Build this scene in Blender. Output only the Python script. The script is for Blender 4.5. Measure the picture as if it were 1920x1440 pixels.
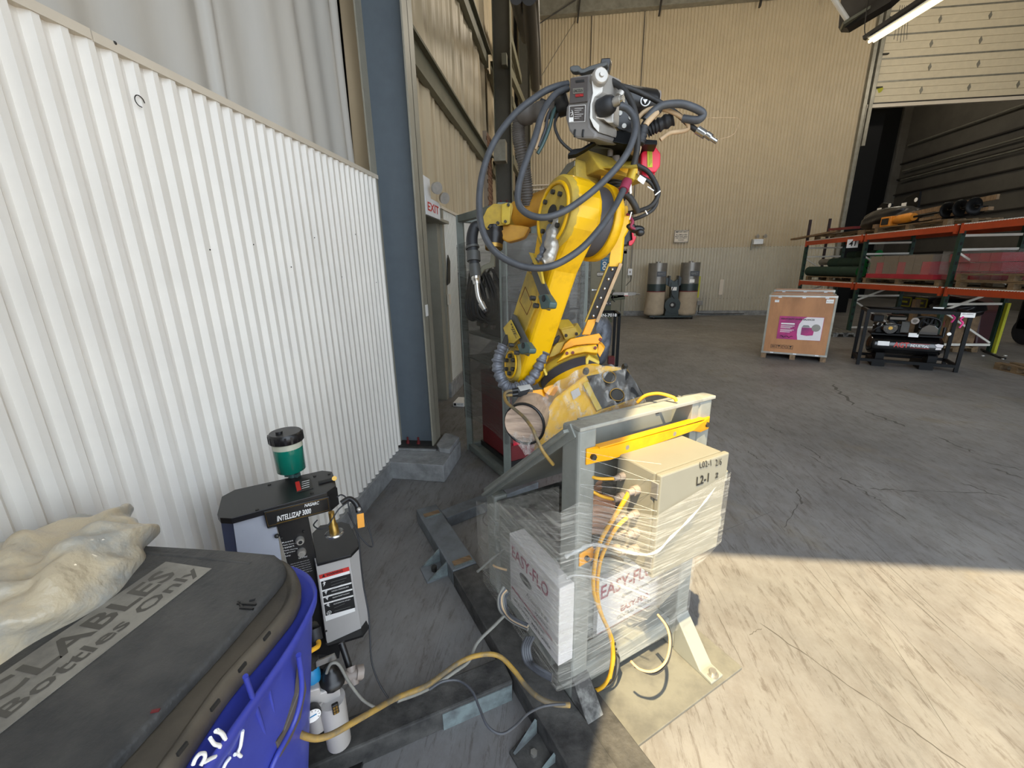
import bpy, math, random
from mathutils import Vector, Matrix
random.seed(7)
for o in list(bpy.data.objects): bpy.data.objects.remove(o)
scene = bpy.context.scene
COL = scene.collection
# ------------------------------------------------------------------ camera, sky, sun, exposure
PITCH, ROLL, YAW, FPX, CAMZ = -0.272225872, 0.0165422879, 0.118968264, 772.692457, 1.8
RM = Matrix.Rotation(YAW, 3, 'Z') @ Matrix.Rotation(PITCH, 3, 'X') @ Matrix.Rotation(ROLL, 3, 'Y')
CAM = Vector((0, 0, CAMZ))
cd = bpy.data.cameras.new('camera'); cam = bpy.data.objects.new('camera', cd); COL.objects.link(cam)
cd.sensor_width = 36.0; cd.sensor_fit = 'HORIZONTAL'; cd.lens = FPX / 1920 * 36; cd.clip_start = 0.02; cd.clip_end = 200
R_, F_, U_ = RM.col[0], RM.col[1], RM.col[2]
cam.matrix_world = Matrix(((R_.x, U_.x, -F_.x, 0), (R_.y, U_.y, -F_.y, 0), (R_.z, U_.z, -F_.z, CAMZ), (0, 0, 0, 1)))
scene.camera = cam
world = bpy.data.worlds.new('sky'); scene.world = world; world.use_nodes = True
bg = world.node_tree.nodes['Background']; bg.inputs[0].default_value = (0.78, 0.88, 1.0, 1); bg.inputs[1].default_value = 3.0
sl = bpy.data.lights.new('sun', 'SUN'); sl.energy = 10.0; sl.angle = math.radians(0.6); sl.color = (1.0, 0.80, 0.47)
sun = bpy.data.objects.new('sun', sl); COL.objects.link(sun)
SUN_T = 1.8; SUN_D = Vector((0.315, 0.949, -SUN_T)).normalized()
sun.rotation_euler = SUN_D.to_track_quat('-Z', 'Y').to_euler()
for i, (lx, ly, lz, e) in enumerate(((1.5, 11.8, 7.6, 210), (6.0, 11.8, 7.6, 195), (2.0, 6.0, 9.0, 70), (11.5, 11.5, 8.4, 230), (13.0, 20.5, 8.7, 150))):  # unseen fill lights without fixtures, added to brighten the back wall and far bay
    al = bpy.data.lights.new('bay_fill', 'POINT'); al.shadow_soft_size = 0.35; al.energy = e; al.color = (1.0, 0.90, 0.74)
    ao = bpy.data.objects.new('bay_fill', al); COL.objects.link(ao); ao.location = (lx, ly, lz)
vs = scene.view_settings
vs.view_transform = 'Standard'; vs.look = 'None'; vs.gamma = 1.0; vs.exposure = 0.38; vs.use_curve_mapping = False

# ------------------------------------------------------------------ helpers
def lin(h):
    h = h.lstrip('#'); c = [int(h[i:i + 2], 16) / 255 for i in (0, 2, 4)]
    return tuple(x / 12.92 if x <= 0.04045 else ((x + 0.055) / 1.055) ** 2.4 for x in c) + (1,)
MATS = {}
def mat(name, hexc, rough=0.55, metal=0.0, var=0.12, scale=6.0, hex2=None, bump=0.0, bscale=40.0, spec=0.5, emit=None, es=0.0, trans=0.0, stretch=None, alpha=1.0, coat=0.0, cut=None):
    m = bpy.data.materials.new(name); m.use_nodes = True; nt = m.node_tree; p = nt.nodes['Principled BSDF']
    c = lin(hexc)
    p.inputs['Roughness'].default_value = rough; p.inputs['Metallic'].default_value = metal
    p.inputs['Specular IOR Level'].default_value = spec; p.inputs['Coat Weight'].default_value = coat
    tc = nt.nodes.new('ShaderNodeTexCoord'); src = tc.outputs['Object']
    if stretch:
        mp = nt.nodes.new('ShaderNodeMapping'); mp.inputs['Scale'].default_value = stretch; nt.links.new(src, mp.inputs[0]); src = mp.outputs[0]
    if var > 0 or hex2:
        n = nt.nodes.new('ShaderNodeTexNoise'); n.inputs['Scale'].default_value = scale; n.inputs['Detail'].default_value = 6; n.inputs['Roughness'].default_value = 0.62
        nt.links.new(src, n.inputs['Vector'])
        r = nt.nodes.new('ShaderNodeValToRGB'); nt.links.new(n.outputs['Fac'], r.inputs[0])
        a, b = cut or (0.32, 0.68)
        r.color_ramp.elements[0].position = a; r.color_ramp.elements[1].position = b
        c2 = lin(hex2) if hex2 else tuple(x * (1 - var) for x in c[:3]) + (1,)
        c1 = c if hex2 else tuple(min(1, x * (1 + var)) for x in c[:3]) + (1,)
        r.color_ramp.elements[0].color = c2; r.color_ramp.elements[1].color = c1
        nt.links.new(r.outputs[0], p.inputs['Base Color'])
    else:
        p.inputs['Base Color'].default_value = c
    if bump > 0:
        n2 = nt.nodes.new('ShaderNodeTexNoise'); n2.inputs['Scale'].default_value = bscale; n2.inputs['Detail'].default_value = 4; nt.links.new(src, n2.inputs['Vector'])
        b = nt.nodes.new('ShaderNodeBump'); b.inputs['Strength'].default_value = bump; b.inputs['Distance'].default_value = 0.01
        nt.links.new(n2.outputs['Fac'], b.inputs['Height']); nt.links.new(b.outputs[0], p.inputs['Normal'])
    if emit:
        p.inputs['Emission Color'].default_value = lin(emit); p.inputs['Emission Strength'].default_value = es
    if trans > 0: p.inputs['Transmission Weight'].default_value = trans
    if alpha < 1: p.inputs['Alpha'].default_value = alpha
    MATS[name] = m; return m
def P(x, y, **k):
    v = RM @ Vector(((x - 960) / FPX, 1, -(y - 720) / FPX)); (a, c), = k.items()
    if a == 'd': return CAM + v * c
    i = 'XYZ'.index(a); return CAM + v * ((c - CAM[i]) / v[i])
def PP(x, y, pl):
    v = RM @ Vector(((x - 960) / FPX, 1, -(y - 720) / FPX)); pt, n = pl
    return CAM + v * ((pt - CAM).dot(n) / v.dot(n))
def V(*a): return Vector(a)
ORG = {}
class MB:
    def __init__(s): s.v = []; s.f = []; s.sm = []
    def add(s, vs, fs, smooth=False):
        b = len(s.v); s.v += [Vector(v) for v in vs]; s.f += [tuple(i + b for i in f) for f in fs]; s.sm += [smooth] * len(fs); return s
    def obox(s, o, a, b, c):
        o, a, b, c = map(Vector, (o, a, b, c)); vs = [o, o + a, o + a + b, o + b, o + c, o + a + c, o + a + b + c, o + b + c]
        fs = [(0, 3, 2, 1), (4, 5, 6, 7), (0, 1, 5, 4), (1, 2, 6, 5), (2, 3, 7, 6), (3, 0, 4, 7)]
        if a.cross(b).dot(c) < 0: fs = [f[::-1] for f in fs]
        return s.add(vs, fs)
    def box(s, x0, x1, y0, y1, z0, z1): return s.obox((x0, y0, z0), (x1 - x0, 0, 0), (0, y1 - y0, 0), (0, 0, z1 - z0))
    def bar(s, p0, p1, w, h, up=(0, 0, 1)):
        p0, p1 = Vector(p0), Vector(p1); d = (p1 - p0); n = d.normalized(); up = Vector(up)
        if abs(n.dot(up)) > 0.99: up = Vector((0, 1, 0))
        sx = n.cross(up).normalized(); uz = sx.cross(n).normalized()
        return s.obox(p0 - sx * w / 2 - uz * h / 2, d, sx * w, uz * h)
    def prism(s, poly, vec):
        poly = [Vector(p) for p in poly]; vec = Vector(vec); n = len(poly)
        nm = Vector((0, 0, 0))
        for i in range(n): nm += poly[i].cross(poly[(i + 1) % n])
        if nm.dot(vec) > 0: poly = poly[::-1]
        fs = [tuple(range(n)), tuple(range(2 * n - 1, n - 1, -1))] + [(i, i + n, (i + 1) % n + n, (i + 1) % n) for i in range(n)]
        return s.add(poly + [p + vec for p in poly], fs)
    def cyl(s, p0, p1, r, r2=None, n=20, caps=True):
        return s.lathe(p0, p1, [(0, r), (1, r if r2 is None else r2)], n, caps, smooth=True)
    def lathe(s, p0, p1, prof, n=24, caps=True, smooth=True):
        p0, p1 = Vector(p0), Vector(p1); ax = p1 - p0; a = ax.normalized()
        t = Vector((0, 0, 1)) if abs(a.z) < 0.9 else Vector((1, 0, 0)); u = a.cross(t).normalized(); w = a.cross(u)
        vs = []; fs = []
        for (q, r) in prof:
            for i in range(n):
                th = 2 * math.pi * i / n; vs.append(p0 + ax * q + (u * math.cos(th) + w * math.sin(th)) * r)
        for k in range(len(prof) - 1):
            for i in range(n):
                j = (i + 1) % n; fs.append((k * n + i, k * n + j, (k + 1) * n + j, (k + 1) * n + i))
        s.add(vs, fs, smooth)
        if caps:
            s.add(vs[:n], [tuple(range(n - 1, -1, -1))]); s.add(vs[-n:], [tuple(range(n))])
        return s
    def tube(s, pts, r, n=8, res=6, closed=False):
        pts = [Vector(p) for p in pts]
        if res > 1 and len(pts) > 2:
            out = []; m = len(pts)
            for i in range(m - (0 if closed else 1)):
                g = (lambda k: pts[k % m]) if closed else (lambda k: pts[max(0, min(m - 1, k))])
                a, b, c, d = g(i - 1), g(i), g(i + 1), g(i + 2)
                for q in range(res):
                    t = q / res; out.append(0.5 * ((2 * b) + (c - a) * t + (2 * a - 5 * b + 4 * c - d) * t * t + (3 * b - a - 3 * c + d) * t ** 3))
            if not closed: out.append(pts[-1])
            pts = out
        m = len(pts); vs = []; u = None
        for i in range(m):
            if closed: t = (pts[(i + 1) % m] - pts[i - 1])
            else: t = pts[min(m - 1, i + 1)] - pts[max(0, i - 1)]
            if t.length < 1e-9: t = Vector((0, 0, 1))
            t.normalize()
            if u is None:
                h = Vector((0, 0, 1)) if abs(t.z) < 0.9 else Vector((1, 0, 0)); u = t.cross(h).normalized()
            else:
                u = (u - t * u.dot(t)); u.normalize()
            w = t.cross(u); rr = r(i / (m - 1)) if callable(r) else r
            for k in range(n):
                th = 2 * math.pi * k / n; vs.append(pts[i] + (u * math.cos(th) + w * math.sin(th)) * rr)
        fs = []
        for i in range(m if closed else m - 1):
            for k in range(n):
                j = (k + 1) % n; a = i * n; b = ((i + 1) % m) * n; fs.append((a + k, b + k, b + j, a + j))
        s.add(vs, fs, True)
        if not closed:
            s.add(vs[:n], [tuple(range(n))]); s.add(vs[-n:], [tuple(range(n - 1, -1, -1))])
        return s
    def ball(s, c, r, n=12, sc=(1, 1, 1)):
        c = Vector(c); vs = []; fs = []
        for i in range(n + 1):
            ph = math.pi * i / n
            for k in range(2 * n):
                th = math.pi * k / n; vs.append(c + Vector((math.sin(ph) * math.cos(th) * r * sc[0], math.sin(ph) * math.sin(th) * r * sc[1], math.cos(ph) * r * sc[2])))
        for i in range(n):
            for k in range(2 * n):
                j = (k + 1) % (2 * n); fs.append((i * 2 * n + k, (i + 1) * 2 * n + k, (i + 1) * 2 * n + j, i * 2 * n + j))
        return s.add(vs, fs, True)
    def grid(s, fn, nu, nv, smooth=True):
        vs = [fn(i / nu, j / nv) for i in range(nu + 1) for j in range(nv + 1)]
        fs = [(i * (nv + 1) + j, (i + 1) * (nv + 1) + j, (i + 1) * (nv + 1) + j + 1, i * (nv + 1) + j + 1) for i in range(nu) for j in range(nv)]
        return s.add(vs, fs, smooth)
    def build(s, name, m, parent=None, bevel=0.0, label=None, solid=0.0, kind=None, subd=0, bseg=2):
        me = bpy.data.meshes.new(name); org = ORG.get(parent.name, Vector((0, 0, 0))) if parent else Vector((0, 0, 0))
        me.from_pydata([tuple(v - org) for v in s.v], [], s.f); me.validate(); me.polygons.foreach_set('use_smooth', s.sm[:len(me.polygons)])
        me.materials.append(MATS[m] if isinstance(m, str) else m); me.update()
        o = bpy.data.objects.new(name, me); COL.objects.link(o)
        if parent: o.parent = parent; ORG[o.name] = org
        if solid: md = o.modifiers.new('solid', 'SOLIDIFY'); md.thickness = solid; md.offset = 0
        if bevel: md = o.modifiers.new('bevel', 'BEVEL'); md.width = bevel; md.segments = bseg; md.limit_method = 'ANGLE'; md.angle_limit = 0.6; md.use_clamp_overlap = True
        if subd: md = o.modifiers.new('sub', 'SUBSURF'); md.levels = subd; md.render_levels = subd
        if label: o['label'] = label
        if kind: o['kind'] = kind
        return o
def thing(name, label, cat, loc, group=None):
    o = bpy.data.objects.new(name, None); COL.objects.link(o); o.location = loc; ORG[o.name] = Vector(loc)
    o['label'] = label; o['category'] = cat
    if group: o['group'] = group
    return o
def tag(o, label, cat, group=None):
    o['label'] = label; o['category'] = cat
    if group: o['group'] = group
    return o
def struct(name, mb, m, **k):
    o = mb.build(name, m, **k)
    if not k.get('parent'): o['kind'] = 'structure'
    return o
def sempty(name, loc=(0, 0, 0)):
    o = bpy.data.objects.new(name, None); COL.objects.link(o); o.location = loc; ORG[o.name] = Vector(loc); o['kind'] = 'structure'; return o
def dup(o, loc=None, label=None, group=None, rotz=None, parent=None):
    c = o.copy(); COL.objects.link(c); c.parent = parent
    if loc is not None: c.location = loc
    if rotz is not None: c.rotation_euler = (0, 0, rotz)
    if label: c['label'] = label
    if group: c['group'] = group
    for ch in o.children: dup(ch, parent=c)
    return c
def slab(px, pl, vec, mb=None):
    mb = mb or MB(); mb.prism([PP(x, y, pl) for x, y in px], vec); return mb
def text(s, bl, br, tl, m, parent, name='lettering', depth=0.001, bold=False, off=0.0, label=None, shear=0.0):
    """lettering fitted to the parallelogram bl-br-tl (world points) of a surface"""
    cu = bpy.data.curves.new('txt', 'FONT'); cu.body = s; cu.size = 1; cu.resolution_u = 2; cu.shear = shear
    if bold: cu.offset = 0.02
    ob = bpy.data.objects.new('txt', cu); me = bpy.data.meshes.new_from_object(ob); bpy.data.objects.remove(ob)
    xs = [v.co.x for v in me.vertices]; ys = [v.co.y for v in me.vertices]
    x0, x1, y0, y1 = min(xs), max(xs), min(ys), max(ys); ex = br - bl; ey = tl - bl; n = ex.cross(ey).normalized()
    if n.dot(CAM - bl) < 0: n = -n
    vs = [bl + ex * ((v.co.x - x0) / (x1 - x0)) + ey * ((v.co.y - y0) / (y1 - y0)) + n * (0.0012 + off) for v in me.vertices]
    fs = [tuple(p.vertices) for p in me.polygons]; bpy.data.meshes.remove(me)
    return MB().add(vs, fs).build(name, m, parent, label=label)
def tq(s, pl, bl, br, tl, m, parent, **k): return text(s, PP(*bl, pl), PP(*br, pl), PP(*tl, pl), m, parent, **k)
def frame(pl_pt, ex, ey):
    return lambda a, b, c=0: pl_pt + ex * a + ey * b + ex.cross(ey) * c
def catpath(pts, r, name, m, parent=None, n=8, res=6, **k):
    return MB().tube([P(x, y, d=d) for x, y, d in pts], r, n, res).build(name, m, parent, **k)
def wrapmat(name, base=0.25, streak=(1, 1, 30), amt=0.55, tint='#e8e8e4', rough=0.22, scale=6.0):
    m = bpy.data.materials.new(name); m.use_nodes = True; nt = m.node_tree; nt.nodes.clear(); N = nt.nodes.new; L = nt.links.new
    out = N('ShaderNodeOutputMaterial'); mix = N('ShaderNodeMixShader'); tr = N('ShaderNodeBsdfTransparent'); p = N('ShaderNodeBsdfPrincipled')
    p.inputs['Base Color'].default_value = lin(tint); p.inputs['Roughness'].default_value = rough
    tc = N('ShaderNodeTexCoord'); mp = N('ShaderNodeMapping'); mp.inputs['Scale'].default_value = streak
    n = N('ShaderNodeTexNoise'); n.inputs['Scale'].default_value = scale; n.inputs['Detail'].default_value = 5; n.inputs['Roughness'].default_value = 0.7; n.inputs['Distortion'].default_value = 0.3
    mr = N('ShaderNodeMapRange'); mr.inputs['From Min'].default_value = 0.48; mr.inputs['From Max'].default_value = 0.75; mr.inputs['To Min'].default_value = base; mr.inputs['To Max'].default_value = base + amt
    L(tc.outputs['Object'], mp.inputs[0]); L(mp.outputs[0], n.inputs['Vector']); L(n.outputs['Fac'], mr.inputs[0]); L(mr.outputs[0], mix.inputs[0])
    bp = N('ShaderNodeBump'); bp.inputs['Strength'].default_value = 0.5; bp.inputs['Distance'].default_value = 0.02; L(n.outputs['Fac'], bp.inputs['Height']); L(bp.outputs[0], p.inputs['Normal'])
    L(tr.outputs[0], mix.inputs[1]); L(p.outputs[0], mix.inputs[2]); L(mix.outputs[0], out.inputs[0]); MATS[name] = m; return m

# ------------------------------------------------------------------ materials
def floor_mat():
    m = bpy.data.materials.new('polished_concrete'); m.use_nodes = True; nt = m.node_tree; p = nt.nodes['Principled BSDF']; N = nt.nodes.new; L = nt.links.new
    tc = N('ShaderNodeTexCoord')
    def noise(scale, det=8, rough=0.6, stretch=None, rot=0, dist=0.0):
        mp = N('ShaderNodeMapping'); mp.inputs['Rotation'].default_value = (0, 0, rot); mp.inputs['Scale'].default_value = stretch or (1, 1, 1); L(tc.outputs['Object'], mp.inputs[0])
        n = N('ShaderNodeTexNoise'); n.inputs['Scale'].default_value = scale; n.inputs['Detail'].default_value = det; n.inputs['Roughness'].default_value = rough; n.inputs['Distortion'].default_value = dist; L(mp.outputs[0], n.inputs['Vector']); return n.outputs['Fac']
    def ramp(f, a, b, ca, cb):
        r = N('ShaderNodeValToRGB'); r.color_ramp.elements[0].position = a; r.color_ramp.elements[1].position = b; r.color_ramp.elements[0].color = ca; r.color_ramp.elements[1].color = cb; L(f, r.inputs[0]); return r.outputs[0]
    def mixc(kind, fac, a, b):
        x = N('ShaderNodeMix'); x.data_type = 'RGBA'; x.blend_type = kind; x.inputs[0].default_value = fac; L(a, x.inputs[6]); L(b, x.inputs[7]); return x.outputs[2]
    W = (1, 1, 1, 1)
    base = ramp(noise(0.8, 10, 0.6, dist=0.5), 0.33, 0.66, lin('#787775'), lin('#8a8886'))
    mott = ramp(noise(7, 10, 0.75, stretch=(1.3, 0.6, 1), rot=0.1), 0.38, 0.55, (0.76, 0.72, 0.69, 1), W)
    fleck = ramp(noise(9, 10, 0.78, stretch=(3.2, 0.55, 1), rot=0.04, dist=0.4), 0.40, 0.47, (0.60, 0.55, 0.52, 1), W)
    fleck2 = ramp(noise(5, 9, 0.8, stretch=(5.0, 0.35, 1), rot=-0.12, dist=0.2), 0.34, 0.40, (0.50, 0.46, 0.45, 1), W)
    hair = ramp(noise(16, 3, 0.5, stretch=(7.0, 0.05, 1), rot=0.06), 0.30, 0.34, (0.62, 0.6, 0.58, 1), W)
    hair2 = ramp(noise(13, 3, 0.5, stretch=(7.0, 0.05, 1), rot=-0.5), 0.27, 0.30, (0.62, 0.6, 0.58, 1), W)
    big = ramp(noise(0.45, 8, 0.68, stretch=(1, 0.6, 1), dist=1.0), 0.36, 0.60, (0.70, 0.70, 0.72, 1), W)
    dk = ramp(noise(1.5, 9, 0.8, stretch=(1.6, 0.5, 1), rot=0.15, dist=0.8), 0.30, 0.40, (0.45, 0.44, 0.44, 1), W)
    tan = ramp(noise(1.1, 7, 0.6, dist=0.8), 0.60, 0.66, W, (0.93, 0.86, 0.72, 1))
    c = mixc('MULTIPLY', 0.7, base, mott)
    for f_, q_ in ((0.75, fleck), (0.8, fleck2), (0.6, hair), (0.6, hair2), (0.9, big), (0.8, dk), (0.7, tan)): c = mixc('MULTIPLY', f_, c, q_)
    L(c, p.inputs['Base Color'])
    rr = N('ShaderNodeMapRange'); rr.inputs['To Min'].default_value = 0.38; rr.inputs['To Max'].default_value = 0.7; L(noise(3, 6), rr.inputs[0]); L(rr.outputs[0], p.inputs['Roughness'])
    b = N('ShaderNodeBump'); b.inputs['Strength'].default_value = 0.12; b.inputs['Distance'].default_value = 0.01; L(noise(60, 6), b.inputs['Height']); L(b.outputs[0], p.inputs['Normal'])
    MATS['floor'] = m
floor_mat()
mat('scuff', '#4b4845', 0.6, var=0.2, scale=30)
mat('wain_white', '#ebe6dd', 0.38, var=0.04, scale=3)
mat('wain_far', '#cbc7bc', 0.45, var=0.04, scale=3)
mat('cap_beige', '#d3c8b6', 0.45, var=0.03)
mat('liner', '#c2beb6', 0.5, var=0.10, scale=1.1, stretch=(1, 1.6, 0.35), bump=0.25, bscale=3)
mat('back_panel', '#b7a88c', 0.5, var=0.05, scale=2.0)
mat('back_lower', '#b9b29f', 0.5, var=0.06, scale=2.0)
mat('curb', '#8b8c8c', 0.8, var=0.28, scale=9, bump=0.5, bscale=30)
mat('col_blue', '#5c666e', 0.5, var=0.06, scale=8)
mat('col_beige', '#8e8a7c', 0.5, var=0.08)
mat('col_dark', '#4a473d', 0.55, var=0.08)
mat('girt', '#6c6a58', 0.5, var=0.10)
mat('dark_steel', '#2c2823', 0.5, var=0.15)
mat('roof', '#9a9686', 0.6, var=0.1)
mat('galv', '#8f8c80', 0.4, metal=0.4, var=0.2, scale=5)
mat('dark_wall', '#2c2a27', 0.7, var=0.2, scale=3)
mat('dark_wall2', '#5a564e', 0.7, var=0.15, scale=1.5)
mat('door_ivory', '#cfc3a8', 0.55, var=0.05)
mat('door_grey', '#7c7972', 0.5, var=0.08)
mat('door_tan', '#8d8a78', 0.55, var=0.05)
mat('brick', '#7d5b44', 0.8, var=0.2, scale=30)
mat('mortar', '#8c7f70', 0.9)
mat('white_paint', '#e4e6e8', 0.4, var=0.04)
mat('paper', '#f0eeea', 0.6, var=0.02)
mat('print_black', '#181818', 0.6, var=0.0)
mat('print_grey', '#8a8a88', 0.6, var=0.0)
mat('print_red', '#c8302a', 0.5, var=0.0)
mat('print_white', '#f2f2f0', 0.6, var=0.0)
mat('print_maroon', '#8a2b45', 0.6, var=0.05)
mat('chrome', '#c9c9c6', 0.25, metal=0.9, var=0.05)
mat('steel', '#a5a29b', 0.35, metal=0.7, var=0.15)
mat('bolt', '#45433f', 0.5, metal=0.6, var=0.2)
mat('rub_black', '#232427', 0.55, var=0.2, scale=12)
mat('hose_grey', '#45474b', 0.5, var=0.22, scale=18)
mat('hose_dark', '#2b2a29', 0.6, var=0.25, scale=18)
mat('cable_tan', '#b59a78', 0.6, var=0.15, scale=20)
mat('cable_yel', '#a88538', 0.6, scale=11, hex2='#6a5f4a', cut=(0.42, 0.60))
mat('roll_paper', '#c4ac97', 0.5, scale=5, hex2='#8d7a6b', stretch=(1, 1, 7), cut=(0.35, 0.6), bump=0.4, bscale=12)
mat('cable_yel2', '#e0a72a', 0.5, var=0.15, scale=14)
mat('cable_grey', '#76756e', 0.6, var=0.2, scale=14)
mat('frame_green', '#767c76', 0.55, var=0.14, scale=7, bump=0.15)
mat('stand', '#858780', 0.5, var=0.09, scale=5, hex2='#73756f', cut=(0.3, 0.5))
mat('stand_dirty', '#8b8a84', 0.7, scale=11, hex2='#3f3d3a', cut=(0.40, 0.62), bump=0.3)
mat('rail', '#54524e', 0.75, scale=7, hex2='#262524', cut=(0.36, 0.66), bump=0.4)
mat('rail_clean', '#6f7478', 0.6, scale=6, hex2='#57595a', cut=(0.35, 0.6), bump=0.2)
mat('rail_teal', '#74807f', 0.6, scale=14, hex2='#55595a', cut=(0.35, 0.6))
mat('wood', '#94795a', 0.8, hex2='#64503c', scale=8, stretch=(1, 8, 1))
mat('pallet_wood', '#8a7252', 0.8, hex2='#5b4a36', scale=5, stretch=(4, 1, 4))
mat('ply', '#b98254', 0.55, hex2='#9c6b43', scale=3.0, stretch=(1, 1, 0.35), cut=(0.35, 0.6))
mat('yel', '#e8b400', 0.42, scale=9, hex2='#c99500', cut=(0.3, 0.5), bump=0.08)
mat('yel_dust_shade', '#c3a33a', 0.6, scale=7, hex2='#8e7a3c', cut=(0.35, 0.62))  # dusty yellow, with the shade of faces turned from the door in its colour
mat('yel_pale', '#d0b23c', 0.5, scale=9, hex2='#b89a34', cut=(0.35, 0.6))
mat('orange', '#f0a400', 0.45, scale=8, hex2='#d98e00', cut=(0.3, 0.5))
mat('orange2', '#c8952e', 0.5, scale=6, hex2='#a9782a', cut=(0.3, 0.6))
mat('plate', '#727169', 0.5, scale=7, hex2='#5d5c57', cut=(0.35, 0.6), bump=0.1)
mat('lip', '#97968c', 0.55, scale=7, hex2='#6d6b65', cut=(0.3, 0.5))
mat('dark_red', '#3a0f12', 0.5, var=0.1)
mat('conduit_grey', '#55504b', 0.6, var=0.15)
mat('auger_orange', '#d98a28', 0.5, var=0.1)
mat('red', '#d6203a', 0.35, var=0.06)
mat('redbrown', '#6e1f22', 0.5, var=0.15)
mat('band', '#45454a', 0.5, var=0.1)
mat('feeder_grey', '#77736f', 0.45, var=0.06, scale=20)
mat('feeder_dark', '#4c4643', 0.5, var=0.06)
mat('alu', '#b3aea6', 0.4, metal=0.5, var=0.12, scale=12)
mat('teal_block', '#3e5654', 0.4, var=0.1)
mat('brkt_grey', '#4a4b49', 0.5, var=0.1)
mat('sleeve', '#6d7077', 0.45, metal=0.3, var=0.2, scale=10, bump=0.8, bscale=22)
mat('foil', '#a9a49b', 0.35, metal=0.5, var=0.2, scale=14, bump=1.0, bscale=18)
mat('encl', '#828074', 0.45, var=0.05, scale=4)
mat('gland', '#8d8279', 0.5, var=0.1)
mat('carton', '#cfcbc8', 0.6, var=0.03)
mat('kraft', '#b48c70', 0.7, var=0.1)
mat('bin_blue', '#2c3592', 0.42, var=0.1, scale=5, hex2='#3d47a8', cut=(0.35, 0.7), coat=0.1)
mat('bin_lid', '#514f4c', 0.55, scale=7, hex2='#393939', cut=(0.35, 0.62), bump=0.35, bscale=70)
mat('bin_rim', '#3c3935', 0.55, scale=6, hex2='#5a5246', cut=(0.45, 0.8), bump=0.2)
mat('lid_label', '#989388', 0.7, scale=9, hex2='#77736c', cut=(0.35, 0.6))
mat('lid_print', '#5a564f', 0.7, var=0.1, scale=10)
mat('sack', '#cdbd9f', 0.35, scale=5, hex2='#a9a79f', cut=(0.40, 0.58), bump=1.0, bscale=26, coat=0.2)
mat('mach_black', '#1d1c1c', 0.35, var=0.15, scale=20)
mat('mach_grey', '#b7b3af', 0.5, metal=0.2, var=0.04)
mat('mach_white', '#a6a9b2', 0.55, var=0.06)
mat('mach_blue', '#3b4668', 0.5, var=0.05)
mat('green_liq', '#0f6e5c', 0.15, var=0.1, coat=0.5)
mat('clear_bowl', '#b7b7a4', 0.2, var=0.1)
mat('blue_knob', '#1c7fb4', 0.4, var=0.05)
mat('gold', '#a78543', 0.35, metal=0.8, var=0.1)
mat('orange_tag', '#e09a3a', 0.6, var=0.05)
mat('rack_green', '#1f3a2e', 0.5, var=0.12)
mat('rack_orange', '#b2431c', 0.5, var=0.12, scale=4)
mat('rack_white', '#e6e2d6', 0.5, var=0.06)
mat('rack_purple', '#2b1c22', 0.5)
mat('carpet_g', '#20362a', 0.9, var=0.2, scale=30)
mat('carpet_g2', '#1f7a3c', 0.9, var=0.15, scale=30)
mat('box_red', '#a82a38', 0.5, var=0.15, scale=3)
mat('box_brown', '#6e5d49', 0.6, var=0.12)
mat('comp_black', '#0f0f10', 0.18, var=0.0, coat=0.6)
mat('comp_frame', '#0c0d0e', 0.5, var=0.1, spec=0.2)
mat('pink', '#e8388a', 0.5)
mat('poster', '#b72a74', 0.4, scale=4, hex2='#7a2560', cut=(0.30, 0.55))
mat('poster_white', '#e3dcdc', 0.4, var=0.04)
mat('collector', '#86827b', 0.35, metal=0.4, var=0.1)
mat('collector_g', '#2e3a3a', 0.4, var=0.1)
mat('bag_cloth', '#b3a48e', 0.85, var=0.12, scale=4)
mat('green_mach', '#4c5238', 0.5, var=0.1)
mat('sign_blue', '#2b6d96', 0.5, var=0.03)
mat('hivis', '#b7b52a', 0.6)
mat('tube_glow', '#fff2cc', 0.4, var=0, emit='#ffe9b0', es=3.5)
mat('tarp', '#1e1e20', 0.35, var=0.2, bump=0.8, bscale=6)
mat('white_cont', '#c9c6c0', 0.6, var=0.1, scale=3)
wrapmat('film_stand', 0.10, (1.2, 1.2, 26), 0.5, '#e4e0d4', scale=4)
wrapmat('film_base', 0.10, (9, 9, 3), 0.6, '#dedad2', 0.15, scale=2.2)
wrapmat('film_rack', 0.30, (1.0, 1.0, 16), 0.30, '#6f6e6a', 0.35, scale=3)
wrapmat('film_far', 0.14, (1, 1, 3), 0.22, '#cfccc6', 0.3, scale=2)
wrapmat('film_rope', 0.30, (8, 8, 8), 0.45, '#eeeeea', 0.15, scale=6)
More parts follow.
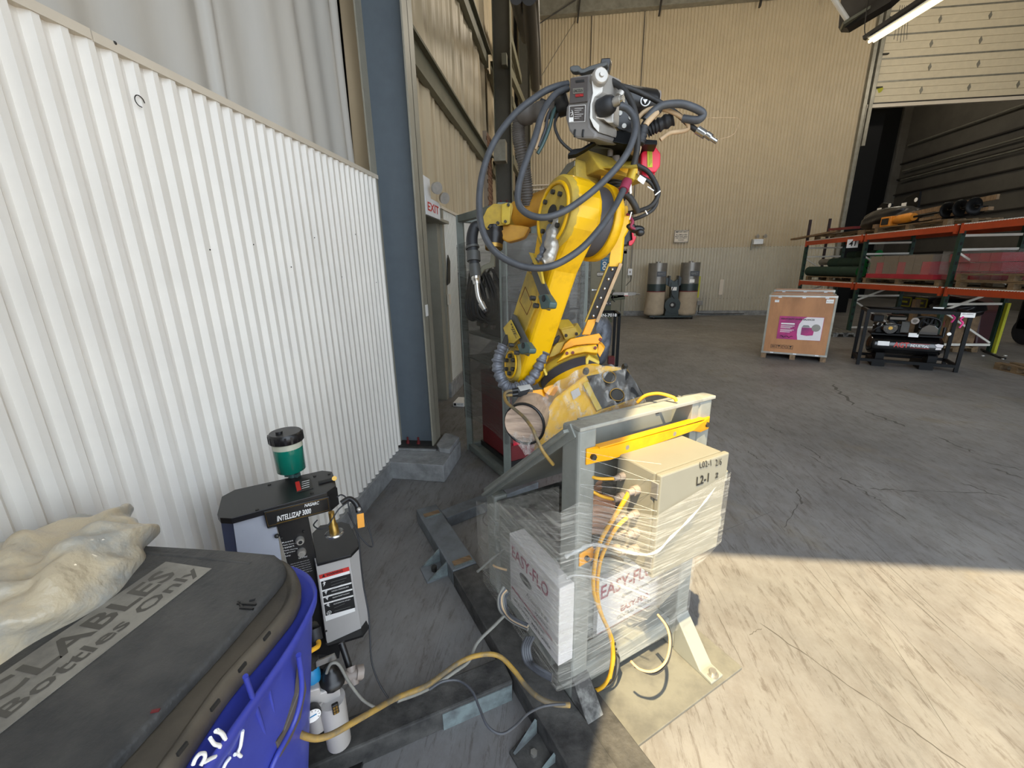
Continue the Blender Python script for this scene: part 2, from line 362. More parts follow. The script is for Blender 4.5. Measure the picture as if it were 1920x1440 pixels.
# ================================================================== SETTING
FLR = struct('floor', MB().obox((-2.2, -14, -0.1), (24, 0, 0), (0, 46, 0), (0, 0, 0.1)), 'floor')
rnd = random.Random(5)
def scuff(a, c, w, mb):
    a = P(*a, Z=0.0006); c = P(*c, Z=0.0006); d = c - a; n = Vector((-d.y, d.x, 0)).normalized(); m = 10; vs = []
    for i in range(m + 1):
        t = i / m; p = a.lerp(c, t) + n * rnd.uniform(-1, 1) * w * .8; ww = w * (.35 + rnd.random() * .65) * (1 if 0 < i < m else .2); vs += [p - n * ww / 2, p + n * ww / 2]
    mb.add(vs, [(2 * i, 2 * i + 2, 2 * i + 3, 2 * i + 1) for i in range(m)])
sc_ = MB()
for a, c, w in (((1424, 1168), (1640, 1318), .007), ((1640, 1318), (1830, 1455), .006), ((1404, 1190), (1428, 1178), .005), ((1440, 980), (1640, 1210), .002), ((1560, 1040), (1800, 1310), .0025), ((1490, 860), (1700, 1080), .003), ((1560, 960), (1760, 1150), .003), ((1345, 860), (1480, 1010), .0025), ((1350, 905), (1450, 1000), .0025), ((1620, 1040), (1770, 1180), .004), ((1655, 1070), (1920, 1300), .0025), ((1590, 1010), (1700, 1140), .002), ((1500, 1000), (1620, 1180), .002), ((1640, 1150), (1790, 1390), .002), ((1345, 1000), (1450, 958), .003), ((1340, 990), (1395, 1050), .002), ((1345, 1150), (1395, 1250), .003)): scuff(a, c, w, sc_)
for a, c, w in (((1575, 895), (1615, 915), .03), ((1610, 915), (1650, 940), .02), ((1500, 832), (1545, 862), .022), ((1440, 800), (1470, 812), .035), ((1520, 855), (1560, 880), .012), ((1630, 916), (1730, 922), .02), ((1730, 920), (1860, 924), .015), ((1400, 845), (1425, 862), .015), ((1430, 870), (1470, 900), .012), ((1760, 820), (1830, 850), .03), ((1840, 865), (1920, 882), .03), ((1860, 878), (1925, 898), .03), ((1800, 905), (1890, 935), .025), ((1650, 940), (1700, 975), .012), ((1495, 916), (1500, 945), .02), ((1470, 990), (1498, 944), .008), ((1560, 720), (1600, 760), .05), ((1620, 770), (1700, 800), .04)): scuff(a, c, w, sc_)
struct('scuff_marks', sc_, 'scuff', parent=FLR, kind='stuff')
def ribs(y0, y1, pitch, z0, z1, xc, depth, crest, slope, flip=False, axis='Y', mb=None):
    """trapezoid ribbed sheet. axis Y: runs along Y facing +X ; axis X: runs along X facing -Y"""
    mb = mb or MB(); pr = []; y = y0
    while y < y1 - 1e-6:
        for dy, dd in ((0, 0), (crest, 0), (crest + slope, depth), (pitch - slope, depth)):
            if y + dy <= y1: pr.append((y + dy, dd))
        y += pitch
    pr.append((y1, pr[-1][1])); vs = []
    for (a, dd) in pr:
        for z in (z0, z1):
            vs.append((xc - dd, a, z) if axis == 'Y' else (a, xc + dd, z))
    n = len(pr); fs = [(2 * i, 2 * i + 2, 2 * i + 3, 2 * i + 1) if axis == 'X' else (2 * i + 1, 2 * i + 3, 2 * i + 2, 2 * i) for i in range(n - 1)]
    return mb.add(vs, fs)
WL = sempty('wall_left', (-1.6, 2, 0))
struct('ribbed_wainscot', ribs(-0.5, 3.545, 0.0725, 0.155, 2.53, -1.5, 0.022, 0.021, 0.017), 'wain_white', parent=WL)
struct('cap_trim', MB().obox((-1.70, -0.5, 2.525), (0.205, 0, 0), (0, 1.898, 0), (0, 0, 0.03)), 'cap_beige', parent=WL)
struct('cap_trim', MB().obox((-1.70, 1.402, 2.522), (0.205, 0, 0), (0, 2.145, 0), (0, 0, 0.03)), 'cap_beige', parent=WL)
# insulation liner above: taut vinyl sheets that pucker to a pleat at every seam
def liner(y0, y1, seam, z0, z1, x0, amp, seed, nY=220):
    rnd = random.Random(seed); ph = [rnd.uniform(0, 6) for _ in range(6)]
    def fn(u, v):
        y = y0 + (y1 - y0) * u; z = z0 + (z1 - z0) * v; s = ((y - y0) / seam) % 1.0; d = min(s, 1 - s) * seam
        x = amp * math.sin(math.pi * s) ** 0.7 + 0.020 * math.sin(y * 9 + ph[0] + z * 0.25) * amp / 0.07 + 0.012 * math.sin(y * 23 + ph[1] + z * 0.6)
        if d < 0.05: x += 0.05 * (1 - d / 0.05)
        x += 0.014 * math.sin(z * 1.3 + ph[2] + y * 3)
        return Vector((x0 + x, y, z))
    return MB().grid(fn, nY, 26)
struct('insulation_liner', liner(-0.5, 3.62, 1.36, 2.54, 10.6, -1.74, 0.07, 3), 'liner', parent=WL)
struct('insulation_liner', liner(3.6, 10.45, 0.62, 2.55, 10.6, -1.76, 0.06, 5, 420), 'back_panel', parent=WL)
struct('insulation_liner', liner(10.4, 16.45, 0.62, 2.55, 10.6, -1.76, 0.06, 8, 300), 'back_panel', parent=WL)
struct('outer_skin', MB().box(-2.0, -1.86, -0.5, 16.7, 0, 10.9), 'dark_wall', parent=WL)
struct('backing', MB().box(-1.86, -1.545, -0.5, 3.55, 0, 2.53), 'cap_beige', parent=WL)
struct('backing', MB().box(-1.86, -1.62, 5.74, 16.45, 0, 2.55), 'cap_beige', parent=WL)
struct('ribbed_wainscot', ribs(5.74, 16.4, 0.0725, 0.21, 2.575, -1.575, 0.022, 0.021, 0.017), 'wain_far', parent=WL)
struct('cap_trim', MB().box(-1.76, -1.555, 5.62, 16.4, 2.572, 2.605), 'cap_beige', parent=WL)
struct('corner_trim', MB().box(-1.86, -1.57, 5.66, 5.745, 0.2, 2.575), 'col_beige', parent=WL)
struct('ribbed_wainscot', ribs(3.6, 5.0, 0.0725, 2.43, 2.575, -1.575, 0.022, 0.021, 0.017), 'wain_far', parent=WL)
struct('scuff_ring', MB().tube([(-1.497, 1.52 + 0.018 * math.cos(t * 0.7), 2.395 + 0.018 * math.sin(t * 0.7)) for t in range(8)], 0.0018, 5, 3), 'bolt', parent=WL)
b = MB()
for y, z in ((1.475, 2.56), (0.9, 2.56)): b.ball((-1.497, y, z - 0.01), 0.006, 5)
for k in range(7): b.ball((-1.5, 1.7 + 0.27 * k, 1.9 + 0.25 * math.sin(k * 3)), 0.0035, 4)
struct('screw_heads', b, 'bolt', parent=WL, kind='stuff')
struct('baseboard_left', MB().box(-1.86, -1.48, -0.5, 3.25, 0, 0.158), 'curb')
struct('baseboard_left.001', MB().box(-1.86, -1.56, 5.62, 16.45, 0, 0.215), 'curb')
# side exit door recess, jamb, lintel
D1 = sempty('door_1', (-1.7, 4.8, 0))
struct('door_leaf', ribs(3.85, 5.66, 0.30, 0.02, 2.40, -1.70, 0.03, 0.05, 0.03), 'door_grey', parent=D1)
struct('jamb', MB().box(-1.86, -1.60, 5.50, 5.66, 0, 2.40), 'col_beige', parent=D1)
struct('lintel', MB().box(-1.86, -1.49, 3.75, 5.72, 2.385, 2.42), 'col_beige', parent=D1, bevel=0.004)
struct('door_closer', MB().box(-1.70, -1.62, 4.75, 5.15, 2.16, 2.30), 'bolt', parent=D1, bevel=0.01)
# concrete pier under the near column
pr = MB(); pr.prism([(-1.48, 3.195, 0), (-0.99, 3.165, 0), (-0.965, 3.70, 0), (-1.10, 3.78, 0), (-1.60, 3.80, 0), (-1.60, 3.20, 0)], (0, 0, 0.165))
pr.prism([(-1.10, 3.42, 0.165), (-0.995, 3.40, 0.165), (-0.975, 3.70, 0.165), (-1.09, 3.78, 0.165), (-1.15, 3.78, 0.165), (-1.15, 3.50, 0.165)], (0, 0, 0.045))
pr.box(-1.62, -1.14, 3.44, 3.78, 0.165, 0.178)
struct('trim_1', pr, 'curb', bevel=0.012)
def column(x0, x1, yw, z0, dep=0.235, mweb='col_blue', mfl='col_beige', name='steel_column', tf=0.014):
    c = sempty(name, (x1, yw, z0))
    struct('web', MB().box(x0, x1, yw - 0.005, yw + 0.005, z0, 10.6), mweb, parent=c)
    struct('flange', MB().box(x1 - tf, x1, yw - dep / 2, yw + dep / 2, z0, 10.6), mfl, parent=c, bevel=0.002)
    struct('flange', MB().box(x0, x0 + tf, yw - dep / 2, yw + dep / 2, z0, 10.6), mfl, parent=c, bevel=0.002)
    struct('base_plate', MB().box(x0 - 0.03, x1 + 0.04, yw - 0.14, yw + 0.15, z0, z0 + 0.02), 'bolt', parent=c)
    return c
c1 = column(-1.54, -1.175, 3.61, 0.178)
for x in (-1.44, -1.335):
    b = MB(); b.cyl((x, 3.53, 0.195), (x, 3.53, 0.225), 0.017, n=6); b.cyl((x, 3.53, 0.225), (x, 3.53, 0.262), 0.009, n=8)
    struct('anchor_bolt', b, 'redbrown', parent=c1)
c2 = column(-1.52, -1.14, 10.35, 0.0, 0.26, 'col_dark', 'girt')
for z in (3.18, 3.33):
    for x in (-1.42, -1.28):
        struct('bolt', MB().cyl((x, 10.34, z), (x, 10.31, z), 0.022, n=8), 'redbrown', parent=c2)
column(-1.52, -1.14, 16.2, 0.0, 0.26, 'col_dark', 'girt')
def girt(z, y0, y1, x=-1.62, h=0.25):
    g = MB(); g.box(x, x + 0.008, y0, y1, z - h, z); g.box(x, x + 0.08, y0, y1, z - 0.008, z); g.box(x + 0.073, x + 0.08, y0, y1, z - 0.03, z)
    g.box(x - 0.08, x, y0, y1, z - h, z - h + 0.008); return g
n = 0
for z in (4.22, 6.2, 8.2):
    for y0, y1 in ((3.74, 10.2), (10.5, 16.1)):
        struct('wall_girt', girt(z, y0, y1), 'girt'); n += 1
for z in (6.2, 8.2): struct('wall_girt', girt(z, -0.4, 3.48), 'girt')
# brick infill strip and junction boxes beside the far column
bk = sempty('trim_2', (-1.7, 9.9, 2.6))
struct('mortar_bed', MB().box(-1.72, -1.60, 9.62, 10.22, 2.6, 4.6), 'mortar', parent=bk)
bm = None
for r in range(24):
    for k in range(3):
        y0 = 9.62 + k * 0.2 + (0.1 if r % 2 else 0) - 0.05; y1 = min(10.22, y0 + 0.19); y0 = max(9.62, y0)
        if y1 - y0 > 0.03: struct('brick', MB().box(-1.612, -1.592, y0, y1, 2.6 + r * 0.083, 2.6 + r * 0.083 + 0.072), 'brick', parent=bk)
# back wall
WB = sempty('wall_back', (4, 16.45, 0))
for k, (xa, xb) in enumerate(((-1.6, 0.865), (0.872, 2.556), (2.563, 9.56))):
    if k == 0:
        struct('ribbed_sheet', ribs(xa, 1.02, 0.107, 0.17, 9.8, 16.45, 0.03, 0.035, 0.022, axis='X'), 'back_panel', parent=WB)
        for (u, v, w0) in ((1.02, 2.42, 2.42),):
            struct('ribbed_sheet', ribs(u, v, 0.107, w0, 9.8, 16.45, 0.03, 0.035, 0.022, axis='X'), 'back_panel', parent=WB)
        struct('ribbed_sheet', ribs(2.42, 9.56, 0.107, 2.43, 9.8, 16.45, 0.03, 0.035, 0.022, axis='X'), 'back_panel', parent=WB)
        struct('lower_ribbed_sheet', ribs(2.42, 9.56, 0.107, 0.17, 2.43, 16.44, 0.03, 0.035, 0.022, axis='X'), 'back_lower', parent=WB)
struct('backing', MB().box(-1.9, 9.6, 16.5, 16.62, 0, 11), 'dark_wall', parent=WB)
struct('backing', MB().box(9.6, 17.0, 16.5, 16.62, 9.6, 11), 'dark_wall', parent=WB)
struct('backing', MB().box(16.4, 18.3, 16.4, 16.62, 0, 11), 'dark_wall2', parent=WB)
for x in (0.868, 2.56): struct('expansion_joint', MB().box(x - 0.012, x + 0.012, 16.425, 16.45, 2.6, 9.75), 'dark_steel', parent=WB)
struct('conduit', MB().box(-1.2, 0.9, 16.38, 16.42, 4.55, 4.60).box(-1.2, 0.9, 16.38, 16.42, 4.70, 4.74), 'cap_beige', parent=WB)
struct('baseboard_back', MB().box(-1.6, 9.56, 16.38, 16.5, 0, 0.175), 'curb')
b = MB()
for k in range(60): b.ball((1.9 + k * 0.125 if k < 60 else 0, 16.445, 2.42), 0.011, 3)
for k in range(60): b.ball((1.9 + k * 0.125, 16.445, 0.62), 0.011, 3)
struct('screw_heads', b, 'bolt', parent=WB, kind='stuff')
struct('trim_3', MB().box(9.56, 9.66, 16.36, 16.5, 0, 9.7).box(9.655, 9.675, 16.34, 16.36, 0, 6.7), 'galv')
# man door at back
D2 = sempty('door_2', (1.7, 16.4, 0))
struct('door_leaf', MB().box(1.12, 2.28, 16.40, 16.45, 0.02, 2.27), 'door_tan', parent=D2)
struct('door_frame', MB().box(1.02, 1.11, 16.36, 16.5, 0, 2.38).box(2.29, 2.40, 16.36, 16.5, 0, 2.38).box(1.02, 2.40, 16.36, 16.5, 2.28, 2.40), 'door_tan', parent=D2)
struct('kick_plate', MB().box(1.15, 2.25, 16.385, 16.40, 0.05, 0.32), 'door_tan', parent=D2)
b = MB(); b.cyl((1.2, 16.40, 0.98), (1.2, 16.34, 0.98), 0.03); b.bar((1.2, 16.345, 0.98), (1.36, 16.345, 0.98), 0.02, 0.02)
struct('door_handle', b, 'chrome', parent=D2)
# overhead sectional door, partly raised, above the big opening
D3 = sempty('door_3', (12.9, 16.4, 6.65))
zz = 6.72
for k in range(6):
    pz = [zz + 0.02, zz + 0.58]
    b = MB()
    for q in range(3): b.box(9.86, 16.4, 16.42, 16.47, zz + 0.015 + q * 0.2, zz + 0.205 + q * 0.2)
    b.box(9.86, 16.4, 16.44, 16.48, zz, zz + 0.62)
    struct('door_section', b, 'door_ivory', parent=D3)
    struct('section_joint', MB().box(9.86, 16.4, 16.405, 16.44, zz - 0.03, zz + 0.012), 'galv', parent=D3)
    for q in range(5):
        x = 11.2 + q * 1.35 + (0.1 if k % 2 else 0)
        if k % 1 == 0: struct('washer_plate', MB().prism([(x, 16.415, zz + 0.2), (x + 0.05, 16.415, zz + 0.31), (x, 16.415, zz + 0.42), (x - 0.05, 16.415, zz + 0.31)], (0, -0.01, 0)), 'galv', parent=D3)
    zz += 0.62
struct('bottom_bar', MB().box(9.66, 16.4, 16.36, 16.47, 6.60, 6.70), 'cap_beige', parent=D3)
struct('rubber_seal', MB().box(9.70, 16.4, 16.35, 16.40, 6.70, 6.735), 'dark_steel', parent=D3)
struct('door_track', MB().box(9.70, 9.80, 16.30, 16.44, 5.5, 10.2).box(9.80, 9.86, 16.38, 16.44, 6.6, 10.2), 'galv', parent=D3)
for z in (7.15, 8.05, 9.0): struct('roller_bracket', MB().box(9.72, 10.02, 16.34, 16.42, z, z + 0.03), 'dark_steel', parent=D3)
struct('sticker', MB().cyl(P(1649, 168, Y=16.40), P(1649, 168, Y=16.395), 0.09, n=20), 'hivis', parent=D3)
# dark bay seen through the opening
WF = sempty('wall_far', (14, 24, 0))
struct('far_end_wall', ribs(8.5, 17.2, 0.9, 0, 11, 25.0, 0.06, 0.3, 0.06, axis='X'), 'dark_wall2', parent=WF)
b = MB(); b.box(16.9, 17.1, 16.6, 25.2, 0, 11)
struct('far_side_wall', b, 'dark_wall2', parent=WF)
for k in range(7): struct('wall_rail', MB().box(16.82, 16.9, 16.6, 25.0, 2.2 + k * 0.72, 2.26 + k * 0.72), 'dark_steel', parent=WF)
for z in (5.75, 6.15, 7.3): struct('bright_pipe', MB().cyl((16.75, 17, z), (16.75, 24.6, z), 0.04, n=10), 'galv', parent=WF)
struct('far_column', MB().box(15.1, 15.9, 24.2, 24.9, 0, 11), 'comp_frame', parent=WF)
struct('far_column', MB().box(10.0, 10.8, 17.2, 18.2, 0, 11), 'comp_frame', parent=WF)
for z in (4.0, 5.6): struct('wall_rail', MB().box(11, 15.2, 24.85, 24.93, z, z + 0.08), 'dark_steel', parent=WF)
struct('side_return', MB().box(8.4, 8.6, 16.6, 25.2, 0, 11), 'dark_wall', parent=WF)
# right wall, front wall with the bay opening the daylight comes through
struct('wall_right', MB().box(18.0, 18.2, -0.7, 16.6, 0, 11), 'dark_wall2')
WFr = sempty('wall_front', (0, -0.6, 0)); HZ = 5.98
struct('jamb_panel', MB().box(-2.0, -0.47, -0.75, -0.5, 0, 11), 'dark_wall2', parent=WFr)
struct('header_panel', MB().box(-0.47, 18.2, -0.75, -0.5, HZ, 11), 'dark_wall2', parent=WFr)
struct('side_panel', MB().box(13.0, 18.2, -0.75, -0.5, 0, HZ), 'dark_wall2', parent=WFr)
# roof, purlins, eave beam
CE = sempty('ceiling', (6, 8, 11))
struct('roof_deck', MB().box(-2.0, 18.2, -0.75, 25.2, 10.9, 11.0), 'roof', parent=CE)
for k in range(11): struct('purlin', MB().box(-1.8, 18.0, 0.2 + k * 1.6, 0.28 + k * 1.6, 10.62, 10.88), 'roof', parent=CE)
for y in (3.6, 10.4): struct('rafter', MB().box(-1.5, 18.0, y - 0.1, y + 0.1, 10.0, 10.62), 'dark_steel', parent=CE)
EB = sempty('trim_4', (3, 16.2, 9.7))
struct('beam_web', MB().box(-0.95, 9.6, 16.30, 16.32, 9.76, 10.36), 'galv', parent=EB)
struct('beam_flange', MB().box(-0.95, 9.6, 16.18, 16.42, 9.73, 9.77), 'galv', parent=EB)
struct('beam_flange', MB().box(-0.95, 9.6, 16.14, 16.44, 10.34, 10.40), 'col_beige', parent=EB)
for x in (0.55, 3.1, 6.1, 8.2): struct('stiffener', MB().bar((x, 16.1, 10.9), (x - 0.15, 16.15, 9.45), 0.05, 0.10), 'dark_steel', parent=EB)
struct('brace_rod', MB().cyl((-0.9, 16.1, 9.45), (1.2, 16.1, 10.45), 0.018, n=8), 'dark_steel', parent=EB)
struct('corner_pipe', MB().cyl((-0.92, 16.2, 7.6), (-0.92, 16.2, 10.9), 0.05, n=10), 'galv', parent=EB)
# dark hanging crane beam, upper right, with strut
b = MB(); p0 = Vector((4.02, 7.95, 5.5)); d = Vector((0.42, -1.0, 0.0)).normalized()
hb = sempty('trim_5', p0)
o = P(1572, 52, d=8.6); e1 = P(1625, 18, d=8.1) - o
struct('beam_side', slab([(1572, 52), (1588, 52), (1668, 4), (1740, -60), (1582, -60)], (o, Vector((0.75, 0.65, 0.05)).normalized()), Vector((0.12, 0.14, 0)) * 1.5), 'dark_steel', parent=hb)
struct('lower_flange', MB().bar(P(1578, 50, d=8.5), P(1668, -4, d=8.1), 0.28, 0.05), 'girt', parent=hb)
struct('strut', MB().cyl(P(1588, 36, d=8.4), P(1552, -20, d=8.2), 0.045, n=10), 'rack_white', parent=hb)
struct('trim_6', MB().bar(P(1652, 106, d=14.5), P(1825, -12, d=12.5), 0.16, 0.22), 'dark_steel')
struct('trim_7', MB().bar(P(1640, 100, d=14.6), P(1658, 112, d=14.4), 0.35, 0.45), 'girt')
# fluorescent strip on a cord
fl = thing('strip_light', 'long glowing fluorescent strip light hanging at upper right before the ivory door', 'light', P(1700, 30, d=8.0))
a, c = P(1627, 71, d=8.0), P(1775, -22, d=7.0)
MB().bar(P(1620, 72, d=8.02), P(1772, -30, d=7.0), 0.10, 0.07).build('housing', 'dark_steel', fl)
b = MB(); b.cyl(a + V(0.03, 0, -0.07), c + V(0.03, 0, -0.07), 0.028, n=10); b.cyl(a + V(0.10, -0.02, -0.07), c + V(0.10, -0.02, -0.07), 0.028, n=10); b.build('tube_lamp', 'tube_glow', fl)
MB().bar(a + V(0.06, -0.01, -0.035), c + V(0.06, -0.01, -0.035), 0.24, 0.012).build('reflector', 'white_paint', fl)
catpath([(1624, 70, 8.0), (1621, 55, 8.0), (1624, 25, 8.0), (1630, -10, 8.0)], 0.008, 'cord', 'bolt', fl)
for k in range(5): MB().cyl(P(1676 + k * 6, 80 - abs(k - 2) * 3, d=7.9), P(1688 + k * 4, 10, d=7.9), 0.004, n=5).build('hanger_wire', 'bolt', fl)
# radiant tube heaters along the left eave
for k, (x0, y0, x1, y1, r, yy) in enumerate(((992, -8, 1004, 163, 0.10, 11.0), (968, -8, 985, 72, 0.09, 10.0), (1003, -8, 1012, 156, 0.05, 11.4))):
    hz = tag(MB().cyl(P(x0, y0, Y=6.3), P(x1, y1, Y=yy), r, n=14).build('heater_tube', 'dark_steel'), ['long dark radiant heater tube ending above the robot, thickest of three', 'dark radiant heater tube, short and leftmost of three by the far column', 'thin dark pipe right of the long heater tube'][k], 'heater')
tag(MB().lathe(P(1003, 160, Y=11.0), P(1007, 172, Y=11.3), [(0, .11), (.6, .11), (1, .06)]).build('heater_end_cap', 'galv'), 'pale end cap on the long dark heater tube', 'cap')
tag(MB().tube([P(1008, 155, Y=11.2), P(1050, 85, Y=13.5), P(1078, 40, Y=15.6)], 0.008, 5).build('hanging_cable', 'bolt'), 'thin sagging cable from the heater tube end to the far beam', 'cable')
# bundled duct braces right of far column
for k, (p, q) in enumerate((((948, 40), (975, 150)), ((945, 110), (982, 195)), ((958, 190), (982, 262)), ((960, 300), (982, 345)))):
    struct('wall_brace', MB().bar(P(*p, X=-1.25), P(*q, X=-1.25), 0.1, 0.2), 'girt')
# ================================================================== ROBOT STAND
SU = Vector((.8137, .5813, 0)); SW = Vector((-.5813, .8137, 0)); S0 = Vector((.10, 1.383, 0)); UZ = Vector((0, 0, 1))
def st(a, b, c): return S0 + SU * a + SW * b + UZ * c
def sbox(a0, a1, b0, b1, c0, c1, mb=None): return (mb or MB()).obox(st(a0, b0, c0), SU * (a1 - a0), SW * (b1 - b0), UZ * (c1 - c0))
def PF(px, a=None, b=None):
    return [PP(x, y, (st(a, 0, 0), SU) if a is not None else (st(0, b, 0), SW)) for x, y in px]
stand = thing('robot_stand', 'grey-green welded steel stand on a floor plate, carrying the yellow robot', 'stand', st(.3, .3, 0))
sbox(-.12, .735, -.275, .80, .002, .016).build('floor_plate', 'plate', stand, bevel=.002)
for a in (-.075, .535):
    sbox(a, a + .08, -.05, .05, .016, 1.275).build('post', 'stand', stand, bevel=.012, bseg=3)
for a in (-.075, .535):
    sbox(a, a + .08, .62, .72, .016, .68).build('rear_post', 'stand', stand, bevel=.012)
sbox(-.0, .535, -.02, .08, .075, .175).build('cross_tube', 'stand', stand, bevel=.01)
sbox(-.07, .61, .08, .10, .60, .68).build('ledge', 'stand', stand, bevel=.004)
for a in (-.085, .60):
    b = MB(); b.bar(st(a + .01, -.02, 1.268), st(a + .01, .72, .655), .05, .012, up=SU); b.bar(st(a + .01, .0, 1.262), st(a + .01, .72, .648), .012, .055, up=SU)
    b.build('sloping_gusset', 'stand', stand, bevel=.002)
MB().obox(st(-.075, -.055, 1.272), SU * .70, SW * .062, UZ * .014).build('top_lip', 'lip', stand, bevel=.003)
sbox(0.0, .54, .045, .06, .98, 1.272).build('upright_plate', 'stand', stand, bevel=.002)
b = MB(); o = st(-.03, .10, 1.17); b.obox(o, SU * .62, st(0, .68, .665) - st(0, .10, 1.17), (UZ * .73 + SW * .68) * .016); b.build('inclined_mount_plate', 'stand', stand, bevel=.002)
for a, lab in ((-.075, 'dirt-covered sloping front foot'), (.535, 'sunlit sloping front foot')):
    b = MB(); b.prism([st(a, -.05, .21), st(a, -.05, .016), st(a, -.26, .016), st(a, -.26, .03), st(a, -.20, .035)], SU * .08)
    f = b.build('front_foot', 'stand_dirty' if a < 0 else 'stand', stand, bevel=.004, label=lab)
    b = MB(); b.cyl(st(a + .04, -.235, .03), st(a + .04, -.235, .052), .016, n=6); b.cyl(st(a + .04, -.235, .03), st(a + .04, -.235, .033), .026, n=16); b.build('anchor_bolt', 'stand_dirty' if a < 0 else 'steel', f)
sbox(.49, .53, -.05, .06, .98, 1.272).build('inner_rib', 'stand', stand, bevel=.003)
b = MB(); b.obox(PF([(1229, 776)], b=.044)[0], SU * .018, UZ * .018, SW * -.003); b.build('slot', 'print_black', stand)
# yellow brackets
b = MB(); b.prism([st(-.045, -.056, 1.205), st(.0, -.056, 1.205), st(.03, -.07, 1.20), st(.54, -.07, 1.195), st(.56, -.056, 1.20), st(.60, -.056, 1.20), st(.60, -.056, 1.145), st(.55, -.056, 1.14), st(.48, -.07, 1.165), st(.22, -.07, 1.152), st(.05, -.07, 1.148), st(.0, -.056, 1.145), st(-.045, -.056, 1.145)][::1], SW * .006)
b.obox(st(.0, -.07, 1.20), SU * .55, SW * .03, UZ * .006)
bar = b.build('yellow_crossbar', 'orange', stand, bevel=.002, label='bright yellow bar bolted across both posts')
for a in (-.02, .575):
    MB().cyl(st(a, -.057, 1.172), st(a, -.070, 1.172), .011, n=6).build('bolt', 'bolt', bar)
b = MB(); b.prism([st(-.06, -.056, .79), st(-.0, -.056, .80), st(.02, -.056, .785), st(.02, -.056, .76), st(-.0, -.056, .742), st(-.06, -.056, .735)], SW * .006)
tabp = b.build('lower_tab', 'orange', stand, bevel=.002, label='small yellow tab on the left post')
MB().cyl(st(-.03, -.057, .765), st(-.03, -.068, .765), .010, n=6).build('bolt', 'bolt', tabp)
# grey pedestal cabinet within the stand
ped = thing('pedestal_cabinet', 'speckled grey steel box behind the white cartons, between the stand posts', 'cabinet', st(.3, .4, .02))
sbox(-.06, .60, .12, .60, .02, .655).build('body', 'stand', ped, bevel=.004)
sbox(-.065, .605, .115, .61, .655, .662).build('lid', 'stand_dirty', ped, bevel=.002)
# ------------------------------------------------------------------ junction box
jb = thing('junction_box', 'pale grey-green electrical enclosure hung on the stand, marked L02-1 2/6', 'electrical box', st(.26, -.06, .78))
A0, A1, Z0, Z1 = .093, .428, .775, 1.157
sbox(A0, A1, -.235, -.06, Z0, Z1).build('body', 'encl', jb, bevel=.006)
door = sbox(A0 - .004, A1 + .004, -.262, -.240, Z0 - .004, Z1 + .004).build('door', 'encl', jb, bevel=.005)
b = MB(); b.prism([st(A0 + .02, -.054, Z1 + .0), st(A0 + .02, -.054, Z1 + .028), st(A0 + .035, -.054, Z1 + .038), st(A1 - .05, -.054, Z1 + .038), st(A1 - .03, -.054, Z1 + .0)], SW * -.006); b.build('mounting_flange', 'encl', jb, bevel=.001)
for a in (A0 + .035, A1 - .055): MB().cyl(st(a, -.06, Z1 + .02), st(a, -.072, Z1 + .02), .010, n=6).build('bolt', 'steel', jb)
for z in (Z1 - .055, Z0 + .045): MB().obox(st(A0 - .008, -.255, z - .028), SU * .010, SW * .028, UZ * .056).build('hinge', 'steel', jb, bevel=.002)
for z in (Z1 - .09, Z0 + .10): MB().cyl(st(A1 + .004, -.25, z - .018), st(A1 + .004, -.25, z + .018), .013, n=14).build('latch', 'stand', jb, bevel=.002)
dpl = (st(0, -.263, 0), SW)
tq('L02-1', dpl, (1312, 878), (1334, 873), (1310.5, 866), 'print_black', jb, shear=.1)
tq('2/6', dpl, (1341, 874), (1353, 871), (1340, 862), 'print_black', jb, shear=.2)
tq('L2-1', dpl, (1305, 911), (1330, 902), (1304, 895), 'print_black', jb, bold=True, shear=.2)
tq('2', dpl, (1340, 897), (1347, 894), (1339, 888), 'print_black', jb, bold=True, shear=.3)
GL = [(-.095, 1.085), (-.165, 1.065), (-.10, 1.005), (-.17, .975), (-.11, .925), (-.175, .905), (-.12, .865), (-.18, .84), (-.14, .81)]
for i, (bb, z) in enumerate(GL):
    rr = .017 if i % 3 else .014
    g = MB(); g.cyl(st(A0, bb, z), st(A0 - .022, bb, z), rr, n=8); g.cyl(st(A0 - .022, bb, z), st(A0 - .045, bb, z), rr * .72, rr * .6, n=14)
    g.build('cable_gland', 'gland', jb)
jc = thing('junction_cables', 'yellow and tan cables looping from the enclosure glands behind the left post', 'cable', st(.05, -.1, .9))
def jcab(pts, r, m, n='cable'): MB().tube([st(*p) for p in pts], r, 7, 5).build(n, m, jc)
jcab([(A0 - .04, -.095, 1.085), (.0, -.06, 1.085), (-.02, .0, 1.09), (-.02, .08, 1.08)], .006, 'cable_yel2')
jcab([(A0 - .04, -.10, 1.005), (.02, -.06, 1.01), (-.02, .0, 1.04), (-.02, .08, 1.05)], .006, 'cable_yel2')
jcab([(A0 - .04, -.165, 1.065), (.035, -.16, 1.03), (.02, -.13, .95), (-.0, -.10, .86), (-.005, -.08, .76), (.0, -.07, .62), (.05, -.06, .48), (.10, -.06, .36), (.12, -.07, .25), (.10, -.08, .14), (.06, -.06, .07), (.0, .0, .03)], .008, 'cable_yel2')
jcab([(A0 - .04, -.17, .975), (.02, -.15, .93), (.02, -.11, .84), (.012, -.085, .74), (.02, -.07, .60), (.06, -.06, .46), (.11, -.065, .34), (.125, -.075, .24), (.105, -.08, .13)], .007, 'cable_yel2')
for k in range(7):
    z = .99 - k * .024; jcab([(A0 - .02, -.08, z), (.03, -.02 + .01 * (k % 2), z - .01), (-.01, .0, z - .03), (.03, .06, z - .02), (.12, .05, z)], .013, 'kraft', 'flat_cable')
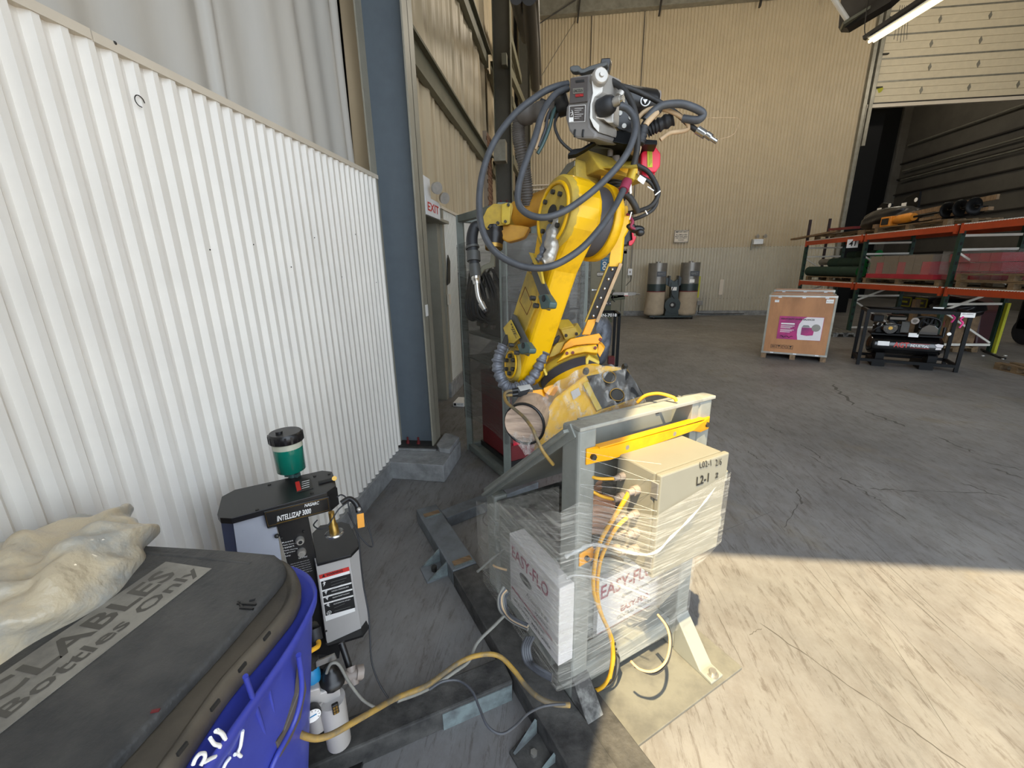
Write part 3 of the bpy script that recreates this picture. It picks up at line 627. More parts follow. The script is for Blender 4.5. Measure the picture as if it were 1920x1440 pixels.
for k in range(5):
    z = .88 - k * .022; jcab([(A0 - .04, -.12 - .01 * k, z), (.03, -.09, z - .02), (.0, -.03, z - .10), (.03, .03, .6), (.05, .02, .4)], .006, ('cable_grey', 'hose_dark', 'cable_tan')[k % 3])
for k in range(5): jcab([(.125, -.075 - .004 * k, .30 - .01 * k), (.13 + .004 * k, -.085, .2), (.115, -.09, .12), (.07, -.06, .06 + .004 * k), (.02, .0, .03)], .004, 'cable_grey' if k % 2 else 'hose_dark')
catpath([(1233, 1152, 1.62), (1250, 1175, 1.58), (1256, 1205, 1.54), (1248, 1240, 1.50), (1225, 1258, 1.48), (1200, 1255, 1.48), (1183, 1240, 1.48)], .005, 'cable', 'cable_tan', jc)
catpath([(1236, 1154, 1.64), (1254, 1178, 1.60), (1259, 1208, 1.56), (1250, 1245, 1.52), (1225, 1264, 1.49), (1190, 1250, 1.48)], .004, 'cable', 'hose_dark', jc)
# ------------------------------------------------------------------ cartons
cb = thing('carton', 'white printed EASY-FLO accessory carton on the left side of the stand', 'box', st(-.11, .15, .28), 'white parts cartons in the stand')
pl = (st(-.14, 0, 0), SU)
q = [PP(*p, pl) for p in ((956.5, 1009), (1050.7, 1104), (1040, 1246), (953.5, 1128))]
bot = st(-.14, -.045, .30); cl = .385; ch = .365
MB().obox(bot, SU * .075, SW * cl, UZ * ch).build('body', 'carton', cb, bevel=.003)
def cf(b0, z): return bot + SW * b0 + UZ * z - SU * .001
text('EASY-FLO', cf(.36, .262), cf(.07, .262), cf(.36, .325), 'print_maroon', cb, bold=True)
MB().prism([bot + SW * (.245 + .05 * math.cos(t * math.pi / 8)) + UZ * (.215 + .022 * math.sin(t * math.pi / 8)) for t in range(16)], SU * -.002).build('hand_hole', 'print_black', cb)
text('Accessoire du', cf(.24, .145), cf(.07, .145), cf(.24, .168), 'print_black', cb, shear=.3)
text('Systeme', cf(.17, .108), cf(.07, .108), cf(.17, .131), 'print_black', cb, shear=.3)
text('www.easyflo.com', cf(.26, .060), cf(.10, .060), cf(.26, .078), 'print_black', cb, bold=True)
text('FAIT AU CANADA - MADE IN CANADA', cf(.35, .030), cf(.05, .030), cf(.35, .048), 'print_black', cb, bold=True)
for z in (.092, .086): MB().obox(cf(.37, z), SW * -.33, UZ * .003, SU * -.001).build('printed_rule', 'print_maroon', cb)
cb2 = thing('carton', 'white EASY-FLO System Accessories carton under the enclosure, seen through film', 'box', st(.35, .1, .09), 'white parts cartons in the stand')
b0 = st(.17, .085, .10); MB().obox(b0, SU * .42, SW * .03, UZ * .36).build('body', 'carton', cb2, bevel=.003)
c2f = lambda a, z: b0 + SU * a + UZ * z - SW * .001
text('EASY-FLO', c2f(.01, .26), c2f(.34, .26), c2f(.01, .335), 'print_maroon', cb2, bold=True)
text('System Accessories', c2f(.14, .205), c2f(.36, .205), c2f(.14, .232), 'print_black', cb2, shear=.3)
text('EASY-FLO', c2f(.14, .13), c2f(.32, .13), c2f(.14, .165), 'print_maroon', cb2, bold=True)
text('CENTRAL VACUUM', c2f(.12, .095), c2f(.34, .095), c2f(.12, .115), 'print_black', cb2)
MB().obox(c2f(.0, .07), SU * .34, UZ * .003, SW * -.001).build('printed_rule', 'print_maroon', cb2)
# ------------------------------------------------------------------ stretch film on the stand
film = thing('stretch_film', 'clear stretch film wound around the stand, cartons and enclosure', 'film', st(.2, 0, .7))
def band(cor, z0f, z1f, name, m='film_stand', n=10):
    b = MB(); vs = []; k = len(cor)
    def fn(u, v):
        t = u * (k - 1); i = min(k - 2, int(t)); w = t - i; p = Vector(cor[i]).lerp(Vector(cor[i + 1]), w)
        z0 = z0f[i] + (z0f[i + 1] - z0f[i]) * w; z1 = z1f[i] + (z1f[i + 1] - z1f[i]) * w
        return st(p.x, p.y, z0 + (z1 - z0) * v)
    b.grid(fn, (k - 1) * n, 6); return b.build(name, m, film)
band([(-.16, .66, 0), (-.155, -.06, 0), (-.075, -.068, 0), (.07, -.272, 0), (.435, -.275, 0)], [.27, .38, .40, .62, .80], [.66, 1.0, 1.02, 1.03, 1.09], 'film_band')
band([(-.165, .60, 0), (-.158, -.062, 0), (-.078, -.072, 0), (.60, -.066, 0)], [.22, .20, .19, .14], [.62, .75, .74, .60], 'film_band')
b = MB(); b.tube([st(-.12, -.05, .80), st(-.085, -.072, .825), (st(-.02, -.10, .845)), st(.07, -.25, .87), st(.16, -.275, .93), st(.30, -.272, 1.0), st(.44, -.25, 1.07)], lambda t: .008 - .006 * t + .0015 * math.sin(t * 60), 8, 8); b.build('twisted_rope', 'film_rope', film)
b = MB(); b.tube([st(-.11, -.045, .70), st(-.08, -.072, .72), (st(.0, -.13, .71)), st(.085, -.262, .70)], lambda t: .004 + .001 * math.sin(t * 50), 8, 8); b.build('twisted_rope', 'film_rope', film)
b = MB(); rnd = random.Random(4)
for k in range(14):
    z = .55 + .035 * k; b.tube([st(-.080, -.070, z + .2 + rnd.uniform(-.03, .03)), st(-.0, -.17, z + .2), st(A0 - .01, -.262, z + .19 + rnd.uniform(-.03, .03))], .0006, 4, 1)
for k in range(22):
    b.tube([st(-.157, .62 - .02 * rnd.random(), .25 + k * .016), st(-.157, -.062, .42 + k * .026)], .0006, 4, 1)
b.build('film_strands', 'film_rope', film, kind='stuff')
MB().grid(lambda u, v: st(-.16, .64 * (1 - u) - .06 * u, 0) + UZ * ((.62 + .04 * u) + (.02 + u * .42) * v), 12, 6).build('film_fan', 'film_stand', film)
# ------------------------------------------------------------------ floor rails
RW = Vector((-.5813, .8137, 0)); RU = Vector((.8137, .5813, 0))
rl = thing('floor_rail', 'long grimy steel floor channel running from the pier to the front of the stand', 'rail', (-.4, 1.7, 0))
def ra(a, b, z=0): return Vector((-.97, 2.62, 0)) + RU * a - RW * b + UZ * z
MB().obox(ra(-.08, 0, 0), RU * .155, -RW * .74, UZ * .105).build('clean_section', 'rail_clean', rl, bevel=.008)
MB().obox(ra(-.08, .745, 0), RU * .155, -RW * 1.50, UZ * .10).build('grimy_section', 'rail', rl, bevel=.006)
MB().obox(ra(.076, .80, 0), RU * .12, -RW * 1.44, UZ * .085).build('grimy_shelf', 'rail', rl, bevel=.004)
for b0 in (.09, .665):
    MB().obox(ra(-.055, b0, .10), RU * .115, -RW * .05, UZ * .008).build('wood_insert', 'wood', rl)
    MB().obox(ra(-.06, b0 + .05, .10), RU * .125, -RW * .014, UZ * .012).build('weld_bar', 'rail_teal', rl)
for (b0, side) in ((.50, -1),):
    b = MB(); b.obox(ra(-.08 - .13, b0, 0), RU * .13, -RW * .15, UZ * .012)
    lug = b.build('anchor_lug', 'rail_clean', rl, bevel=.002)
    for bb in (b0, b0 + .138): MB().prism([ra(-.08, bb, .012), ra(-.20, bb, .012), ra(-.08, bb, .10)], -RW * .012).build('rib', 'rail_teal', lug)
    MB().cyl(ra(-.14, b0 + .075, .012), ra(-.14, b0 + .075, .045), .017, n=6).build('nut', 'bolt', lug)
rp = P(985, 1400, Z=.01); rq = MB(); rq.prism([P(x, y, Z=.012) for x, y in ((955, 1410), (985, 1372), (1045, 1380), (1080, 1460), (985, 1460))], (0, 0, -.01)); lug = rq.build('anchor_lug', 'rail', rl)
MB().cyl(P(1001, 1414, Z=.012), P(1001, 1414, Z=.012) + UZ * .012, .014, n=6).build('nut', 'steel', lug)
MB().prism([P(962, 1412, Z=.014), P(1003, 1372, Z=.014), P(1003, 1372, Z=.014) + V(.0, 0, .07)], (.008, -.006, 0)).build('rib', 'rail_teal', lug)
MB().prism([P(1012, 1445, Z=.014), P(1045, 1420, Z=.014), P(1045, 1420, Z=.014) + V(.0, 0, .05)], (.008, -.006, 0)).build('rib', 'rail_teal', lug)
r2 = thing('cross_rail', 'clean grey-blue steel floor channel from the long rail toward the wrapped machine rack', 'rail', (-.5, 2.7, 0))
a_, b_ = P(838, 972, Z=0.08), P(1010, 905, Z=0.08); a_.z = b_.z = 0
dd = (b_ - a_); nn = Vector((-dd.y, dd.x, 0)).normalized()
b = MB(); b.obox(a_, dd, nn * .12, UZ * .085); b.build('channel', 'rail_clean', r2, bevel=.006)
r3 = thing('cross_rail', 'grimy black channel on the floor between the welding unit foot and the stand', 'rail', (-.5, 1.2, 0))
a_, b_ = P(640, 1422, Z=0.08), P(962, 1284, Z=0.08); a_.z = b_.z = 0; dd = b_ - a_; nn = Vector((-dd.y, dd.x, 0)).normalized()
b = MB(); b.obox(a_ - dd * .5, dd * 1.5, nn * .13, UZ * .10); b.build('channel', 'rail', r3, bevel=.008)
MB().obox(a_ + dd * .55 - nn * .003, dd * .44, nn * .004, UZ * .085).build('worn_edge', 'rail_teal', r3)
pt = P(1010, 1130, Z=0)
# cables on the floor
tag(catpath([(500, 1330, 1.12), (545, 1366, 1.06), (585, 1384, 1.05), (620, 1378, 1.07), (665, 1353, 1.12), (705, 1330, 1.18), (745, 1308, 1.26), (800, 1285, 1.33), (860, 1243, 1.42), (900, 1228, 1.46), (935, 1230, 1.47), (962, 1255, 1.44), (985, 1285, 1.40), (1010, 1308, 1.36), (1040, 1320, 1.35), (1068, 1322, 1.36)], .0085, 'floor_cable', 'cable_yel'), 'dirty yellow rubber cable snaking from the welding unit to the stand', 'cable')
tag(catpath([(745, 1314, 1.26), (800, 1293, 1.33), (855, 1258, 1.41), (880, 1238, 1.45), (895, 1205, 1.5), (925, 1175, 1.55), (945, 1155, 1.6)], .006, 'floor_cable', 'cable_grey'), 'grey cable beside the yellow one, crossing the rail toward the carton', 'cable')
tag(catpath([(805, 1293, 1.30), (830, 1278, 1.31), (860, 1276, 1.32), (885, 1295, 1.29), (900, 1330, 1.25), (915, 1362, 1.21), (940, 1376, 1.2), (965, 1362, 1.22), (990, 1338, 1.27), (1020, 1324, 1.31), (1060, 1320, 1.33)], .004, 'floor_cable', 'hose_grey'), 'thin dark cable drooping over the grimy channel in a loop', 'cable')
for k in range(5):
    tag(catpath([(945 + k * 2, 1100 + k * 3, 1.66), (935 + k * 3, 1120, 1.64), (938 + k * 3, 1145 - k, 1.62), (960, 1165 - k * 2, 1.58), (990, 1180 - k * 2, 1.54)], .006, 'coiled_cable', ('cable_grey', 'hose_grey', 'cable_tan')[k % 3]), ['outermost grey loop of the coil left of the white carton', 'second grey loop inside the coil left of the carton', 'tan loop within the coil left of the white carton', 'inner grey loop of the coil left of the carton', 'innermost dark loop of the coil left of the carton'][k], 'cable', 'coiled cable left of the carton')
for k in range(4):
    tag(catpath([(988 + k * 4, 1195, 1.5), (980 + k * 4, 1215, 1.47), (985 + k * 4, 1240, 1.45), (1005, 1258 - k * 3, 1.42), (1035, 1275 - k * 3, 1.39)], .007, 'coiled_cable', 'hose_grey'), ['outermost dark hose loop below the white carton', 'second dark hose loop below the white carton', 'third dark hose loop below the white carton', 'innermost dark hose loop below the white carton'][k], 'cable', 'hose loops under the carton')
tag(catpath([(912, 960, 2.35), (905, 975, 2.3), (920, 990, 2.25), (950, 998, 2.2)], .004, 'loose_wire', 'hose_dark'), 'thin dark wire loop on the floor left of the film-wrapped stand', 'wire')
tag(catpath([(895, 1072, 1.88), (920, 1050, 1.95), (946, 1030, 1.98)], .006, 'loose_wire', 'cable_grey'), 'straight grey wire from the wood insert to the wrapped stand', 'wire')
tag(catpath([(925, 1060, 1.9), (930, 1063, 1.88), (950, 1069, 1.86)], .005, 'loose_wire', 'cable_tan'), 'short tan wire end beside the white carton top', 'wire')
# ================================================================== ROBOT
AX = Vector((.85, .50, -.15)).normalized()
J2 = P(962, 684, d=1.98); J3 = PP(1042, 402, (J2, AX)); LL = (J3 - J2).normalized(); WW = LL.cross(AX).normalized()
N1 = Vector((-.39, .56, .73)).normalized()
rob = thing('welding_robot', 'yellow six-axis welding robot arm leaning over its inclined stand', 'robot', st(.3, .35, .98))
def z2(*pts): return [(920 + x / 6.4, 560 + y / 6.4) for x, y in pts]
def z1(*pts): return [(1000 + x / 6.546, 260 + y / 6.546) for x, y in pts]
def z4(*pts): return [(860 + x / 6.26, 370 + y / 6.26) for x, y in pts]
def z3(*pts): return [(1000 + x / 5.333, 90 + y / 5.333) for x, y in pts]
CT = Vector((.05, -.93, .35)).normalized()         # toward the viewer side
def pl_at(x, y, d, n): return (P(x, y, d=d), Vector(n).normalized())
# base casting under the slew ring
C1 = st(.36, .32, .98) + N1 * .36
bs = MB(); bs.lathe(C1 - N1 * .40, C1, [(0, .19), (.12, .19), (.16, .145), (.55, .14), (.80, .165), (1.0, .165)], n=36); bs.build('base_casting', 'yel', rob)
bpl = pl_at(1110, 745, 1.80, (.10, -.72, .69))
b = slab([(1005, 800), (1040, 745), (1100, 700), (1135, 684), (1176, 689), (1208, 742), (1128, 770), (1062, 822), (1010, 838)], bpl, -bpl[1] * .20); bb = b.build('rear_housing', 'yel', rob, bevel=.01)
b = slab([(1100, 706), (1174, 692), (1207, 741), (1127, 768)], (bpl[0] + bpl[1] * .004, bpl[1]), bpl[1] * .004); pn = b.build('connector_panel', 'mach_black', rob)
for (cx, cy) in ((1139, 713), (1154, 746)):
    c = PP(cx, cy, bpl) + bpl[1] * .008
    b = MB(); b.lathe(c, c + bpl[1] * .022, [(0, .037), (.7, .034), (1, .026)], n=8); cn = b.build('round_connector', 'bolt', pn)
    b = MB(); b.tube([c + bpl[1] * .024 + (bpl[1].orthogonal().normalized() * math.cos(t * .7854) + bpl[1].cross(bpl[1].orthogonal().normalized()) * math.sin(t * .7854)) * .03 for t in range(8)], .0022, 5, 2, closed=True); b.build('gasket', 'gold', cn)
for q in (((1092, 724), (1103, 716), (1106, 726), (1096, 735)), ((1070, 735), (1085, 727), (1089, 740), (1075, 750))): slab(q, (bpl[0] + bpl[1] * .004, bpl[1]), bpl[1] * .002).build('label_plate', 'mach_grey', bb)
for p in ((1098, 698), (1170, 690)):
    c = PP(*p, bpl); MB().lathe(c, c + bpl[1] * .03, [(0, .014), (.6, .014), (1, .008)], n=14).build('lifting_bolt', 'bolt', bb)
slab([(1092, 722), (1100, 716), (1128, 768), (1118, 772)], (bpl[0] + bpl[1] * .004, bpl[1]), bpl[1] * .012).build('panel_rib', 'yel_pale', bb, bevel=.002)
b = MB(); b.lathe(C1 + N1 * .0, C1 + N1 * .05, [(0, .155), (1, .155)], n=48); b.build('slew_band', 'band', rob)
b = MB(); b.lathe(C1 + N1 * .05, C1 + N1 * .10, [(0, .168), (.6, .168), (1, .15)], n=48); b.build('slew_ring', 'yel_pale', rob, bevel=.003)
tur = MB(); tur.lathe(C1 + N1 * .08, C1 + N1 * .20, [(0, .14), (.7, .12), (1, .09)], n=32); tur = tur.build('turret', 'yel', rob)
tp = pl_at(1110, 645, 1.86, (.0, -.90, .43))
slab(z2((790, 760), (870, 665), (905, 605), (1060, 565), (1270, 545), (1285, 590), (1290, 650), (1270, 655), (1130, 640), (980, 668), (870, 720)), tp, Vector((0, .05, -.02))).build('arched_rib', 'yel', tur, bevel=.006)
slab(z2((830, 655), (890, 540), (960, 480), (1100, 452), (1300, 415), (1340, 470), (1290, 540), (1150, 545), (1000, 565), (880, 612)), (tp[0] + Vector((0, .05, 0)), tp[1]), Vector((0, .03, -.01))).build('turret_bracket', 'orange', tur, bevel=.003)
slab(z2((1290, 540), (1320, 545), (1365, 605), (1310, 705), (1280, 650)), (tp[0] + Vector((0, .07, 0)), tp[1]), Vector((.01, .06, 0))).build('turret_lug', 'orange', tur, bevel=.003)
slab(z2((690, 710), (750, 580), (800, 530), (890, 508), (870, 560), (830, 650), (760, 690)), (tp[0] + Vector((0, .08, 0)), tp[1]), Vector((.02, .08, 0))).build('turret_side', 'yel_dust_shade', tur, bevel=.004)
for p in ((1125, 637), (1116, 653), (1063, 663), (1074, 662)):
    c = PP(*p, tp) - tp[1] * -.002; MB().cyl(c, c + tp[1] * .008, .007, n=8).build('bolt', 'redbrown', tur)
slab(z2((1140, 720), (1175, 680), (1310, 760), (1300, 790), (1180, 735), (1170, 790), (1140, 790)), (tp[0] - Vector((0, .03, 0)), tp[1]), Vector((.0, .03, 0))).build('eye_bracket', 'yel_pale', tur, bevel=.003)
slab(z2((630, 850), (650, 840), (680, 915), (660, 925)), (tp[0], tp[1]), Vector((0, .03, 0))).build('stop_lug', 'yel_pale', tur)
for q in (z2((630, 1075), (690, 1045), (745, 1030), (780, 1045), (700, 1160), (640, 1120)), z2((415, 1150), (460, 1105), (610, 1085), (640, 1180), (590, 1270), (540, 1180), (440, 1150))):
    slab(q, pl_at(1010, 750, 1.80, (.1, -.85, .5)), Vector((.02, .05, -.02))).build('foot_bracket', 'orange', rob, bevel=.003)
# J1 motor cover
mp_ = pl_at(1060, 615, 2.05, (-.1, -.75, .65))
slab(z2((765, 292), (835, 247), (935, 240), (1008, 332), (840, 372)), mp_, Vector((.02, .16, -.14))).build('motor_cover', 'yel_pale', rob, bevel=.006)
mc = slab(z2((840, 372), (1008, 334), (1068, 440), (893, 502)), (mp_[0], Vector((0, -1, .15)).normalized()), Vector((.02, .15, 0))).build('motor_cover_front', 'yel_pale', rob, bevel=.004)
for p in z2((905, 440), (1030, 420)): c = PP(*p, (mp_[0], Vector((0, -1, .15)).normalized())); MB().cyl(c, c - V(0, .008, 0), .008, n=8).build('bolt', 'bolt', mc)
slab(z2((700, 430), (760, 310), (840, 372), (893, 502), (820, 540), (700, 560)), (mp_[0] + V(0, .03, 0), Vector((0, -1, .15)).normalized()), Vector((.0, .14, 0))).build('motor_housing', 'yel_dust_shade', rob, bevel=.004)
# upper arm
def ar(a, l, c): return J2 + WW * a + LL * l + AX * c      # a across, l along, c depth
LEN = (J3 - J2).length
sgn = 1 if WW.dot(R_) > 0 else -1
def armpoly(rt, rb, wt, wb, n=14, c=0.0):
    pts = []
    for i in range(n + 1): th = math.pi * (-0.12) + math.pi * 1.24 * i / n; pts.append(ar(rt * math.cos(th), LEN + rt * math.sin(th), c))
    pts.append(ar(-wt, LEN * .72, c)); pts.append(ar(-wb, LEN * .25, c))
    for i in range(n + 1): th = math.pi * .95 + math.pi * 1.1 * i / n; pts.append(ar(rb * math.cos(th), rb * math.sin(th), c))
    pts.append(ar(wb, LEN * .25, c)); pts.append(ar(wt, LEN * .72, c)); return pts
b = MB(); b.prism(armpoly(.150, .098, .105, .098), AX * .125); arm = b.build('upper_arm', 'yel', rob, bevel=.022, bseg=3)
b = MB(); b.lathe(J3 - AX * .012, J3 + AX * .02, [(0, .138), (.3, .147), (1, .147)], n=40); b.build('elbow_flange', 'yel_dust_shade', arm)
b = MB(); b.tube([J3 - AX * .014 + (WW * math.cos(t * .26) + LL * math.sin(t * .26)) * .116 for t in range(24)], .008, 8, 2, closed=True); b.build('elbow_ring', 'yel', arm)
b = MB(); b.lathe(J3 - AX * .016, J3 - AX * .002, [(0, .104), (1, .106)], n=32); b.build('elbow_hub', 'yel_dust_shade', arm)
b = MB(); b.lathe(J3 - AX * .020, J3 - AX * .010, [(0, .034), (1, .034)], n=20); b.build('hub_hole', 'print_black', arm)
for k in range(8):
    th = k * math.pi / 4 + .35; c = J3 + (WW * math.cos(th) + LL * math.sin(th)) * .082 - AX * .016
    MB().cyl(c, c - AX * .012, .0095, n=12).build('hub_bolt', 'bolt', arm)
b = MB(); b.lathe(J2 - AX * .012, J2 + AX * .01, [(0, .078), (.4, .088), (1, .088)], n=32); b.build('shoulder_flange', 'yel_dust_shade', arm)
b = MB(); b.tube([J2 - AX * .012 + (WW * math.cos(t * .26) + LL * math.sin(t * .26)) * .062 for t in range(24)], .006, 8, 2, closed=True); b.build('shoulder_ring', 'yel', arm)
for k in range(6):
    th = k * math.pi / 3; c = J2 + (WW * math.cos(th) + LL * math.sin(th)) * .042 - AX * .012
    MB().cyl(c, c - AX * .014, .010, n=12).build('hub_bolt', 'bolt', arm)
ap = (J2 - AX * .008, AX)
cp = slab([(988, 508), (1012, 524), (1004, 572), (985, 618), (962, 655), (940, 652), (962, 590)], ap, AX * .012).build('arm_cover', 'yel_dust_shade', arm, bevel=.003)
MB().tube([PP(*p, (ap[0] - AX * .001, AX)) for p in z4((780, 1050), (860, 1240), (800, 1380), (715, 1220))], .0012, 5, 1, closed=True).build('cover_outline', 'redbrown', cp)
for nm, poly, blk, kn, hole in (('upper', z4((830, 780), (865, 765), (1010, 1020), (1100, 1220), (1050, 1330), (1000, 1310), (940, 1130), (850, 880)), z4((925, 1150), (1010, 1130), (1075, 1230), (1060, 1300), (960, 1312)), z4((895, 1187), (935, 1275)), z4((998, 1187))[0]),
                                ('lower', z2((262, 185), (292, 200), (400, 430), (480, 590), (440, 690), (400, 670), (340, 500), (245, 250)), z2((310, 545), (410, 515), (470, 600), (460, 655), (345, 668)), z2((270, 560), (338, 650)), z2((390, 562))[0])):
    bp_ = (ap[0] - AX * .02, AX); br = slab(poly, bp_, AX * .010).build('hose_bracket', 'brkt_grey', arm, bevel=.002)
    tb = slab(blk, (ap[0] - AX * .055, AX), AX * .034).build('clamp_block', 'teal_block', br, bevel=.006)
    for k in kn: c = PP(*k, (ap[0] - AX * .05, AX)); MB().cyl(c, c - AX * .02, .010, n=12).build('clamp_knob', 'bolt', br)
    c = PP(*hole, (ap[0] - AX * .056, AX)); MB().cyl(c, c - AX * .002, .013, n=16).build('clamp_hole', 'print_black', br)
tgp = slab(z2((150, 350), (240, 250), (350, 470), (250, 555), (215, 540)), (ap[0] - AX * .03, AX), AX * .004).build('axis_tag', 'yel_pale', arm, bevel=.001)
tq('++J2E--', (ap[0] - AX * .031, AX), z2((222, 300))[0], z2((288, 480))[0], z2((262, 290))[0], 'print_black', arm, bold=True)
slab(z4((822, 645), (865, 655), (960, 850), (988, 1012), (975, 1015), (920, 870)), (ap[0] - AX * .03, AX), AX * .01).build('hose_guide', 'yel_pale', arm)
# elbow assembly on the far side of the arm
E0 = J3 + AX * .085
b = MB(); b.lathe(E0, E0 + AX * .095, [(0, .135), (1, .140)], n=48); b.build('elbow_band', 'band', rob)
b = MB(); b.lathe(E0 + AX * .095, E0 + AX * .145, [(0, .150), (.1, .156), (.8, .152), (1, .11)], n=48); hs = b.build('elbow_housing', 'yel', rob)
hp = (E0 + AX * .10, AX)
slab(z1((800, 640), (830, 480), (1000, 460), (1010, 800), (830, 1340), (670, 1375), (660, 1340), (830, 1100), (850, 900)), pl_at(1140, 400, 1.80, (.1, -.97, .1)), Vector((.02, .10, 0))).build('elbow_casting', 'yel', rob, bevel=.015)
cvp = pl_at(1102, 300, 1.74, AX)
cv = slab(z1((510, 225), (662, 135), (825, 372), (540, 500)), cvp, AX * .23).build('motor_box', 'yel_dust_shade', rob, bevel=.005)
slab(z1((662, 135), (825, 345), (1280, 345), (1200, 150)), (P(1126, 313, d=1.73) + V(0, 0, .003), Vector((-.05, -.25, .95)).normalized()), V(0, 0, -.006)).build('box_top', 'yel_pale', cv)
slab(z1((828, 345), (1282, 345), (1280, 425), (1190, 440), (1190, 418), (1030, 440), (905, 430), (905, 620), (835, 660)), pl_at(1126, 313, 1.725, (.2, -.97, .1)), V(.0, .02, 0)).build('box_flange', 'yel', cv, bevel=.002)
fp = pl_at(1126, 313, 1.722, (.2, -.97, .1))
c = PP(*z1((885, 397))[0], fp); MB().cyl(c, c - V(0, .012, 0), .008, n=12).build('bolt', 'bolt', cv)
c = PP(*z1((885, 275))[0], (P(1126, 313, d=1.73) + V(0, 0, .004), Vector((-.05, -.25, .95)).normalized())); MB().cyl(c, c + V(0, 0, .002), .02, n=24).build('round_sticker', 'paper', cv)
for p, r in ((z1((945, 160))[0], .012), (z1((1015, 250))[0], .016), (z1((985, 90))[0], .010)):
    c = P(*p, d=1.80); MB().cyl(c - V(0, 0, .02), c + V(0, 0, .012), r, n=12).build('plug', 'gland', cv)
slab(z1((258, 585), (262, 505), (412, 305), (512, 228), (525, 490), (430, 540)), pl_at(1060, 325, 1.80, AX), AX * .12).build('forearm_casting', 'yel_dust_shade', rob, bevel=.015)
slab(z1((285, 490), (415, 310), (505, 270), (500, 330), (400, 440)), pl_at(1060, 325, 1.795, AX), AX * .004).build('label_plate', 'galv', rob)
# forearm and wrist
f0, f1 = P(1062, 372, d=1.92), P(972, 404, d=2.08)
b = MB(); b.lathe(f0, f1, [(0, .075), (.5, .072), (1, .07)], n=32); fa = b.build('forearm', 'orange2', rob)
b = MB(); b.lathe(f1, P(955, 411, d=2.11), [(0, .068), (.3, .068), (1, .068)], n=32); b.build('wrist_flange', 'yel_dust_shade', fa)
wp = pl_at(935, 410, 1.98, (-.05, -.98, .1))
slab(z4((280, 240), (335, 130), (410, 72), (500, 78), (560, 62), (625, 70), (640, 120), (600, 315), (500, 330), (420, 350), (340, 385), (290, 330)), wp, V(-.02, .13, 0)).build('wrist_housing', 'yel_dust_shade', rob, bevel=.004)
slab(z4((500, 85), (560, 62), (612, 72), (600, 310), (560, 325), (498, 300)), (wp[0] - V(0, .012, 0), wp[1]), V(0, .02, 0)).build('wrist_cap', 'yel_pale', rob, bevel=.004)
slab(z4((330, 390), (500, 335), (600, 315), (740, 330), (835, 350), (770, 470), (690, 500), (570, 530), (520, 500), (450, 420)), (wp[0] + V(0, .02, 0), wp[1]), V(0, .11, 0)).build('wrist_casting', 'orange2', rob, bevel=.008)
for p in z4((585, 90), (550, 285), (460, 300), (375, 340)): c = PP(*p, (wp[0] - V(0, .012, 0), wp[1])); MB().cyl(c + V(0, .01, 0), c - V(0, .01, 0), .007, n=10).build('bolt', 'bolt', rob)
b = MB(); b.lathe(P(928, 430, d=2.04), P(926, 461, d=2.03), [(0, .055), (.2, .055), (.25, .048), (.5, .05), (.75, .045), (1, .042)], n=28); b.build('tool_mount', 'mach_black', rob)
b = MB(); b.lathe(P(926, 460, d=2.03), P(926, 467, d=2.03), [(0, .045), (1, .043)], n=28); b.build('mount_ring', 'gold', rob)
# torch
to = thing('welding_torch', 'silver curved welding torch with thick black hose hanging under the robot wrist', 'torch', P(893, 520, d=2.05))
slab(z4((380, 640), (425, 640), (420, 815), (300, 850), (250, 930), (210, 920), (280, 800), (370, 760)), pl_at(920, 490, 2.08, (0, -1, 0)), V(0, .03, 0)).build('yoke', 'girt', to, bevel=.002)
b = MB(); b.tube([P(x, y, d=2.06) for x, y in z4((245, 330), (190, 350), (165, 420), (155, 500), (160, 580), (165, 650), (180, 750), (190, 830))], lambda t: .024 + .005 * math.sin(t * 3.1), 14, 6); b.build('hose', 'rub_black', to)
for q in ((158, 575, 163, 600, .035), (172, 640, 178, 750, .034), (185, 790, 200, 930, .028)):
    b = MB(); b.cyl(P(*z4(q[:2])[0], d=2.06), P(*z4(q[2:4])[0], d=2.06), q[4], n=18); b.build('hose_collar', 'brkt_grey', to)
b = MB(); b.lathe(P(*z4((200, 930))[0], d=2.05), P(*z4((215, 1020))[0], d=2.05), [(0, .022), (.35, .024), (.4, .02), (1, .018)], n=18); b.build('clamp_ring', 'chrome', to)
MB().tube([P(x, y, d=2.05) for x, y in z4((213, 1010), (225, 1120), (245, 1200), (280, 1260), (320, 1335))], lambda t: .013 - .002 * t, 12, 6).build('neck', 'chrome', to)
b = MB(); b.cyl(P(*z4((262, 1240))[0], d=2.048), P(*z4((312, 1325))[0], d=2.048), .0165, .012, n=18); b.build('nozzle', 'steel', to)
b = MB(); b.cyl(P(*z4((308, 1318))[0], d=2.047), P(*z4((322, 1342))[0], d=2.047), .013, .011, n=14); b.build('nozzle_tip', 'mach_black', to)
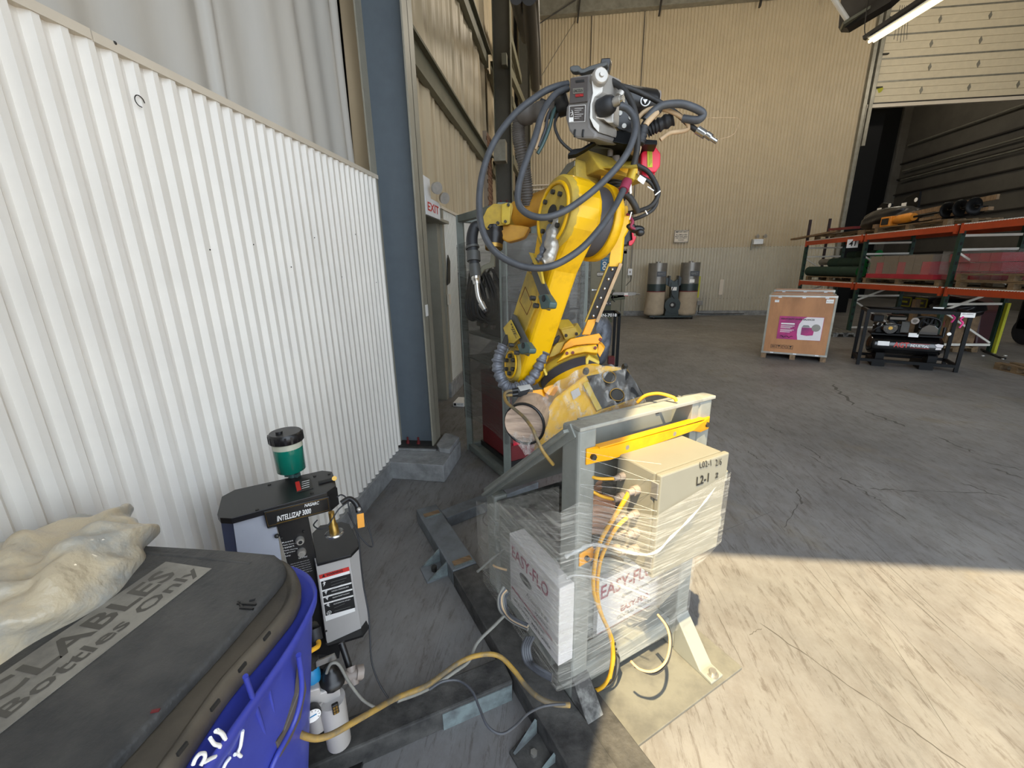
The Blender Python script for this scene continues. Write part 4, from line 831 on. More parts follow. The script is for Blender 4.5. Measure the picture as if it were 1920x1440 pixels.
# sleeves
sv = thing('cable_sleeve', 'crinkled silver cable sleeves looping around the robot shoulder', 'sleeve', P(960, 720, d=1.95))
MB().tube([P(x, y, d=1.93) for x, y in z2((155, 555), (115, 640), (85, 730), (80, 830), (110, 930), (160, 1030), (230, 1075), (320, 1060))], lambda t: .024 + .003 * math.sin(t * 47) + .003 * math.sin(t * 83 + 1), 16, 12).build('left_sleeve', 'sleeve', sv)
MB().tube([P(x, y, d=1.90) for x, y in z2((645, 640), (605, 740), (570, 830), (520, 920), (450, 1000), (370, 1050), (310, 1065))], lambda t: .023 + .003 * math.sin(t * 41 + 1) + .002 * math.sin(t * 77), 16, 12).build('right_sleeve', 'sleeve', sv)
for k in range(4):
    MB().tube([P(*z2((190 + k * 14, 440))[0], d=1.96), P(*z2((165 + k * 14, 500))[0], d=1.95), P(*z2((140 + k * 14, 570))[0], d=1.94)], .007, 8, 4).build('cable_core', 'hose_dark', sv)
    MB().tube([P(*z2((820 - k * 6, 455 + k * 16))[0], d=1.98), P(*z2((720 - k * 6, 530 + k * 18))[0], d=1.95), P(*z2((640 + k * 14, 620 + k * 8))[0], d=1.92)], .008, 8, 4).build('cable_core', 'hose_dark', sv)
slab(z2((650, 530), (680, 512), (740, 560), (725, 590), (700, 580)), pl_at(1025, 645, 1.9, (0, -1, 0)), V(0, .01, 0)).build('sleeve_tab', 'yel_pale', sv)
MB().tube([P(x, y, d=1.62) for x, y in z4((1195, 235), (1150, 330), (1110, 430), (1090, 520), (1095, 620), (1050, 720), (990, 760))], lambda t: .018 + .010 * math.sin(t * 3.14) + .003 * math.sin(t * 25), 14, 8).build('foil_wrap', 'foil', sv)
MB().tube([P(x, y, d=1.66) for x, y in z4((1090, 330), (1040, 420), (1010, 520), (990, 620), (960, 700), (920, 740))], lambda t: .013 + .003 * math.sin(t * 25), 12, 6).build('grey_sleeve', 'sleeve', sv)
cbk = thing('cable_connector', 'square grey connector block with yellow cables at the robot foot', 'connector', P(985, 730, d=1.8))
slab(z2((312, 1045), (470, 1020), (510, 1085), (350, 1115)), pl_at(982, 727, 1.80, (0, -.8, .6)), V(0, .02, -.03)).build('cover', 'steel', cbk, bevel=.003)
slab(z2((320, 1060), (350, 1115), (480, 1090), (400, 1190), (310, 1180)), pl_at(982, 735, 1.79, (0, -1, .1)), V(0, .04, 0)).build('body', 'mach_black', cbk, bevel=.004)
for dy in (0, 50):
    MB().cyl(P(*z2((330, 1095 + dy))[0], d=1.79), P(*z2((262, 1105 + dy))[0], d=1.79), .010, n=12).build('plug', 'mach_black', cbk)
    MB().tube([P(*z2(q)[0], d=dd) for q, dd in (((270, 1105 + dy), 1.79), ((210, 1110 + dy), 1.78), ((165, 1150 + dy * .4), 1.76), ((190, 1240), 1.7), ((280, 1320), 1.65), ((400, 1425), 1.58), ((500, 1560), 1.5), ((560, 1700), 1.48), ((640, 1850), 1.48), ((750, 1990), 1.52))], .0065, 8, 6).build('cable', 'cable_yel', cbk)
# wrapped roll at robot foot and film over the base
rc = P(985, 788, d=1.72)
rw = thing('wrapped_roll', 'pale roll under cling film just left of the robot base', 'roll', rc)
b = MB(); b.cyl(rc - SU * .02 - SW * .03, rc + SU * .10 + SW * .10, .085, n=32); b.build('roll', 'roll_paper', rw, bevel=.008)
b = MB(); b.tube([rc - SU * .025 - SW * .034 + (UZ * math.sin(t * .3) + SW * math.cos(t * .3) * .78 - SU * math.cos(t * .3) * .6) * .086 for t in range(21)], .006, 6, 2, closed=True); b.build('edge_band', 'mach_black', rw)
fb = thing('base_film', 'glossy crumpled cling film stretched over the robot base and connectors', 'film', P(1100, 740, d=1.7))
rnd = random.Random(11)
def filmfn(u, v):
    top = [(960, 808), (1000, 765), (1035, 722), (1075, 696), (1110, 684), (1140, 684), (1165, 686), (1180, 690), (1214, 748)]
    bt = [(985, 850), (1010, 842), (1040, 828), (1070, 812), (1095, 798), (1130, 782), (1160, 772), (1190, 762), (1216, 754)]
    t = u * 8; i = min(7, int(t)); w = t - i; a = (top[i][0] * (1 - w) + top[i + 1][0] * w, top[i][1] * (1 - w) + top[i + 1][1] * w); c = (bt[i][0] * (1 - w) + bt[i + 1][0] * w, bt[i][1] * (1 - w) + bt[i + 1][1] * w)
    x = a[0] * (1 - v) + c[0] * v; y = a[1] * (1 - v) + c[1] * v
    q = PP(x, y, (bpl[0] + bpl[1] * .035, bpl[1])); return q + bpl[1] * (.012 * math.sin(u * 31 + v * 3) * math.sin(v * 9 + u * 4) + .006 * math.sin(u * 70 + v * 13) - .03 * (1 - math.sin(math.pi * min(1, max(0, u)))) )
MB().grid(filmfn, 70, 24).build('film_sheet', 'film_base', fb)
tag(catpath([(1195, 755, 1.68), (1210, 742, 1.66), (1235, 738, 1.63), (1262, 745, 1.6), (1268, 752, 1.6)], .007, 'yellow_hose', 'cable_yel2'), 'short tan hose end arching over the top lip of the stand', 'hose')
slab([(1157, 424), (1168, 405), (1179, 404), (1178, 428), (1168, 445), (1164, 488), (1160, 500), (1141, 500), (1143, 480), (1150, 440)], pl_at(1160, 440, 1.80, (.1, -.97, .1)), V(.01, .012, 0)).build('hose_arm_bracket', 'yel', rob, bevel=.003)
slab(z1((1020, 830), (1155, 820), (1165, 1060), (1070, 970), (1020, 1040)), pl_at(1165, 400, 1.83, (.1, -.97, .1)), V(.01, .05, 0)).build('bracket_plate', 'yel', rob, bevel=.003)
p_, q_ = P(1152, 494, d=1.83), P(1108, 602, d=1.94)
MB().bar(p_, q_, .050, .018, up=V(0, 1, 0)).build('strut_web', 'mach_black', rob, bevel=.002)
MB().bar(p_ + V(.026, -.012, 0), q_ + V(.026, -.012, 0), .014, .03, up=V(0, 1, 0)).build('strut_edge', 'cable_tan', rob)
MB().bar(p_ + V(-.026, -.012, 0), q_ + V(-.026, -.012, 0), .007, .03, up=V(0, 1, 0)).build('strut_edge', 'yel_dust_shade', rob)
for k in range(6):
    c = p_.lerp(q_, .1 + k * .16) - V(0, .012, 0); MB().ball(c, .008, 6).build('strut_screw', 'chrome', rob)
slab(z2((1165, 255), (1272, 240), (1240, 330), (1195, 435), (1095, 435), (1130, 350)), pl_at(1105, 610, 1.93, (0, -1, .1)), V(0, .03, 0)).build('strut_foot', 'orange', rob, bevel=.003)
# servo amplifier with red trim beneath the elbow
sa = slab(z1((860, 1230), (1110, 1060), (1230, 1050), (1225, 1250), (1180, 1300), (850, 1345)), pl_at(1170, 455, 1.95, (.1, -.97, .0)), V(.02, .12, 0)).build('black_unit', 'mach_black', rob, bevel=.004)
slab(z1((1205, 1140), (1232, 1130), (1235, 1190), (1265, 1205), (1235, 1270), (1200, 1310), (1170, 1308), (1172, 1260), (1215, 1240)), pl_at(1180, 450, 1.93, (.1, -.97, .0)), V(.01, .06, 0)).build('red_trim', 'red', rob, bevel=.002)
rpl = pl_at(1220, 300, 1.76, (.15, -.97, .1))
rd = slab(z1((1325, 170), (1425, 85), (1500, 90), (1565, 180), (1560, 330), (1500, 415), (1415, 410), (1320, 330)), rpl, V(.0, .08, -.004)).build('red_cap', 'red', rob, bevel=.006, label='bright red octagonal plastic cap')
slab(z1((1330, 330), (1420, 400), (1500, 400), (1490, 450), (1380, 490), (1330, 460)), (rpl[0] + V(0, .03, 0), rpl[1]), V(0, .06, 0)).build('cap_skirt', 'red', rd, bevel=.004)
slab(z1((1397, 133), (1460, 133), (1462, 352), (1400, 352)), (rpl[0] - V(0, .001, 0), rpl[1]), V(0, -.0015, 0)).build('yellow_sticker', 'hivis', rd)
for k in range(3): tq('WARNING LASER', (rpl[0] - V(0, .003, 0), rpl[1]), z1((1418 + k * 14, 150))[0], z1((1418 + k * 14, 340 - k * 20))[0], z1((1426 + k * 14, 150))[0], 'print_black', rd)
slab(z1((1310, 445), (1388, 495), (1352, 562), (1268, 505)), pl_at(1203, 335, 1.74, (0, -1, 0)), V(0, .002, 0)).build('white_tag', 'paper', rd)
# ------------------------------------------------------------------ wire feeder on top of the robot
wf = thing('wire_feeder', 'grey wire feeder with a white dial and black lever on top of the robot', 'wire feeder', P(1110, 240, d=1.7))
fn_ = Vector((-.30, -.95, .05)).normalized(); fpl = (P(1100, 200, d=1.60), fn_)
bk_ = Vector((.10, .11, 0))
slab(z3((358, 290), (575, 250), (640, 232), (640, 300), (640, 420), (570, 540), (560, 640), (575, 780), (640, 850), (620, 912), (420, 908), (350, 830), (315, 700), (325, 590), (352, 545)), fpl, bk_).build('front_shell', 'feeder_grey', wf, bevel=.010)
slab(z3((372, 305), (550, 285), (545, 540), (362, 560)), (fpl[0] + fn_ * .003, fn_), fn_ * .004).build('cover_panel', 'feeder_dark', wf, bevel=.002)
slab(z3((420, 325), (508, 315), (510, 338), (425, 348)), (fpl[0] + fn_ * .008, fn_), fn_ * .001).build('cover_slot', 'print_black', wf)
slab(z3((395, 405), (500, 397), (500, 450), (397, 458)), (fpl[0] + fn_ * .008, fn_), fn_ * .001).build('badge', 'galv', wf)
slab(z3((420, 462), (503, 455), (503, 485), (422, 492)), (fpl[0] + fn_ * .008, fn_), fn_ * .001).build('badge_red', 'redbrown', wf)
bp2 = (fpl[0] + fn_ * .0095, fn_)
tq('LINCOLN', bp2, z3((402, 447))[0], z3((494, 440))[0], z3((401, 415))[0], 'print_black', wf, bold=True)
tq('ELECTRIC', bp2, z3((424, 489))[0], z3((500, 482))[0], z3((423, 466))[0], 'print_red', wf, bold=True)
slab(z3((362, 582), (520, 570), (515, 735), (358, 742)), (fpl[0] + fn_ * .001, fn_), fn_ * .001).build('warning_label', 'feeder_dark', wf)
b = MB()
for a_, b_ in (((362, 582), (520, 570)), ((520, 570), (515, 735)), ((515, 735), (358, 742)), ((358, 742), (362, 582))): b.bar(PP(*z3(a_)[0], bp2), PP(*z3(b_)[0], bp2), .0012, .001)
for k in range(6): b.bar(PP(*z3((412, 605 + k * 20))[0], bp2), PP(*z3((500 - (k % 3) * 20, 600 + k * 20))[0], bp2), .0012, .001)
for a_, b_ in (((385, 620), (395, 650)), ((395, 650), (375, 680)), ((395, 650), (400, 690)), ((370, 650), (398, 640))): b.bar(PP(*z3(a_)[0], bp2), PP(*z3(b_)[0], bp2), .002, .001)
b.build('label_print', 'paper', wf)
slab(z3((360, 695), (402, 692), (402, 735), (360, 740)), (fpl[0] + fn_ * .002, fn_), fn_ * .001).build('label_square', 'paper', wf)
for x in (418, 500):
    b = MB(); b.tube([PP(*z3(p)[0], (fpl[0] + fn_ * .002, fn_)) for p in ((x, 815), (x - 5, 850), (x - 5, 890))], .004, 8, 3); b.build('shell_slot', 'print_black', wf)
sp = (fpl[0] + Vector((.02, -.02, 0)), Vector((.35, -.93, .05)).normalized())
slab(z3((575, 250), (690, 225), (705, 300), (690, 440), (610, 490), (585, 560), (590, 700), (660, 760), (655, 850), (600, 790), (560, 700), (565, 560), (590, 450)), sp, bk_ * .8).build('side_casting', 'alu', wf, bevel=.005)
b = MB(); c = P(*z3((650, 315))[0], d=1.575); dn = Vector((.30, -.93, .15)).normalized(); b.lathe(c - dn * .02, c + dn * .03, [(0, .032), (.5, .032), (.9, .031), (1, .025)], n=32); b.lathe(c + dn * .03, c + dn * .036, [(0, .010), (1, .008)], n=16); b.build('dial', 'alu', wf)
# connector block at the right of the feeder
slab(z3((640, 505), (800, 480), (808, 600), (800, 750), (740, 750), (700, 715), (612, 700), (618, 540)), pl_at(1135, 205, 1.60, (.2, -.97, .1)), V(.03, .06, 0)).build('drive_block', 'alu', wf, bevel=.006)
c = P(*z3((735, 580))[0], d=1.585); d2 = Vector((.80, -.55, .12)).normalized()
b = MB(); b.lathe(c - d2 * .03, c + d2 * .03, [(0, .034), (.6, .036), (.9, .03), (1, .024)], n=28); b.build('rubber_boot', 'rub_black', wf)
b = MB(); b.cyl(c + d2 * .03, c + d2 * .058, .017, n=6); b.build('hex_nut', 'alu', wf); b = MB(); b.cyl(c + d2 * .058, c + d2 * .07, .013, n=16); b.build('ferrule', 'chrome', wf)
c = P(*z3((835, 520))[0], d=1.60); e2 = P(*z3((880, 450))[0], d=1.60)
b = MB(); b.cyl(c, c.lerp(e2, .5), .006, n=10); b.cyl(c.lerp(e2, .45), e2, .016, n=16); b.build('thumb_screw', 'alu', wf)
lv = slab(z3((360, 185), (395, 170), (450, 168), (480, 200), (500, 205), (560, 175), (735, 125), (742, 165), (700, 185), (560, 225), (500, 248), (470, 250), (440, 235), (400, 238), (365, 225)), pl_at(1100, 125, 1.60, (0, -1, .2)), V(.01, .035, 0)).build('lever', 'brkt_grey', wf, bevel=.005)
slab(z3((680, 100), (770, 95), (770, 130), (745, 250), (720, 290), (700, 215), (665, 205), (672, 130)), pl_at(1135, 125, 1.63, (0, -1, .1)), V(.01, .035, 0)).build('lever_post', 'mach_black', wf, bevel=.004)
slab(z3((745, 395), (800, 390), (980, 450), (985, 790), (1010, 860), (850, 815), (740, 700), (700, 400)), pl_at(1150, 200, 1.68, (.3, -.95, 0)), V(.04, .12, 0)).build('motor_bracket', 'mach_black', wf, bevel=.004)
for p in z3((865, 658), (905, 785), (970, 700)): c = P(*p, d=1.665); MB().cyl(c, c - V(0, .01, 0), .009, n=12).build('bolt', 'steel', wf)
b = MB(); b.lathe(P(*z3((900, 530))[0], d=1.80), P(*z3((1230, 570))[0], d=1.80), [(0, .058), (.05, .06), (.9, .056), (1, .045)], n=32); b.build('drive_motor', 'mach_black', wf)
b = MB(); b.lathe(P(*z3((1200, 520))[0], d=1.80), P(*z3((1250, 525))[0], d=1.80), [(0, .04), (1, .036)], n=24); b.build('motor_cap', 'gland', wf)
c = P(*z3((1120, 528))[0], d=1.742)
b = MB(); b.tube([c + V(math.cos(t * .45), 0, math.sin(t * .45)) * .019 for t in range(14)], .003, 5, 1, closed=True); b.prism([c + V(math.cos(t * 2.09 + .5), 0, math.sin(t * 2.09 + .5)) * .011 for t in range(3)], V(0, .001, 0)); b.build('gear_emblem', 'print_white', wf)
pk = slab(z3((650, 890), (690, 820), (930, 825), (990, 860), (1000, 905), (1240, 920), (1240, 965), (900, 960), (640, 905)), pl_at(1150, 250, 1.68, (0, -.9, .4)), V(.02, .22, .0)).build('mounting_tray', 'comp_frame', wf, bevel=.003)
slab(z3((345, 1060), (395, 1010), (480, 1000), (640, 905), (645, 925), (520, 1010), (430, 1060), (350, 1075)), pl_at(1090, 272, 1.68, (0, -1, .3)), V(0, .06, 0)).build('tray_lip', 'comp_frame', wf, bevel=.002)
slab(z3((560, 960), (900, 960), (1060, 985), (1040, 1060), (820, 1010), (560, 1000)), pl_at(1130, 272, 1.78, (0, -1, .3)), V(0, .16, 0)).build('tray_spacer', 'girt', wf, bevel=.002)
slab(z3((1060, 990), (1130, 965), (1230, 1000), (1230, 1130), (1060, 1120)), pl_at(1215, 285, 1.86, (0, -1, .1)), V(0, .05, 0)).build('rear_red_box', 'redbrown', wf, bevel=.003)
# torch outlet hose (left): black boss, conduit and corrugated hose dropping behind
wp2 = z3((345, 530), (240, 560))
b = MB(); b.lathe(P(1068, 192, d=1.72), P(1045, 204, d=1.74), [(0, .055), (.4, .052), (.5, .040), (1, .036)], n=24); b.build('outlet_boss', 'mach_black', wf)
ch = thing('corrugated_conduit', 'thick dark conduit bending down behind the robot from the feeder', 'conduit', P(990, 240, d=1.85))
b = MB(); b.lathe(P(1045, 203, d=1.74), P(975, 217, d=1.82), [(0, .034), (.3, .034), (.32, .040), (.5, .040), (.52, .036), (.7, .036), (.72, .042), (.95, .042), (1, .035)], n=24); b.build('rigid_section', 'conduit_grey', ch)
b = MB(); b.tube([P(978, 215, d=1.82), P(972, 240, d=1.84), P(975, 270, d=1.86), P(982, 310, d=1.9), P(987, 345, d=1.94), P(989, 385, d=1.98)], lambda t: .028 + .0035 * math.sin(t * 260), 14, 26); b.build('corrugated_section', 'conduit_grey', ch)
MB().lathe(P(1017, 196, d=1.76), P(1020, 186, d=1.75), [(0, .02), (1, .014)], n=12).build('conduit_clamp', 'hose_dark', ch)
# ------------------------------------------------------------------ robot hoses
def hose(pts, r, m, lab, name='robot_hose', cat='hose', n=12, parent=None):
    o = catpath(pts, r, name, m, parent, n=n, res=8)
    if not parent: tag(o, lab, cat)
    return o
L1 = [(1065, 157, 1.70), (1040, 163, 1.68), (1012, 177, 1.66), (965, 214, 1.62), (924, 271, 1.58), (902, 339, 1.55), (900, 408, 1.52), (915, 455, 1.50), (943, 483, 1.49), (987, 501, 1.48), (1034, 499, 1.47), (1084, 471, 1.48), (1121, 433, 1.50), (1152, 389, 1.54), (1171, 352, 1.58)]
h1 = hose(L1, .0125, 'hose_grey', 'longest grey hose making the big outer loop left of the robot')
b = MB(); b.cyl(P(1169, 357, d=1.577), P(1176, 340, d=1.59), .019, n=16); b.build('tape_wrap', 'print_maroon', h1)
L2 = [(1065, 166, 1.68), (1040, 178, 1.66), (1018, 210, 1.62), (1002, 261, 1.58), (981, 318, 1.55), (971, 361, 1.53), (975, 388, 1.52), (996, 404, 1.51), (1027, 407, 1.50), (1065, 392, 1.50), (1112, 358, 1.50), (1152, 319, 1.51), (1177, 285, 1.52), (1190, 250, 1.53), (1190, 224, 1.54), (1178, 205, 1.545), (1163, 199, 1.55)]
hose(L2, .0125, 'hose_grey', 'grey hose from the feeder nut, forming the inner loop across the elbow')
hose([(1138, 148, 1.62), (1165, 164, 1.60), (1184, 192, 1.59), (1194, 230, 1.59), (1195, 275, 1.60), (1188, 310, 1.62), (1180, 335, 1.62)], .012, 'hose_dark', 'dark hose arching from behind the lever down the right side')
h4 = hose([(1138, 155, 1.66), (1184, 167, 1.66), (1237, 192, 1.66), (1270, 214, 1.65), (1290, 232, 1.64), (1308, 246, 1.63)], .010, 'hose_dark', 'dark hose running right from the feeder to a silver hydraulic fitting')
b = MB(); b.cyl(P(1308, 244, d=1.63), P(1322, 253, d=1.62), .017, n=6); b.cyl(P(1325, 252, d=1.62), P(1333, 258, d=1.615), .014, n=6); b.cyl(P(1321, 251, d=1.62), P(1344, 266, d=1.61), .0085, n=14); b.build('hydraulic_fitting', 'chrome', h4)
hose([(1210, 226, 1.62), (1226, 208, 1.61), (1245, 197, 1.6), (1277, 195, 1.59), (1305, 204, 1.59), (1318, 214, 1.60), (1308, 225, 1.61), (1280, 222, 1.63)], .0145, 'hose_grey', 'thick grey hose bending in a tight U at the right')
hose([(1190, 232, 1.66), (1205, 212, 1.65), (1228, 203, 1.64), (1260, 210, 1.63), (1285, 226, 1.63), (1291, 240, 1.64), (1280, 246, 1.65), (1255, 250, 1.66), (1238, 262, 1.67)], .0085, 'cable_tan', 'thin braided tan hose curling under the thick grey one')
cn = MB(); cn.tube([P(1212, 246, d=1.72), P(1222, 240, d=1.71), P(1236, 234, d=1.70), P(1262, 222, d=1.68)], lambda t: .026 + .003 * math.sin(t * 40), 18, 10); tag(cn.build('rubber_cone', 'rub_black'), 'ribbed black rubber cone pointing right beside the feeder', 'cone')
tw = thing('taped_hose_joint', 'taped tan and grey hose splice hanging between feeder and red cap', 'hose', P(1195, 240, d=1.63))
catpath([(1237, 205, 1.62), (1222, 220, 1.62), (1207, 235, 1.63), (1198, 262, 1.64), (1193, 285, 1.65), (1190, 310, 1.66)], .013, 'bundle', 'hose_dark', tw)
catpath([(1232, 210, 1.61), (1215, 228, 1.61), (1210, 236, 1.61)], .012, 'cloth_tape', 'cable_tan', tw)
b = MB(); b.cyl(P(1194, 276, d=1.635), P(1191, 288, d=1.635), .019, n=14); b.build('yellow_collar', 'cable_tan', tw)
b = MB(); b.cyl(P(1186, 318, d=1.62), P(1181, 338, d=1.62), .017, n=14); b.build('yellow_collar', 'yel_pale', tw)
b = MB(); b.tube([P(1207, 238, d=1.62), P(1203, 255, d=1.625), P(1199, 270, d=1.63)], lambda t: .020 + .003 * math.sin(t * 30), 14, 6); b.build('tape_wrap', 'rub_black', tw)
for k, (pts, r, m) in enumerate((([(1060, 178, 1.72), (1040, 205, 1.72), (1030, 240, 1.72), (1018, 270, 1.73), (1008, 288, 1.74)], .008, 'teal_block'), ([(1052, 180, 1.73), (1030, 210, 1.73), (1022, 245, 1.73), (1010, 275, 1.74)], .007, 'hose_grey'), ([(1046, 180, 1.73), (1022, 215, 1.73), (1014, 250, 1.73), (1004, 280, 1.74)], .006, 'cable_tan'))):
    hose(pts, r, m, ['teal signal cable hanging left of the feeder with zip ties', 'grey signal cable beside the teal one left of the feeder', 'tan signal cable beside the grey one left of the feeder'][k], 'signal_cable', 'cable', 8)
hose([(1046, 214, 1.72), (1040, 235, 1.70), (1050, 262, 1.69), (1068, 280, 1.70), (1080, 286, 1.71)], .006, 'hose_dark', 'thin black cable looping below the feeder to the tray', 'signal_cable', 'cable', 8)
for k, (pts, r) in enumerate((([(1195, 310, 1.75), (1215, 322, 1.75), (1230, 345, 1.75), (1234, 365, 1.75), (1222, 385, 1.76), (1200, 395, 1.78), (1178, 400, 1.8)], .010), ([(1200, 330, 1.76), (1222, 345, 1.76), (1232, 372, 1.76), (1225, 392, 1.77), (1205, 405, 1.78), (1185, 412, 1.8)], .008), ([(1165, 360, 1.74), (1180, 370, 1.74), (1190, 385, 1.75), (1195, 398, 1.77)], .014))):
    hose(pts, r, 'hose_dark', ['outer black cable bowing right below the red cap', 'inner black cable bowing right below the red cap', 'short glossy black hose at the elbow right side'][k], 'loop_cable', 'cable', 8)
for p, q, k in (((1228, 366), (1238, 358), 0), ((1214, 350), (1226, 358), 1), ((1210, 395), (1214, 402), 2), ((1184, 398), (1180, 412), 3)):
    tag(MB().cyl(P(*p, d=1.735), P(*q, d=1.735), .003, n=6).build('zip_tie', 'paper'), ['white zip tie end on the bowed cables, furthest right', 'white zip tie beneath the white tag', 'lower white zip tie on the bowed cables', 'white zip tie by the yellow bracket'][k], 'zip tie')
b = MB(); b.ball(P(1194, 430, d=1.80), .024, 8, (1.4, .8, .7)); b.ball(P(1200, 436, d=1.79), .02, 8, (1, .8, .8)); b.ball(P(1182, 425, d=1.80), .02, 8, (1.2, .8, .7)); tag(b.build('plug_cluster', 'mach_black'), 'bundle of black connectors right of the yellow hose bracket', 'connector')
hose([(1176, 401, 1.8), (1186, 415, 1.79), (1183, 425, 1.79), (1192, 430, 1.79)], .007, 'print_maroon', 'short red cable among the black connectors', 'signal_cable', 'cable', 8)
b = MB()
for k in range(9):
    y = 335 + k * 6; b.tube([P(1130 + k * 3, y + 6, d=1.79), P(1150 + (k % 3) * 6, y, d=1.76), P(1175 - k, y + 10, d=1.78)], .008, 7, 4)
b.build('cable_nest', 'hose_dark', rob)
slab(z1((1180, 560), (1205, 560), (1210, 670), (1185, 680)), pl_at(1182, 355, 1.72, (0, -1, 0)), V(0, .002, 0)).build('white_strip', 'paper', rob)
tag(MB().tube([P(1306, 222, d=1.62), P(1340, 221, d=1.62), P(1384, 222, d=1.62), P(1382, 240, d=1.62), P(1372, 254, d=1.62), P(1345, 262, d=1.62)], .0011, 4, 4).build('loose_thread', 'cable_tan'), 'hair-thin loose wire loop at the silver fitting', 'wire')
# ================================================================== RECYCLING BIN, lower left
ZL = 1.05
bn = thing('recycling_bin', 'big blue wheeled recycling bin with dirty dark lid, lower left corner', 'bin', (-.95, .45, 0))
rimpx = [(529, 1050), (548, 1064), (558, 1082), (559, 1104), (544, 1137), (494, 1198), (425, 1276), (356, 1373), (314, 1434)]
rim = [P(x, y, Z=ZL) for x, y in rimpx] + [V(-.60, .22, ZL), V(-.66, .14, ZL), V(-1.28, .14, ZL), V(-1.36, .22, ZL), V(-1.36, .84, ZL), V(-1.32, .90, ZL), P(266, 1022, Z=ZL), P(484, 1041, Z=ZL)]
cen = sum(rim, Vector()) / len(rim)
def scl(pts, k, z): return [Vector((cen.x + (p.x - cen.x) * k, cen.y + (p.y - cen.y) * k, z)) for p in pts]
def loft(loops, cap0=False, cap1=False, smooth=True):
    b = MB(); n = len(loops[0]); vs = [p for l in loops for p in l]; fs = []
    for k in range(len(loops) - 1):
        for i in range(n): j = (i + 1) % n; fs.append((k * n + i, k * n + j, (k + 1) * n + j, (k + 1) * n + i))
    b.add(vs, fs, smooth)
    if cap0: b.add(loops[0], [tuple(range(n))])
    if cap1: b.add(loops[-1], [tuple(range(n - 1, -1, -1))])
    return b
def smoothloop(pts, k=4):
    m = len(pts); out = []
    for i in range(m):
        a, b, c, d = pts[i - 1], pts[i], pts[(i + 1) % m], pts[(i + 2) % m]
        for q in range(k):
            t = q / k; out.append(0.5 * ((2 * b) + (c - a) * t + (2 * a - 5 * b + 4 * c - d) * t * t + (3 * b - a - 3 * c + d) * t ** 3))
    return out
rs = smoothloop(rim)
lid = loft([scl(rs, .97, ZL - .05), scl(rs, 1.0, ZL - .045), scl(rs, 1.012, ZL - .02), scl(rs, 1.0, ZL - .002), scl(rs, .965, ZL + .006), scl(rs, .93, ZL - .004), scl(rs, .90, ZL - .008)], True, True).build('lid', 'bin_rim', bn)
ppx = [(500, 1040), (520, 1044), (535, 1062), (528, 1087), (467, 1157), (411, 1221), (300, 1340), (215, 1432)]
pan = [P(x, y, Z=ZL + .012) for x, y in ppx] + [V(-.70, .17, ZL), V(-1.25, .17, ZL), V(-1.33, .24, ZL), V(-1.32, .82, ZL), V(-1.26, .865, ZL), P(375, 1037, Z=ZL)]
ps = smoothloop(pan)
loft([scl(ps, .998, ZL - .004), scl(ps, 1.0, ZL + .008), scl(ps, .985, ZL + .016), scl(ps, .93, ZL + .017)], False, True).build('lid_panel', 'bin_lid', lid)
# raised rolled bead along the far edge
MB().tube([P(270, 1038, Z=ZL + .014), P(380, 1048, Z=ZL + .014), P(470, 1058, Z=ZL + .014)], .006, 8, 4).build('lid_bead', 'bin_lid', lid)
lz = ZL + .018
q1, q2, q3, q4 = P(290, 1068, Z=lz), P(397, 1068, Z=lz), P(0, 1395, Z=lz), P(-120, 1300, Z=lz)
dirY = (P(385, 1085, Z=lz) - P(0, 1390, Z=lz)).normalized(); dX = Vector((-dirY.y, dirY.x, 0))
o0 = P(397, 1066, Z=lz)
MB().obox(o0 + V(0, 0, -.0005), -dirY * .66, dX * .145, V(0, 0, .001)).build('label_band', 'lid_label', lid)
e0 = o0 + dX * .010 - dirY * .008
text('and Bottles Only', e0 - dirY * .50, e0, e0 - dirY * .50 + dX * .048, 'lid_print', lid, bold=True)
e1 = o0 + dX * .070 - dirY * .03
text('RECYCLABLES', e1 - dirY * .56, e1, e1 - dirY * .56 + dX * .058, 'lid_print', lid, bold=True)
for (p, q) in (((445, 1132), (480, 1134)), ((450, 1140), (475, 1142)), ((468, 1126), (478, 1124)), ((447, 1128), (455, 1140))): MB().tube([P(*p, Z=lz), P(*q, Z=lz)], .003, 6, 1).build('gouge_mark', 'mach_black', lid)
MB().obox(P(282, 1338, Z=lz), V(.012, .004, 0), V(-.002, .005, 0), V(0, 0, .002)).build('rust_chip', 'redbrown', lid)
# body
lugs = [P(x, y, Z=ZL - .03) for x, y in ((540, 1058), (578, 1062), (594, 1079), (599, 1104), (585, 1140))]
body_top = smoothloop([P(534, 1052, Z=1.02), P(572, 1066, Z=1.02), P(590, 1088, Z=1.02), P(590, 1118, Z=1.02), V(-.578, .66, 1.02), V(-.575, .50, 1.02), V(-.575, .30, 1.02), V(-.60, .16, 1.02), V(-1.30, .12, 1.02), V(-1.37, .25, 1.02), V(-1.37, .80, 1.02), V(-1.32, .89, 1.02), V(-.85, .90, 1.02)])
c2_ = sum(body_top, Vector()) / len(body_top)
def bs_(k, z, dx=0): return [Vector((c2_.x + (p.x - c2_.x) * k + dx, c2_.y + (p.y - c2_.y) * k, z)) for p in body_top]
body = loft([bs_(.80, 1.0), bs_(.965, 1.0), bs_(.985, 1.012), bs_(1.0, 1.008), bs_(.99, .985), bs_(.94, .95), bs_(.87, .80), bs_(.70, .45), bs_(.60, .10), bs_(.57, .08)], False, True).build('body', 'bin_blue', bn)
BPL = (Vector((-.592, 0, .95)), Vector((1, 0, -.19)).normalized())
def on(x, y, X=-.606): return PP(x, y, (BPL[0] + Vector((X + .606, 0, 0)), BPL[1]))
MB().tube([on(460, 1268), on(484, 1340), on(508, 1418)], .005, 8, 3).build('moulded_rib', 'bin_blue', body)
